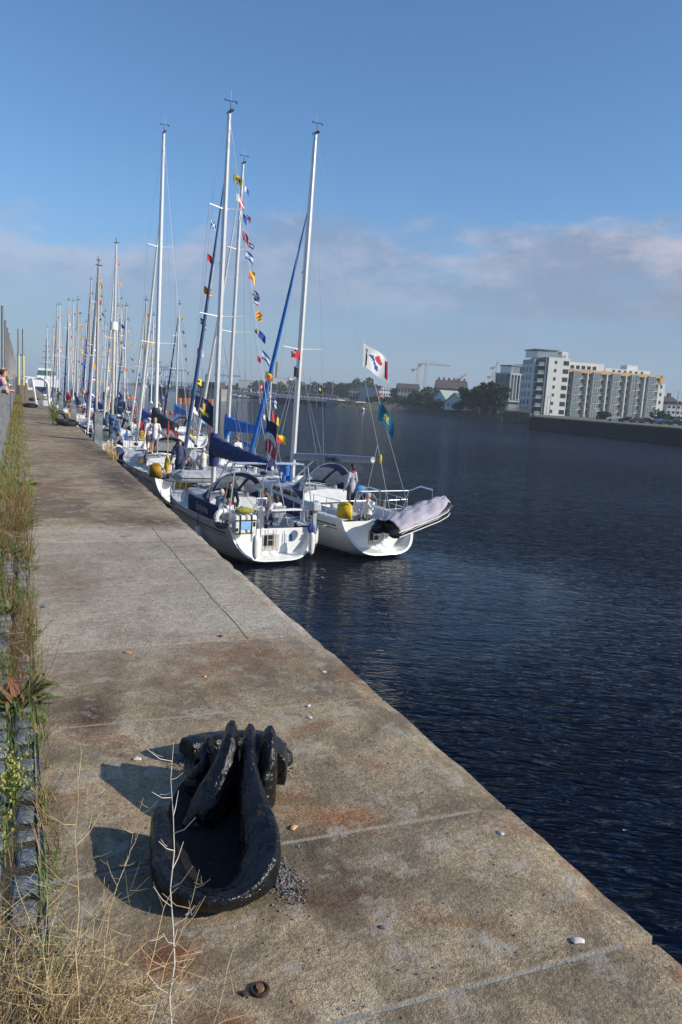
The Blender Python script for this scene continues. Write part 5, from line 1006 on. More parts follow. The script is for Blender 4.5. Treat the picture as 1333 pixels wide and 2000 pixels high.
# onlookers at the barrier
fa = [((-.27, .08, -.25), (-.10, .26, -.27)), ((.27, .08, -.25), (.10, .26, -.27))]
person((-.70, 18.4, .20), R(-75), 'stand', 1.74, 'skin', 'hair_dark', 'shirt_black', 'jeans', 'shoe_black', 'dark haired person in black jacket leaning over the barrier', lean=.32, arms=fa, long_hair=True); person((-.62, 24.0, .20), R(-80), 'stand', 1.64, 'skin', 'hair_dark', 'pink', 'jeans', 'shoe_white', 'person with bare arms and pink top leaning on the barrier behind the first', lean=.35, arms=fa, sleeves='short')
person((-.68, 31.0, .20), R(-80), 'stand', 1.72, 'skin', 'hair_blond', 'shirt_white', 'jeans', 'shoe_white', 'light haired person in white standing third along the barrier', lean=.2, arms=fa); person((-.7, 38.0, .20), R(-70), 'stand', 1.72, 'skin', 'hair_dark', 'hivis', 'jeans', 'shoe_black', 'person in yellow green safety vest far along the barrier', lean=.2, arms=fa)
# crews far down the line
rc = random.Random(12); tops = ['shirt_white', 'red_vest', 'shirt_navy', 'shirt_blue', 'shirt_pink', 'shirt_black', 'shirt_orange', 'shirt_cream']; tn = dict(shirt_white='white', red_vest='red', shirt_navy='navy', shirt_blue='blue', shirt_pink='pale pink', shirt_black='black', shirt_orange='orange', shirt_cream='cream')
for k, bt in enumerate([Ebt]+rowB[:6]+rowB[8:11]+rowB[15:17]):
    for j in range(2 if k < 7 else 1):
        tp = tops[(k*3+j*5) % 8]; src = None; where = (['of the green ketch']+[sp_[8] for sp_ in spec])[0 if k == 0 else rowB.index(bt)+1]
        person(bt['pt'](rc.uniform(-.8, .8), 1.2+1.1*j, bt['FB']-.45 if j else bt['FB']-.1), R(rc.uniform(0, 360)), 'stand' if j else 'sit', rc.uniform(1.6, 1.82), 'skin', rc.choice(['hair_dark', 'hair_grey', 'hair_blond']), tp, rc.choice(['jeans', 'shorts_grey']), 'shoe_white', f"{'standing' if j else 'seated'} crew member in {tn[tp]}, cockpit of yacht {where}", shorts=bool(k % 2))
# ================================================================== VEGETATION
def leafmat(name, c1, c2, c3=None):
    m, t, b = nodemat(name); ge = t.new('ShaderNodeNewGeometry')
    pts = [(0, c1), (.6, c2)]+([(1, c3)] if c3 else [])
    t.l.new(t.ramp(ge.outputs['Random Per Island'], pts), b.inputs['Base Color']); b.inputs['Roughness'].default_value = .7
    b.inputs['Specular IOR Level'].default_value = .25; return m
leafmat('grass_mix', (.09, .14, .03), (.20, .23, .06), (.38, .31, .13)); leafmat('grass_dry', (.27, .18, .08), (.46, .34, .17), (.60, .47, .26))
leafmat('grass_green', (.05, .09, .02), (.11, .17, .035), (.20, .23, .06)); leafmat('seed_brown', (.20, .11, .05), (.34, .20, .09), (.30, .24, .10))
leafmat('dock_leaf', (.06, .11, .03), (.13, .13, .04), (.22, .09, .05)); leafmat('yellow_bloom', (.30, .30, .07), (.46, .42, .12))
mat('straw', (.50, .37, .20), .7, var=.2, vs=20); mat('white_stem', (.58, .52, .44), .7, var=.15, vs=30); mat('brown_stem', (.17, .10, .06), .8, var=.3, vs=20)
leafmat('tree_dark', (.02, .042, .014), (.05, .085, .028), (.09, .12, .045)); leafmat('tree_mid', (.035, .062, .022), (.075, .115, .04), (.12, .15, .06))
def blade(mb, x, y, z0, h, wd, az, lean, rnd, seg=3):
    pts = []; d = Vector((math.cos(az), math.sin(az), 0)); sd = Vector((-d.y, d.x, 0))
    for k in range(seg+1):
        u = k/seg; pts.append((Vector((x, y, z0))+d*(lean*h*u*u)+Vector((0, 0, h*(u-.25*lean*u*u))), wd*(1-u*.85)))
    vs = []
    for p_, w_ in pts: vs += [p_-sd*w_/2, p_+sd*w_/2]
    mb.add(vs, [(2*k, 2*k+1, 2*k+3, 2*k+2) for k in range(seg)])
def tuft_field(name, n, yr, xr, hr, wd, mt, lab, seed, p=1.6, dens=None):
    r_ = random.Random(seed); mb = MB(); k = 0
    while k < n:
        Y = yr[0]+(yr[1]-yr[0])*r_.random()**p; x = r_.uniform(*xr); 
        if dens and r_.random() > dens(x, Y): continue
        cx_, cy_ = x, Y
        for _ in range(r_.randint(4, 9)):
            h = r_.uniform(*hr); blade(mb, cx_+r_.gauss(0, .018), cy_+r_.gauss(0, .018), -.03, h, wd*(1+.03*Y), r_.random()*6.283, r_.uniform(.1, .9), r_); k += 1
    return tag(mb.build(name, mt, smooth=False), lab, 'grass', kind='stuff')
def dens(x, Y):
    if Y < 3.2: return .12 if x < .06 else .8
    if Y < 9: return .20+.5*(math.sin(Y*3.3+x*9) > .35)
    if Y < 16: return .35+.4*(math.sin(Y*2.1) > 0)
    return 1
tuft_field('verge_grass', 18000, (11.5, 75), (-.33, .20), (.04, .15), .006, 'grass_mix', 'mixed green and yellow grass filling the strip between barrier and concrete', 21, 1.5, lambda x, Y: 1 if (x < .13+.1*math.sin(Y*1.7)) else .25)
tuft_field('dry_verge_grass', 3600, (10, 60), (-.33, .12), (.08, .22), .004, 'seed_brown', 'brown seeding grass heads among the green verge', 22, 1.4)
tuft_field('joint_grass', 9000, (1.7, 13), (-.34, .12), (.04, .13), .005, 'grass_green', 'short green grass growing in the joints of the stone setts', 23, 1.1, dens)
tuft_field('joint_dry_grass', 1800, (2.6, 12), (-.30, .12), (.06, .24), .0035, 'seed_brown', 'thin brown grass growing in the joints of the setts', 24, 1.1, dens)
tuft_field('edge_grass', 260, (17.5, 19.5), (1.9, 2.02), (.15, .35), .01, 'grass_dry', 'dry yellow grass hanging from the quay edge', 25, 1, None)
# individual plants
def rosette(x, y, n, L, wd, mt, name, lab, seed, rise=.6, z=-.02, cat='plant', wav=.15):
    r_ = random.Random(seed); mb = MB()
    for k in range(n):
        a = r_.random()*6.283; l = L*r_.uniform(.6, 1.1); d = Vector((math.cos(a), math.sin(a), 0)); s = Vector((-d.y, d.x, 0)); up = r_.uniform(.25, 1)*rise; w_ = wd*r_.uniform(.6, 1.1); ph = r_.random()*6
        def fn(u, v):
            ww = w_*math.sin(math.pi*min(1, .08+.92*u))**.7*(1+wav*math.sin(u*22+ph)); c_ = Vector((x, y, z))+d*l*(u*(1-.35*up*u))+Vector((0, 0, l*up*(math.sin(u*2.2))*.8))
            return c_+s*(v-.5)*ww+Vector((0, 0, .25*ww*abs(v-.5)*2+.08*ww*math.sin(u*17+ph)))
        mb.grid(fn, 8, 2)
    return tag(mb.build(name, mt), lab, cat)
g0 = G(38, 1385); rosette(g0.x, g0.y, 22, .26, .05, 'dock_leaf', 'dock_plant', 'broad leaved dock plant with green and reddish leaves at the left deck edge', 1, .9)
g0 = G(52, 948); rosette(g0.x, g0.y, 26, .26, .03, 'grass_green', 'leafy_weed', 'low leafy green weed on the concrete beside the barrier strip', 2, .5)
g0 = G(45, 1035); rosette(g0.x, g0.y, 40, .30, .016, 'grass_green', 'leafy_weed', 'bushy green weed tuft left of the dark tar patch', 3, 1.0)
g0 = G(30, 1078); rosette(g0.x, g0.y, 30, .13, .03, 'grass_green', 'leafy_weed', 'small dark green clover like weed in the setts', 4, .5)
g0 = G(52, 985); rosette(g0.x, g0.y, 16, .2, .012, 'grass_green', 'leafy_weed', 'thin flat weed creeping onto the slab edge', 5, .3)
g0 = G(20, 1195); rosette(g0.x, g0.y, 40, .16, .02, 'grass_green', 'leafy_weed', 'low yellow green weed in the setts at the far left', 6, .8)
g0 = G(62, 1110); rosette(g0.x, g0.y, 18, .14, .012, 'grass_green', 'leafy_weed', 'small creeping weed beside the slab side by the clover', 7, .4)
def flowering(x, y, h, n, lab, name='groundsel', fl='yellow_bloom', seed=1, spread=.12, bloom=.006, z=-.02):
    r_ = random.Random(seed); rt = empty(name, (x, y, z), 0, lab, 'plant'); st = MB(); lf = MB(); bl = MB()
    for k in range(n):
        a = r_.random()*6.283; d = Vector((math.cos(a), math.sin(a), 0))*spread*r_.random(); hh = h*r_.uniform(.6, 1)
        pts = [Vector((0, 0, 0)), d*.4+Vector((0, 0, hh*.45)), d+Vector((0, 0, hh))]; st.tube(pts, [.003, .0022, .001], 4)
        for q in range(9):
            u = r_.uniform(.2, 1); p_ = pts[0].lerp(pts[1], u*2) if u < .5 else pts[1].lerp(pts[2], u*2-1); b_ = r_.random()*6.283; l = .035*r_.uniform(.5, 1.2)
            e = p_+Vector((math.cos(b_)*l, math.sin(b_)*l, l*.6)); lf.tube([p_, (p_+e)/2+Vector((0, 0, .004)), e], [.0015, .0028, .0006], 3)
            if u > .45: bl.ball(e, (bloom*.7, bloom*.7, bloom), 5, 4)
    st.build('stem', 'grass_green', rt); lf.build('leaves', 'grass_green', rt)
    if fl: bl.build('flower_heads', fl, rt)['kind'] = 'stuff'
g0 = G(42, 1580); flowering(g0.x-.03, g0.y+.05, .26, 16, 'bushy groundsel weed with small yellow green flower heads left of the bollard', seed=2)
g0 = G(22, 1700); flowering(g0.x-.02, g0.y+.05, .30, 3, 'single upright green weed stem growing from the setts below the groundsel', seed=3, spread=.03)
g0 = G(60, 1255); flowering(g0.x, g0.y, .14, 18, 'light green feathery weed by the left slab edge', 'feathery_weed', None, 4, .14)
g0 = G(105, 832); flowering(g0.x, g0.y, .9, 30, 'tall bright green weed growing beside the old tyre', 'tall_weed', 'grass_green', 5, .22, .02)
def branchy(x, y, h, lean, az, mt, lab, seed, nb=13, bl=.16, r0=.0032, name='dry_stem', sub=2, z=-.02, a0=0.0):
    r_ = random.Random(seed); st = MB(); br = st; d = Vector((math.cos(az), math.sin(az), 0)); pts = []
    for k in range(12):
        u = k/11; pts.append(Vector((0, 0, h*u))+d*lean*h*u*u+Vector((.006*math.sin(k*2.1+seed), .006*math.cos(k*1.7), 0)))
    st.tube(pts, [r0*(1-.75*k/11) for k in range(12)], 6)
    for k in range(nb):
        u = a0+(.97-a0)*(k+.6)/nb; i = min(10, int(u*11)); p_ = pts[i].lerp(pts[i+1], u*11-i); a = k*2.4+r_.random(); l = bl*r_.uniform(.5, 1.15)*(1.15-.6*u)
        # branches fan mostly across the view, rising
        e = Vector((math.cos(a)*1.2, math.sin(a)*.7, .55+r_.random()*.5)).normalized()*l; m_ = p_+e*.5-Vector((0, 0, l*.10)); q_ = p_+e+Vector((0, 0, l*.06))
        br.tube([p_, m_, q_], [r0*.45, r0*.38, r0*.26], 4)
        for s_ in range(r_.randint(0, sub)):
            v_ = r_.uniform(.3, .85); b_ = p_.lerp(q_, v_); f_ = Vector((r_.uniform(-1, 1), r_.uniform(-1, 1), r_.uniform(0, 1))).normalized()*l*.45
            br.tube([b_, b_+f_*.5+Vector((0, 0, -.004)), b_+f_], [r0*.34, r0*.3, r0*.2], 4)
    o = st.build(name, mt); o.location = (x, y, z); tag(o, lab, 'dried plant')
def rooted(top_px, z_top, root, **kw):
    g_ = G(top_px[0], top_px[1], z_top); dx, dy = g_.x-root[0], g_.y-root[1]; h = z_top+.02; ln = math.hypot(dx, dy)/h
    branchy(root[0], root[1], h, ln, math.atan2(dy, dx), **kw)
rooted((337, 1452), .62, (.33, 1.60), mt='white_stem', lab='slender white dried stem with upswept straw twigs standing in front of the bollard', seed=3, nb=15, bl=.13, r0=.0030, a0=.3, sub=1)
rooted((150, 1490), .55, (.12, 1.62), mt='straw', lab='pale straw coloured branching stem reaching up left of the bollard shadow', seed=5, nb=12, bl=.16, r0=.0024, a0=.35, sub=3)
rooted((282, 1560), .42, (.14, 1.78), mt='straw', lab='straw coloured branching stem whose tips cross the bollard shadow', seed=8, nb=11, bl=.15, r0=.0022, a0=.35, sub=3)
rooted((395, 1700), .40, (.20, 1.50), mt='straw', lab='low arching straw stem leaning across the front horn of the bollard', seed=13, nb=11, bl=.14, r0=.0022, a0=.35, sub=3)
rooted((90, 1700), .40, (.05, 1.66), mt='straw', lab='leftmost dry branching stem over the setts', seed=19, nb=10, bl=.14, r0=.002, a0=.3, sub=3)
rooted((225, 1830), .30, (.30, 1.35), mt='brown_stem', lab='dark brown dead twiggy stem at the bottom of the view', seed=23, nb=13, bl=.12, r0=.0022, a0=.2, sub=3)
rooted((330, 1880), .26, (.36, 1.36), mt='brown_stem', lab='brown dead stem right of the straw tangle at the bottom', seed=29, nb=10, bl=.10, r0=.002, a0=.2, sub=2)
rooted((70, 1150), .36, (.03, 3.6), mt='grass_green', lab='long thin green stalk standing up from the setts past the dock plant', seed=31, nb=3, bl=.05, r0=.0026, a0=.6, sub=0)
def tangle(name, n, c, sx_, sy_, hr, mt, lab, seed, r0=.0011, sp=1.0, kind='stuff', zr=(0.0, .12)):
    r_ = random.Random(seed); mb = MB()
    for _ in range(n):
        x, y = c[0]+r_.gauss(0, sx_), c[1]+r_.gauss(0, sy_); y = max(y, 1.22); a = r_.random()*6.283; h = r_.uniform(*hr); d = Vector((math.cos(a), math.sin(a), 0)); z0 = r_.uniform(*zr); sag = r_.uniform(.2, 1.1)*sp; pts = []
        for k in range(6):
            u = k/5; pts.append(Vector((x, y, z0))+d*h*sag*u+Vector((0, 0, h*(u*.9-.75*sag*u*u)))+Vector((.01*math.sin(5*u+a), .01*math.cos(4*u+a), 0)))
        pts = [Vector((p_.x, p_.y, max(p_.z, .003))) for p_ in pts]; mb.tube(pts, [r0, r0, r0*.9, r0*.8, r0*.6, r0*.4], 3, cap=False)
        if r_.random() < .6:
            b_ = pts[3]; f_ = Vector((r_.uniform(-1, 1), r_.uniform(-1, 1), r_.uniform(-.3, 1))).normalized()*h*.3; mb.tube([b_, b_+f_*.5, b_+f_], [r0*.7, r0*.6, r0*.4], 3, cap=False)
    return tag(mb.build(name, mt), lab, 'grass', kind=kind)
tangle('straw_tangle', 1500, (-.02, 1.66), .11, .20, (.12, .38), 'grass_dry', 'tangle of pale dry straw at the lower left corner', 41, r0=.0012)
tangle('straw_tangle', 420, (.14, 1.72), .13, .12, (.12, .34), 'grass_dry', 'loose dry straw stems spreading over the concrete at the lower left', 42)
tangle('brown_grass', 420, (.10, 1.42), .13, .07, (.08, .24), 'brown_stem', 'dark brown dead grass at the bottom left of the view', 43)
tangle('straw_tangle', 160, (-.16, 2.0), .07, .18, (.15, .30), 'grass_dry', 'dry grass stems over the setts below the groundsel', 44)
tuft_field('green_tuft', 900, (1.25, 1.65), (-.16, .10), (.04, .13), .006, 'grass_green', 'green grass under the straw at the lower left corner', 45, 1)
tangle('seed_stems', 120, (0.0, 4.6), .05, .5, (.2, .5), 'seed_brown', 'brown seeding grass stems beyond the dock plant', 46, r0=.0016, sp=.3)
tangle('seed_stems', 160, (0.0, 8.6), .07, 1.2, (.25, .5), 'seed_brown', 'reddish brown grass stems beside the greyer slabs', 47, r0=.0022, sp=.3)

# ================================================================== FAR BANK
m, t, b = nodemat('bank_ground'); p = t.pos()
t.l.new(t.mix(t.noise(p, .3, 5, .7), (.06, .075, .035), (.17, .16, .11)), b.inputs['Base Color']); b.inputs['Roughness'].default_value = 1
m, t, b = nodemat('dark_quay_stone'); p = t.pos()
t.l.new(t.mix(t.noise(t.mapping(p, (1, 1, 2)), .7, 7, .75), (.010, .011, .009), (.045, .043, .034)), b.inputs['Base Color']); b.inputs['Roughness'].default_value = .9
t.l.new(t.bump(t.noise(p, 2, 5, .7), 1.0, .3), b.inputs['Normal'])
m, t, b = nodemat('bank_rock'); p = t.pos()
t.l.new(t.mix(t.noise(p, 1.2, 6, .75), (.03, .035, .02), (.12, .115, .08)), b.inputs['Base Color']); b.inputs['Roughness'].default_value = .95
t.l.new(t.bump(t.noise(p, 1.5, 5, .7), 1.0, .6), b.inputs['Normal'])
QZ = -.8
q1 = G(1034, 838, WZ); q2 = G(1333, 870, WZ); dq = (q2-q1).normalized()
def v2(p_, z): return (p_.x, p_.y, z)
# waterline of the natural bank, from the bridge abutment to the glass office
bank = [G(x, y, WZ) for x, y in [(652, 797), (700, 800.5), (760, 803.5), (820, 808), (880, 813.5), (940, 819), (985, 823.5)]]
shore = bank+[G(1036, 827, WZ)]
# land behind: one sheet reaching the horizon
mb = MB(); back = [Vector((p_.x, p_.y, 0))+(FWD*.85+RGT*.4).normalized()*6 for p_ in shore]
n_ = len(back)
far_pts = [Vector((p_.x, p_.y, 0))+FWD*2500+RGT*(i-n_/2)*220 for i, p_ in enumerate(back)]
mb.add([v2(p_, -1.0) for p_ in back]+[v2(p_, -1.0) for p_ in far_pts], [(i, i+1, n_+i+1, n_+i) for i in range(n_-1)])
mb.build('far_bank_ground', 'bank_ground', smooth=False)['kind'] = 'structure'
mb = MB(); rr = random.Random(9); N = 90
def along(L, u):
    f_ = u*(len(L)-1); i = min(int(f_), len(L)-2); return L[i].lerp(L[i+1], f_-i)
mb.grid(lambda u, v: (lambda a, b_: (a.x+(b_.x-a.x)*v*1.05+rr.uniform(-.4, .4), a.y+(b_.y-a.y)*v*1.05+rr.uniform(-.4, .4), WZ-.1+(2.75*v)+rr.uniform(-.15, .15)))(along(shore, u), along(back, u)), N, 6)
mb.build('rocky_bank', 'bank_rock', smooth=False)['kind'] = 'structure'
# opposite quay: dark stone wall, grass and parking behind
e0 = q1; e1 = q1+dq*170; inl = (Vector((-dq.y, dq.x, 0)) if Vector((-dq.y, dq.x, 0)).dot(RGT) > 0 else Vector((dq.y, -dq.x, 0)))
cn = G(1030, 835, WZ)
mb = MB(); bk0 = e0+inl*150+FWD*20; bk1 = e1+inl*260
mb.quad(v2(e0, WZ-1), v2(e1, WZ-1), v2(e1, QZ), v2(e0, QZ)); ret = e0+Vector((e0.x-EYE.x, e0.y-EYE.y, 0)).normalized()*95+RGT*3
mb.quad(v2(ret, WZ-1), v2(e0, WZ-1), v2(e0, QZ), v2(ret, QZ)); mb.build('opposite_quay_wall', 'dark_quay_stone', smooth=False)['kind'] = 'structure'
mb = MB(); mb.add([v2(e0, QZ), v2(e1, QZ), v2(bk1, QZ), v2(e0+inl*150+FWD*300, QZ), v2(ret, QZ)], [(0, 1, 2, 3, 4)])
mb.build('opposite_quay_top', 'bank_ground', smooth=False)['kind'] = 'structure'
mat('kerb_stone', (.16, .15, .13), .9, var=.3, vs=.5)
mb = MB(); a_, b_ = e0, e1; o_ = inl*.9
mb.add([v2(p_, z) for z in (QZ, QZ+.25) for p_ in (a_+inl*.02, b_+inl*.02, b_+o_, a_+o_)], [(4, 5, 6, 7), (0, 1, 5, 4), (3, 0, 4, 7), (2, 3, 7, 6)]); mb.build('opposite_quay_coping', 'kerb_stone', smooth=False)['kind'] = 'structure'

# buildings
mat('render_white', (.66, .65, .61), .8, var=.05, vs=.2); mat('render_grey', (.30, .33, .36), .7, var=.08, vs=.2); mat('brown_clad', (.44, .27, .15), .7, var=.15, vs=1)
mat('orange_clad', (.58, .36, .17), .7, var=.08, vs=.5); mat('balcony_glass', (.32, .39, .39), .1, alpha=.5, var=.2); mat('win_glass', (.03, .045, .05), .07, var=.5, vs=.6); mat('blue_glass', (.05, .09, .11), .08, var=.4, vs=.3)
mat('frame_grey', (.16, .18, .19), .5); mat('concrete_slab', (.52, .53, .52), .8, var=.1, vs=.5); mat('roof_dark', (.05, .055, .06), .7); mat('brick', (.20, .11, .08), .9, var=.2, vs=.3); mat('roof_brown', (.09, .065, .055), .9)
mat('stone_grey', (.28, .27, .25), .9, var=.15, vs=.3); mat('crane_paint', (.42, .30, .20), .6); mat('crane_blue', (.30, .45, .55), .6); mat('ware_white', (.62, .60, .57), .7, var=.05)
def frame_at(px0, py0, px1, py1, D0, D1, z=None):
    a = AD(px0, py0, D0); b_ = AD(px1, py1, D1); zz = (a.z+b_.z)/2 if z is None else z; u = Vector((b_.x-a.x, b_.y-a.y, 0)); L = u.length
    return Vector((a.x, a.y, zz)), math.atan2(u.y, u.x), L
# -- apartment block
o0, rz, LW = frame_at(1062, 812, 1290, 825, 262, 272, QZ-.2)
S = LW/805.0    # metres per zoomed pixel along the facade
apt = empty('apartment_block', o0, rz, 'long white seven storey apartment block with glazed balcony bays and orange top band', 'building')
def X(z): return (z-360)*S
HT = 20.4; FH = 2.72
# local: x along facade, y = into the building, z up
MB().box((0, 0, 0), (X(500), 14, HT-1.0)).build('corner_block', 'render_white', apt, smooth=False)
MB().box((X(500), 2.0, 0), (X(1125), 14, 15.6)).build('bay_wall', 'brown_clad', apt, smooth=False)
MB().box((X(1125), .3, 0), (X(1165)+.5, 14, 13.4)).build('end_block', 'render_white', apt, smooth=False)
MB().box((X(500)-.1, -.05, 15.0), (X(1140), 2.2, 16.1)).build('top_band', 'orange_clad', apt, smooth=False)
MB().box((X(1128), -.05, 13.3), (X(1145)+.4, 10, 16.1)).build('top_band_end', 'orange_clad', apt, smooth=False)
MB().box((X(500), 3.5, 15.6), (X(770), 13, 18.6)).build('penthouse', 'render_white', apt, smooth=False)
MB().box((X(780), 3.5, 15.6), (X(1095), 13, 17.4)).build('penthouse', 'render_white', apt, smooth=False)
MB().box((X(945), 5, 17.4), (X(1020), 9, 19.0)).build('plant_room', 'render_white', apt, smooth=False)
MB().box((X(290)+1, 3, HT-1), (X(440), 12, HT+1.4)).build('roof_lounge', 'balcony_glass', apt, smooth=False)
MB().box((X(285)+.6, 2.6, HT+1.4), (X(450), 12.4, HT+1.65)).build('roof_slab', 'frame_grey', apt, smooth=False)
MB().box((X(470), 3, HT-1), (X(512), 6, HT+1.3)).build('lift_tower', 'render_white', apt, smooth=False)
MB().box((.1, .1, HT-1), (X(470), .16, HT)).build('roof_railing', 'balcony_glass', apt, smooth=False)
def win(x, z, w_, h, y=0.0, parent=apt, nm='window', g='win_glass', fr='frame_grey'):
    f = MB().box((x, y-.05, z), (x+w_, y+.02, z+h)).build(nm, fr, parent, smooth=False); MB().box((x+.08, y-.07, z+.08), (x+w_-.08, y-.052, z+h-.08)).build('pane', g, f, smooth=False)
for k in range(7):
    zz = .7+k*FH; win(X(458), zz, 2.0, 1.5); win(X(400), zz+.25, .85, 1.1)
for k in range(5): win(X(1133)+.35, .8+k*FH, .75, 1.2, .3)
for k in range(5): win(X(540)+k*2.1, 16.4, 1.4, 1.2, 3.5)
for k in range(6): win(X(830)+k*2.2, 16.0, .9, 1.0, 3.5)
fins = [625, 757, 888, 1018]
xb = [X(503)]+[X(f) for f in fins]+[X(1125)]
for i in range(5):
    x0, x1 = xb[i]+.3, xb[i+1]-.1; mid = x0+(x1-x0)*(.46 if i else .40); bw = 1.32
    for k in range(6):
        z0 = .1+k*2.6
        MB().box((x0, .1, z0-.12), (x1, 2.1, z0+.1)).build('balcony_slab', 'concrete_slab', apt, smooth=False)
        MB().box((x0, .12, z0+.1), (mid-bw, .18, z0+1.05)).build('balustrade', 'balcony_glass', apt, smooth=False)
        MB().box((mid+bw, .12, z0+.1), (x1, .18, z0+1.05)).build('balustrade', 'balcony_glass', apt, smooth=False)
        f = MB(); 
        for q in (-1, -.33, .33, 1): f.box((mid+q*bw-.06, -.62, z0+.1), (mid+q*bw+.06, -.5, z0+2.45))
        f.box((mid-bw, -.62, z0+2.3), (mid+bw, .1, z0+2.5)); f.box((mid-bw-.06, -.6, z0+.1), (mid-bw+.06, 1.9, z0+2.3)); f.box((mid+bw-.06, -.6, z0+.1), (mid+bw+.06, 1.9, z0+2.3)); f = f.build('glazed_bay', 'concrete_slab', apt, smooth=False)
        MB().box((mid-bw+.06, -.56, z0+.15), (mid+bw-.06, -.52, z0+2.3)).build('pane', 'balcony_glass', f, smooth=False)
        MB().box((x0+.3, 1.95, z0+.2), (mid-bw-.2, 1.99, z0+2.2)).build('balcony_door', 'win_glass', apt, smooth=False)
for f_ in fins: MB().box((X(f_)-.18, -.5, 0), (X(f_)+.22, 2.2, 15.2)).build('fin_wall', 'render_white', apt, smooth=False)
# left return with balconies
MB().box((-3.6, 3.0, 0), (-.003, 12, HT-1.8)).build('return_wing', 'render_white', apt, smooth=False)
MB().box((-.9, .3, 0), (-.02, 3, HT-1.0)).build('corner_wall', 'frame_grey', apt, smooth=False)
for k in range(7):
    z0 = .3+k*FH; s_ = MB().box((-3.3, .5, z0-.15), (-.92, 3.0, z0+.08)).build('balcony_slab', 'concrete_slab', apt, smooth=False); MB().box((-3.3, .5, z0+.08), (-.92, .56, z0+1.05)).build('balustrade', 'balcony_glass', s_, smooth=False)
    win(-3.3, z0+.15, 2.2, 2.1, 3.0, g='blue_glass')
    for q_ in (5, 7.6, 10): MB().box((-3.68, q_, z0+.5), (-3.61, q_+1.1, z0+2.0)).build('window', 'win_glass', apt, smooth=False)
# -- glass office
o0, rz, LW = frame_at(990, 807, 1031, 810, 300, 306, -1.2); ofc = empty('glass_office', o0, rz, 'grey office building with tall glazed frame left of the apartment block', 'building')
MB().box((0, 1.2, 0), (LW, 8, 14.5)).build('body', 'blue_glass', ofc, smooth=False); MB().box((-.3, -.6, 14.5), (LW*.86, 8, 15.2)).build('roof_slab', 'render_grey', ofc, smooth=False)
MB().box((LW*.2, 2, 15.2), (LW*.8, 8, 18)).build('upper_storey', 'balcony_glass', ofc, smooth=False); MB().box((LW*.18, 1.6, 18), (LW*.82, 8.4, 18.4)).build('upper_roof', 'frame_grey', ofc, smooth=False)
MB().box((LW*.80, -.2, 0), (LW*.999, 8.2, 19)).build('stair_wall', 'render_white', ofc, smooth=False); MB().box((LW*.60, -.62, 0), (LW*.798, 1.4, 14.5)).build('side_wall', 'render_grey', ofc, smooth=False)
for k in range(5): MB().box((k*LW*.145-.2, -.6, 4.8), (k*LW*.145+.25, -.1, 14.5)).build('column', 'render_grey', ofc, smooth=False)
MB().box((0, -.5, 4.2), (LW*.6, 1.1, 4.8)).build('floor_band', 'render_grey', ofc, smooth=False); MB().box((0, -.5, 1.0), (LW*.75, 1.1, 3.4)).build('ground_floor_glazing', 'balcony_glass', ofc, smooth=False)
# -- generic block
ordn = ['first', 'second', 'third', 'fourth', 'fifth', 'sixth']
def block(name, lab, px0, px1, pyt, pyb, D, wall, roof, floors, cols, dep=12, pitched=0.0, z=None, D1=None, wh=.5, cat='building', grp=None, chim=0, ztop=None):
    o0, rz, LW = frame_at(px0, pyb, px1, pyb+.061*(px1-px0), D, D1 or D, z); r_ = empty(name, o0, rz, lab, cat, grp)
    h = AD(px0, pyt, D).z-o0.z; MB().box((0, 0, -1), (LW, dep, h)).build('wall', wall, r_, smooth=False)
    if pitched:
        mb = MB().add([(-.3, -.4, h), (LW+.3, -.4, h), (LW+.3, dep+.4, h), (-.3, dep+.4, h), (-.3, dep/2, h+pitched), (LW+.3, dep/2, h+pitched)], [(0, 1, 5, 4), (2, 3, 4, 5), (0, 4, 3), (1, 2, 5)])
    else: mb = MB().box((-.2, -.2, h), (LW+.2, dep+.2, h+.35))
    rf = mb.build('roof', roof, r_, smooth=False)
    for c_ in range(chim): MB().box((LW*(c_+.5)/chim-.6, dep/2-.8, h+pitched*.5), (LW*(c_+.5)/chim+.6, dep/2+.8, h+pitched+1.6)).build('chimney', 'brick', rf, smooth=False)
    for f_ in range(floors):
        for c_ in range(cols):
            fh = h/floors; cw = LW/cols; MB().box((cw*(c_+.22), -.06, fh*(f_+.5-wh/2)), (cw*(c_+.78), -.01, fh*(f_+.5+wh/2))).build('window', 'win_glass', r_, smooth=False)
    return r_
block('apartment_flats', 'white balconied low flats at the far right behind parked cars', 1300, 1345, 789, 820, 300, 'render_white', 'roof_dark', 3, 5, wh=.45)
block('brick_house', 'brown brick house with chimneys behind the far right white flats', 1292, 1320, 783, 815, 330, 'brick', 'roof_brown', 2, 2, pitched=2, chim=2)
ct = [(846, 868, 777, 793), (866, 905, 780, 795)]
def gable(name, lab, px0, px1, pyt, pyb, D, wall, roof, rise):
    o0, rz, LW = frame_at(px0, pyb, px1, pyb+2, D, D-6); r_ = empty(name, o0, rz, lab, 'house'); h = AD(px0, pyt, D).z-o0.z
    mb = MB(); mb.add([(0, 0, -1), (LW, 0, -1), (LW, 0, h), (LW/2, 0, h+rise), (0, 0, h), (0, 16, -1), (LW, 16, -1), (LW, 16, h), (LW/2, 16, h+rise), (0, 16, h)], [(0, 1, 2, 3, 4), (9, 8, 7, 6, 5), (1, 6, 7, 2), (5, 0, 4, 9)]); mb.build('wall', wall, r_, smooth=False)
    mb = MB(); e = .35
    mb.add([(-e, -e, h-.1), (LW/2, -e, h+rise+.15), (LW+e, -e, h-.1), (-e, 16+e, h-.1), (LW/2, 16+e, h+rise+.15), (LW+e, 16+e, h-.1)], [(0, 1, 4, 3), (1, 2, 5, 4)]); mb.build('roof', roof, r_, smooth=False, solid=.15)
    for k in range(3): win(LW*(.15+.28*k), h*.4, LW*.12, h*.35, -.02, r_)
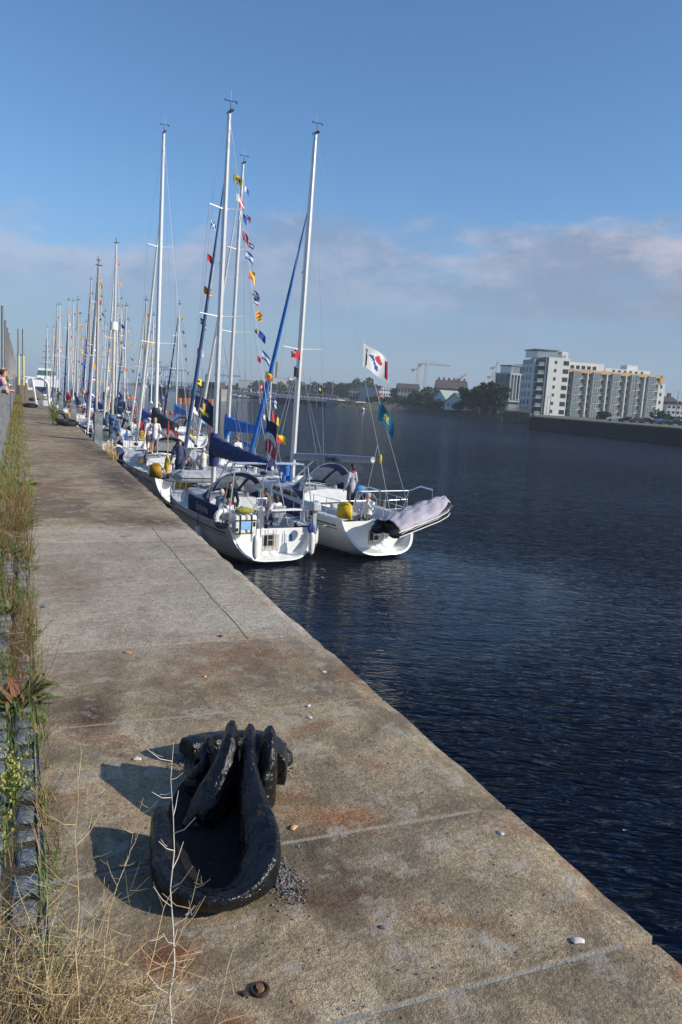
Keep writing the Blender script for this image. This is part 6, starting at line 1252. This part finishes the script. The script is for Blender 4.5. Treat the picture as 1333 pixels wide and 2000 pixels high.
gable('white_cottage', 'white gabled club house with dark green roof on the far bank, the right larger one', 868, 905, 786, 795, 290, 'render_white', 'green_roof' if 'green_roof' in MATS else mat('green_roof', (.08, .12, .10), .7).name, 3.6)
gable('white_cottage', 'white gabled building with pale green roof, the left smaller one', 846, 870, 779, 794, 305, 'render_white', mat('pale_green_roof', (.30, .38, .34), .7).name, 3.4)
block('office_block', 'grey office with rows of windows beside the bridge end', 683, 728, 757, 780, 420, 'stone_grey', 'roof_dark', 3, 8)
block('office_block', 'blue grey office block with flat roof right of the bridge end building', 743, 776, 757, 782, 400, 'render_grey', 'frame_grey', 3, 7, D1=420)
block('warehouse_flats', 'beige building with a low hipped roof between the office block and the trees', 776, 818, 757, 780, 410, 'stone_grey', 'roof_brown', 2, 7, pitched=2.5)
block('terrace_houses', 'long brown brick terrace with many chimneys above the white cottages', 852, 912, 757, 778, 480, 'brick', 'roof_brown', 3, 12, pitched=5, chim=6)
block('brick_hall', 'brown flat roofed hall behind the grey office', 700, 745, 752, 775, 470, 'brick', 'roof_brown', 2, 6)
wh_ = block('white_warehouse', 'long white sloping roofed warehouse beyond the bridge', 466, 522, 742, 765, 620, 'ware_white', 'ware_white', 0, 1, 30)
block('white_warehouse', 'taller white shed right of the long warehouse beyond the bridge', 516, 565, 736, 765, 640, 'ware_white', 'ware_white', 0, 1, 30)
o0 = AD(535, 770, 700); ch = empty('twin_chimney', o0, 0, 'tall twin striped power station chimney beyond the bridge', 'chimney')
for dx in (-1.6, 2.0): MB().tube([(dx, 0, 0), (dx, 0, 29)], [1.6, 1.3], 10).build('stack', 'stone_grey', ch); 
# cranes
def crane(px, pyb, pyt, D, jib, back_, ang, lab, mt='crane_paint', luff=0.0):
    b0 = AD(px, pyb, D); h = AD(px, pyt, D).z-b0.z; r_ = empty('tower_crane', b0, math.atan2(RGT.y, RGT.x)+ang, lab, 'crane', 'tower cranes beyond the far bank'); w_ = .9
    mb = MB()
    for sx_ in (-w_, w_):
        for sy_ in (-w_, w_): mb.tube([(sx_, sy_, 0), (sx_, sy_, h)], .11, 4)
    k = 0; z = 0
    while z < h-2: mb.tube([(-w_, -w_, z), (w_, -w_, z+2)], .1, 3); mb.tube([(w_, -w_, z+2), (-w_, -w_, z+4)], .1, 3); z += 4
    mb.build('tower', mt, r_)
    e = Vector((jib*math.cos(luff), 0, h+jib*math.sin(luff))); mb = MB(); mb.tube([(0, 0, h), e], .22, 4); mb.tube([(0, 0, h+1.6), e+Vector((0, 0, .5))], .18, 4)
    for q in range(14): a = Vector((0, 0, h)).lerp(e, q/14); c_ = Vector((0, 0, h+1.6)).lerp(e, (q+.5)/14); mb.tube([a, c_], .09, 3)
    mb.build('jib', mt, r_); MB().tube([(0, 0, h+.4), (-back_, 0, h+.4)], .35, 4).build('counter_jib', mt, r_); MB().box((-back_-1, -.8, h-1.8), (-back_+1.6, .8, h+.6)).build('counterweight', 'stone_grey', r_, smooth=False)
    MB().tube([(0, 0, h), (0, 0, h+5)], [.7, .2], 4).build('apex', mt, r_); MB().tube([(0, 0, h+5), e*.7+Vector((0, 0, h*.3+0))], .07, 3).build('tie', mt, r_)
crane(829, 762, 712, 700, 22, 6, 0, 'tallest tower crane with long horizontal jib left of the brick terrace'); crane(814, 760, 722, 720, 8, 5, 0, 'narrow tower crane with steep jib just left of the tallest crane', luff=1.0)
crane(893, 765, 744, 700, 10, 7, 0, 'small tower crane with raised jib above the brick terrace', luff=.7); crane(899, 766, 741, 740, 3, 4, 0, 'short crane with vertical jib paired with the raised jib crane', luff=1.4)
crane(966, 760, 718, 720, 6, 4, 0, 'tower crane with steep jib just left of the glass office', luff=1.3); crane(960, 765, 736, 740, 6, 4, 0, 'low tower crane beside the office with level jib')
# container gantry cranes beyond the bridge
def gantry(px, pyb, D, h, lab):
    r_ = empty('gantry_crane', AD(px, pyb, D), math.atan2(RGT.y, RGT.x), lab, 'crane', 'pale blue gantry cranes beyond the bridge')
    for x in (-7, 7):
        for y_ in (0, 9): MB().tube([(x, y_, 0), (x, y_, h)], .7, 4).build('leg', 'crane_blue', r_)
    MB().box((-9, -.8, h), (22, .8, h+2.2)).build('boom', 'crane_blue', r_, smooth=False); MB().box((-9, 8, h*.55), (9, 9.5, h*.55+1.5)).build('portal_beam', 'crane_blue', r_, smooth=False)
    MB().tube([(0, 0, h), (2, 0, h+12), (20, 0, h+2)], .35, 4).build('stay', 'crane_blue', r_); MB().tube([(2, 0, h+12), (-8, 0, h+2)], .35, 4).build('stay', 'crane_blue', r_)
gantry(432, 762, 900, 16, 'pale blue gantry crane just left of the white warehouse'); gantry(300, 752, 900, 20, 'pale blue gantry crane seen between the left masts'); gantry(332, 753, 950, 18, 'pale blue gantry crane right of the one between the left masts')
# ---- bridge
bz0, bz1 = 1.9, -.35
A0 = AD(270, 757, 345); A1 = AD(660, 782, 322); A0.z = bz0; A1.z = bz1
u = Vector((A1.x-A0.x, A1.y-A0.y, 0)); LB = u.length; slope = (bz1-bz0)/LB
br = empty('road_bridge', (A0.x, A0.y, 0), math.atan2(u.y, u.x), 'long low concrete road bridge crossing the river on round stone piers', 'bridge')
def bzz(x): return bz0+slope*x
mb = MB(); mb.add([(0, 0, bz0-1.3), (LB, 0, bz1-1.3), (LB, 12, bz1-1.3), (0, 12, bz0-1.3), (0, 0, bz0), (LB, 0, bz1), (LB, 12, bz1), (0, 12, bz0)], [(3, 2, 1, 0), (4, 5, 6, 7), (0, 1, 5, 4), (1, 2, 6, 5), (2, 3, 7, 6), (3, 0, 4, 7)])
mb.build('deck', mat('bridge_beam', (.68, .61, .50), .8, var=.12, vs=.3), br, smooth=False)
mb = MB(); k = 0
while k*1.6 < LB: mb.box((k*1.6, -.1, bzz(k*1.6)), (k*1.6+.5, .1, bzz(k*1.6)+1.5)); k += 1
mb.tube([(0, -.05, bz0+1.5), (LB, -.05, bz1+1.5)], .12, 4); mb.tube([(0, -.05, bz0+.8), (LB, -.05, bz1+.8)], .08, 4); mb.build('parapet_railing', 'stone_grey', br, smooth=False)
for fx in (.07, .22, .395, .70):
    MB().tube([(LB*fx, 6, WZ-2), (LB*fx, 6, bzz(LB*fx)-1.3)], 3.8 if fx < .9 else 3, 16).build('pier', mat('pier_stone', (.07, .065, .055), .9, var=.3, vs=.4), br)
MB().box((LB*.955, -2, WZ-1), (LB*1.09, 16, bz1-.2)).build('abutment', 'stone_grey', br, smooth=False)
for k in range(9): MB().tube([(LB*(.06+k*.11), 11, bzz(LB*k*.11)), (LB*(.06+k*.11), 11, bzz(LB*k*.11)+8), (LB*(.06+k*.11), 9.5, bzz(LB*k*.11)+8.3)], .12, 5).build('lamp_post', 'galv', br)
# bridge control tower and lifting span machinery
ctw = empty('bridge_tower', AD(414, 784, 318), math.atan2(u.y, u.x), 'dark bridge control house with a round dome on a stone pier', 'tower')
MB().box((-4.5, -2, -1.5), (5, 4, 5.2)).build('stone_base', 'stone_grey', ctw, smooth=False); MB().box((-5.2, -2.5, 5.2), (4, 4, 7.8)).build('control_room', mat('dark_brown', (.06, .05, .045), .8).name, ctw, smooth=False)
MB().tube([(-2, 0, 7.8), (-2, 0, 10.2), (-2, 0, 11), (-2, 0, 11.3)], [1.2, 1.2, .8, .2], 12).build('dome', 'frame_grey', ctw); MB().box((-4.8, -2.55, 6), (3.6, -2.52, 7.2)).build('window_band', 'win_glass', ctw, smooth=False)
# vehicles
def car(loc, rz, c, lab, s=1.0, kind='car'):
    r_ = empty('parked_car', loc, rz, lab, 'car', 'cars seen across the river'); mb = MB()
    prof = [(-2.1, .35), (-2.15, .75), (-1.9, .95), (-1.35, 1.0), (-.85, 1.42), (.55, 1.46), (1.3, 1.0), (2.0, .86), (2.15, .6), (2.1, .35)]
    if kind == 'van': prof = [(-2.3, .35), (-2.35, 1.9), (-2.2, 2.05), (.9, 2.05), (1.5, 1.3), (2.2, 1.05), (2.35, .7), (2.3, .35)]
    n = len(prof); vs = [(x*s, y_*s*(.9 if z > 1.2 else 1), z*s) for y_ in (-.86, .86) for x, z in prof]
    mb.add(vs, [tuple(range(n)), tuple(range(2*n-1, n-1, -1))]+[(i, n+i, n+(i+1) % n, (i+1) % n) for i in range(n)]); mb.build('body', c, r_, smooth=False, bevel=.05)
    gl = MB()
    for y_ in (-.80, .80): gl.quad(*[(x*s, y_*s*1.01, z*s) for x, z in ((-1.15, 1.05), (1.05, 1.05), (.5, 1.38), (-.8, 1.36))])
    gl.quad(*[(x*s, y_*s, z*s) for x, y_, z in ((.62, -.7, 1.43), (1.32, -.72, 1.02), (1.32, .72, 1.02), (.62, .7, 1.43))]); gl.build('side_windows', 'win_glass', r_, smooth=False)
    for x in (-1.35, 1.35):
        for y_ in (-.82, .82): MB().tube([(x*s, (y_-.1)*s, .32*s), (x*s, (y_+.1)*s, .32*s)], .32*s, 12).build('wheel', 'rubber', r_)
mat('car_white', (.7, .7, .7), .2, coat=.5); mat('car_black', (.012, .013, .016), .2, coat=.5); mat('car_grey', (.10, .11, .13), .2, .4, coat=.5); mat('car_blue', (.02, .06, .2), .2, coat=.5); mat('car_silver', (.42, .44, .46), .25, .5, coat=.5)
fz = math.atan2(RGT.y, RGT.x)
for px, D, c, lab, k in [(1201, 205, 'car_white', 'white hatchback parked on the opposite quay', 'car'), (1226, 203, 'car_black', 'black car parked just right of the white hatchback', 'car'), (1247, 212, 'car_silver', 'silver car half hidden behind the black parked cars', 'car'),
                         (1262, 203, 'car_black', 'black car second to the right of the white hatchback', 'car'), (1244, 200, 'car_grey', 'dark grey car between the two black cars', 'car'), (1300, 198, 'car_grey', 'dark car below the far right flats', 'car'), (1321, 196, 'car_black', 'rightmost black car on the opposite quay', 'car'), (1288, 204, 'car_blue', 'dark blue car right of the black cars', 'car')]:
    p_ = AD(px, 825, D); car((p_.x, p_.y, QZ+.01), fz+random.Random(px).uniform(-.25, .25)+(math.pi if px % 2 else 0), c, lab)
Bm = Matrix.Translation((A0.x, A0.y, 0)) @ Matrix.Rotation(math.atan2(u.y, u.x), 4, 'Z')
for fx, y_, c, lab, k in [(.545, 2.5, 'car_white', 'white car driving on the bridge left of the white warehouse', 'car'), (.30, 8, 'car_silver', 'silver van crossing the left part of the bridge', 'van'), (.74, 8.5, 'car_grey', 'grey car on the bridge above the right pier', 'car')]:
    p_ = Bm @ Vector((LB*fx, y_, bzz(LB*fx)+.02)); car(p_, math.atan2(u.y, u.x), c, lab, 1.15, k)
# lamps on the opposite quay
for px, D, h, lab in [(1066, 260, 6, 'twin headed lamp post by the white corner of the apartments'), (1072, 215, 5.5, 'slim lamp post in front of the apartment corner'), (1235, 215, 13, 'tall dark lamp mast in front of the balconies'), (1008, 262, 4.5, 'white globe lamp outside the glass office'), (984, 268, 4, 'short lamp left of the globe lamp by the office'), (1319, 210, 9, 'lamp post before the far right flats'), (1160, 225, 3, 'low post on the grass before the balconies')]:
    p_ = AD(px, 820, D); r_ = empty('street_lamp', (p_.x, p_.y, QZ), 0, lab, 'lamp', 'lamps on the opposite bank'); MB().tube([(0, 0, 0), (0, 0, h)], [.11, .07], 6).build('pole', 'galv_dark', r_); MB().box((-.7, -.15, h), (.7, .15, h+.16)).build('lamp_head', 'galv', r_, smooth=False)
# sheet pile jetty and railing beside the office
pj = MB(); a_ = G(985, 823.5, WZ); b_ = G(1034, 828, WZ)
for k in range(17): c_ = a_.lerp(b_, k/16); pj.box((c_.x-.35, c_.y-.35, WZ-1), (c_.x+.35, c_.y+.35, -.2))
jt = empty('timber_jetty', (0, 0, 0), 0, 'brown timber piled jetty in front of the glass office', 'jetty'); pj.build('piles', mat('old_timber', (.11, .085, .05), .9, var=.3, vs=.6), jt, smooth=False)
MB().add([v2(a_+FWD*.1, -.3), v2(b_+FWD*.1, -.3), v2(b_+FWD*3, -.3), v2(a_+FWD*3, -.3)], [(0, 1, 2, 3)]).build('walkway', 'stone_grey', jt, smooth=False, solid=.2)
mb = MB(); mb.tube([v2(a_, .85), v2(b_, .85)], .05, 4); mb.tube([v2(a_, .4), v2(b_, .4)], .04, 4); [mb.tube([v2(a_.lerp(b_, k/12), -.3), v2(a_.lerp(b_, k/12), .85)], .05, 4) for k in range(13)]; mb.build('railing', 'galv', jt)
# trees
def tree(px, D, h, r0, lab, mt='tree_mid', seed=0, n=900, ls=.55, zb=-1.0, trunk=True, name='broadleaf_tree', dx=0.0):
    p_ = AD(px, 800, D); r_ = random.Random(seed*7+px); rt = empty(name, (p_.x, p_.y, zb), 0, lab, 'tree', 'trees on the far bank')
    if trunk:
        mb = MB().tube([(0, 0, -.5), (.1, 0, h*.3), (0, .1, h*.75)], [.35, .25, .1], 7)
        for k in range(5): a = k*1.3; mb.tube([(0, 0, h*(.25+.08*k)), (math.cos(a)*r0*.6, math.sin(a)*r0*.6, h*(.5+.07*k))], [.14, .05], 5)
        mb.build('trunk', 'old_timber', rt)
    cl = [(r_.gauss(0, r0*.42), r_.gauss(0, r0*.42), h*r_.uniform(.32, .86), r0*r_.uniform(.28, .5)) for _ in range(13)]; mb = MB()
    for _ in range(n):
        c_ = r_.choice(cl); v = Vector((r_.gauss(0, 1), r_.gauss(0, 1), r_.gauss(0, 1))).normalized()*c_[3]*r_.uniform(.6, 1.08); q = Vector((c_[0], c_[1], c_[2]))+v; a = Vector((r_.uniform(-1, 1), r_.uniform(-1, 1), r_.uniform(-1, 1))).normalized()*ls*r_.uniform(.5, 1.1); b_ = a.cross(Vector((r_.random(), r_.random(), r_.random()))).normalized()*ls*.7
        mb.add([q-a-b_, q+a-b_*.6, q+a*.7+b_, q-a*.8+b_*.9], [(0, 1, 2, 3)])
    mb.build('crown', mt, rt, smooth=False)
tl = [(915, 268, 8.8, 3.9, 'tree_dark', 'dark rounded tree, leftmost of the group left of the glass office'), (936, 262, 8.6, 3.8, 'tree_dark', 'dark bushy tree, middle left of the group beside the office'), (956, 258, 9.8, 4.2, 'tree_dark', 'tallest dark tree of the group beside the office'), (972, 256, 8.9, 3.5, 'tree_dark', 'dark tree touching the glass office'),
      (600, 560, 10, 6, 'tree_mid', 'hazy round tree above the bridge right of the warehouse'), (575, 570, 11, 7, 'tree_mid', 'hazy broad tree just right of the tall white shed'), (500, 600, 9, 7, 'tree_mid', 'hazy tree in front of the long warehouse'), (522, 590, 9, 6, 'tree_mid', 'hazy tree left of the tall white shed front'), (545, 585, 8, 6, 'tree_mid', 'hazy tree in front of the tall white shed'),
      (625, 550, 9, 6.5, 'tree_mid', 'hazy low tree over the bridge middle right'), (648, 540, 10.5, 6, 'tree_mid', 'hazy tree above the bridge end'), (670, 530, 11.5, 7, 'tree_mid', 'hazy tree left of the grey office'), (695, 520, 14, 8, 'tree_mid', 'broad tree behind the brown hall, left one'), (715, 520, 15, 8, 'tree_mid', 'tallest far tree behind the brown hall'),
      (825, 440, 9, 5, 'tree_mid', 'tree right of the beige hipped building'), (838, 450, 10, 5.5, 'tree_mid', 'tree left of the brick terrace'), (815, 330, 5, 4, 'tree_mid', 'low shrubby tree on the bank left of the white cottages'), (835, 322, 6, 4, 'tree_mid', 'shrubby tree just left of the small cottage'), (925, 420, 9, 7, 'tree_mid', 'tree behind the dark group'), (950, 430, 11, 7, 'tree_mid', 'broad tree behind the dark group near the office'),
      (1300, 380, 10, 6, 'tree_mid', 'tree over the roofs at the far right'), (1325, 390, 9, 6, 'tree_mid', 'rightmost far tree over the flats')]
for i, (px, D, h, r0, mt, lab) in enumerate(tl): tree(px, D, h, r0, lab, mt, i, 1500 if D < 300 else 700, .42 if D < 300 else .8)
for i, (px, D, h, r0, lab) in enumerate([(742, 350, 3, 3.4, 'low bank shrub below the blue grey office'), (765, 345, 2.6, 3.4, 'low bank shrub at the waterside middle left'), (788, 335, 3.2, 3.8, 'dense bank shrub at the waterside below the beige building'), (808, 325, 3.0, 3.6, 'bank shrub left of the cottages'), (832, 312, 3, 3.6, 'bank shrub below the small cottage'), (855, 303, 2.6, 3.2, 'bank shrub below the cottages, middle'), (878, 294, 2.6, 3.2, 'bank shrub below the large cottage'), (900, 285, 2.8, 3.2, 'bank shrub right of the large cottage'), (925, 277, 2.6, 3.2, 'bank shrub below the dark trees'), (950, 268, 2.3, 3, 'bank shrub right under the tallest dark tree'), (722, 355, 2.4, 3, 'bank shrub nearest the bridge end'),
        (1180, 232, 2.4, 1.9, 'green shrub on the lawn before the balconies'), (1296, 240, 3.4, 3.0, 'round green bush right of the apartment block'), (1312, 238, 2.6, 2.4, 'green bush before the far right flats')]):
    tree(px, D, h, r0, lab, 'tree_mid', 50+i, 420, .38, -1.2, False, 'shrub')
m, t, b = nodemat('distant_trees'); p = t.pos(); t.l.new(t.mix(t.noise(p, .15, 4, .6), (.03, .05, .02), (.08, .1, .05)), b.inputs['Base Color']); b.inputs['Roughness'].default_value = 1
mb = MB(); r_ = random.Random(77)
for k in range(220):
    px = r_.uniform(440, 1333); D = r_.uniform(650, 900); p_ = AD(px, 790, D); s = r_.uniform(5, 10)*(.55+.2*math.sin(px*.03)); 
    for q in range(24):
        v = Vector((r_.gauss(0, 1), r_.gauss(0, 1), abs(r_.gauss(0, 1)))).normalized()*s; c_ = Vector((p_.x, p_.y, -1))+Vector((v.x, v.y, v.z*.8)); e = r_.uniform(1.5, 3); a = Vector((r_.uniform(-1, 1), r_.uniform(-1, 1), r_.uniform(-.5, 1)))*e; b_ = a.cross(Vector((r_.random(), r_.random(), 1))).normalized()*e; mb.quad(c_-a-b_, c_+a-b_, c_+a+b_, c_-a+b_)
tag(mb.build('distant_woodland', 'distant_trees', smooth=False), 'low belt of far off trees along the skyline beyond the far bank', 'woodland', kind='stuff')
# small craft by the far bank, pontoon
def smallboat(px, py, s, hullm, lab, cab=True, rz=0.0, D=None):
    p_ = G(px, py, WZ); r_ = empty('motor_boat', p_, fz+rz, lab, 'boat', 'small boats moored near the bridge'); mb = MB()
    mb.grid(lambda a, c_: ((a-.45)*5*s, (c_-.5)*2*s*min(1, 1.9*(1-a)**.6)*(1-.0*a), (.75+.3*a*a)*s*(abs(c_-.5)*2)**2*1.0+.02), 10, 8); mb.build('hull', hullm, r_); MB().grid(lambda a, c_: ((a-.45)*4.9*s, (c_-.5)*1.9*s*min(1, 1.9*(1-a)**.6), (.72+.3*a*a)*s), 8, 4).build('deck', 'deck_white', r_)
    if cab: MB().box((-1.2*s, -.6*s, .7*s), (.8*s, .6*s, 1.7*s), taper=.8).build('cabin', 'gelcoat', r_, smooth=False); MB().box((-1.0*s, -.62*s, 1.15*s), (.6*s, .62*s, 1.5*s), taper=.9).build('cabin_window', 'win_glass', r_, smooth=False)
for k, a in enumerate([(516, 782, 1.2, 'hull_white', 'small white boat under the bridge left of the round pier'), (557, 784.5, .9, 'hull_white', 'small white boat just right of the round pier'), (570, 785.5, .7, 'hull_white', 'tiny white boat second right of the round pier'), (585, 786.5, .8, 'hull_white', 'tiny white boat third right of the round pier'), (458, 776, 1.6, 'hull_white', 'white cabin cruiser beyond the mast of the blue covered yacht'), (478, 777.5, 1.1, 'hull_cream', 'cream open boat left of the round pier'), (640, 790, .9, 'hull_white', 'tiny boat near the bridge abutment')]): smallboat(*a)
pn = empty('floating_pontoon', G(665, 796, WZ), fz, 'grey floating pontoon with handrails at the bridge abutment', 'pontoon'); MB().box((-14, -1, .1), (10, 2, .7)).build('deck', 'stone_grey', pn, smooth=False); MB().tube([(6, 1, .9), (18, 2, 3.5)], .25, 5).build('gangway', 'galv', pn); MB().tube([(-14, -1, 1.6), (10, -1, 1.6)], .06, 4).build('handrail', 'galv', pn)
bu = empty('channel_buoy', G(710, 801, WZ), 0, 'white pear shaped mooring buoy before the far bank', 'buoy'); MB().ball((0, 0, .4), .55, 10, 8).build('float', 'gelcoat', bu); MB().tube([(0, 0, .8), (0, 0, 1.3)], .08, 6).build('staff', 'galv', bu)
rb = empty('red_beacon', AD(740, 783, 360), 0, 'red round navigation beacon on the far bank by the blue grey office', 'beacon'); MB().tube([(0, 0, 0), (0, 0, 3.2), (0, 0, 3.8)], [1.1, 1.0, .4], 12).build('tower', 'red_cloth', rb); MB().tube([(0, 0, 3.8), (0, 0, 4.6)], .4, 8).build('lantern', 'gelcoat', rb)
# orange barrier floats before the bridge
mat('orange_paint', (.62, .16, .04), .5, var=.1)
for k, (px, py) in enumerate([(250, 775), (351, 781), (366, 781.5), (411, 783)]):
    r_ = empty('orange_barrier_float', G(px, py+8, WZ), fz, ['wide orange floating barrier seen between the left masts', 'short orange floating barrier, left of the middle pair', 'short orange floating barrier, right of the middle pair', 'orange floating barrier in front of the bridge control tower'][k], 'barrier', 'orange floats before the bridge')
    D = (G(px, py+8, WZ)-EYE).dot(FWD); wd = [20, 6, 12, 10][k]*D/1500/2
    MB().box((-wd, -1, .4), (wd, 1, .4+D/1500*9)).build('side_panel', 'orange_paint', r_, smooth=False, bevel=.1); MB().box((-wd, -1.2, -.3), (wd, 1.2, .4)).build('raft', 'stone_grey', r_, smooth=False)
# pilot vessel far down the quay
pv = empty('pilot_vessel', (1.93+5.2, 232, WZ), 0, 'white motor vessel with green wheelhouse windows and radar masts far along the quay', 'ship')
MB().grid(lambda a, c_: ((c_-.5)*8*min(1, 1.7*(1-a)**.5), a*24, 3.0*(abs(c_-.5)*2)**1.5+.3), 14, 10).build('hull', 'hull_navy', pv); MB().box((-3.2, 2, 2.6), (3.2, 16, 5.2), taper=.95).build('deckhouse', 'gelcoat', pv, smooth=False); MB().box((-2.6, 3, 5.2), (2.6, 9, 7.8), taper=.84).build('wheelhouse', 'gelcoat', pv, smooth=False)
MB().box((-2.5, 2.9, 5.9), (2.5, 9.1, 7.2), taper=.88).build('wheelhouse_windows', mat('green_glass', (.05, .14, .12), .1), pv, smooth=False); MB().tube([(0, 6, 7.8), (0, 6, 16)], [.3, .1], 6).build('radar_mast', 'frame_grey', pv)
for k in range(4): MB().box((-1.6+.3*k, 5.9, 9+1.7*k), (1.6-.3*k, 6.1, 9.2+1.7*k)).build('radar_bar', 'frame_grey', pv, smooth=False)
# ================================================================== AIR
zmin, zmax = -6.0, 62.0
hb_ = MB().box((-260, -40, zmin), (950, 1500, zmax)).build('haze', [], smooth=False); hb_['kind'] = 'stuff'; hb_['label'] = 'thin pale blue river haze'
m = bpy.data.materials.new('haze_air'); m.use_nodes = True; nt = m.node_tree; nt.nodes.clear(); ou = nt.nodes.new('ShaderNodeOutputMaterial'); vo = nt.nodes.new('ShaderNodeVolumePrincipled')
vo.inputs['Color'].default_value = (.80, .88, 1.0, 1); vo.inputs['Density'].default_value = .0003; vo.inputs['Anisotropy'].default_value = .0
nt.links.new(vo.outputs[0], ou.inputs['Volume']); hb_.data.materials.append(m)
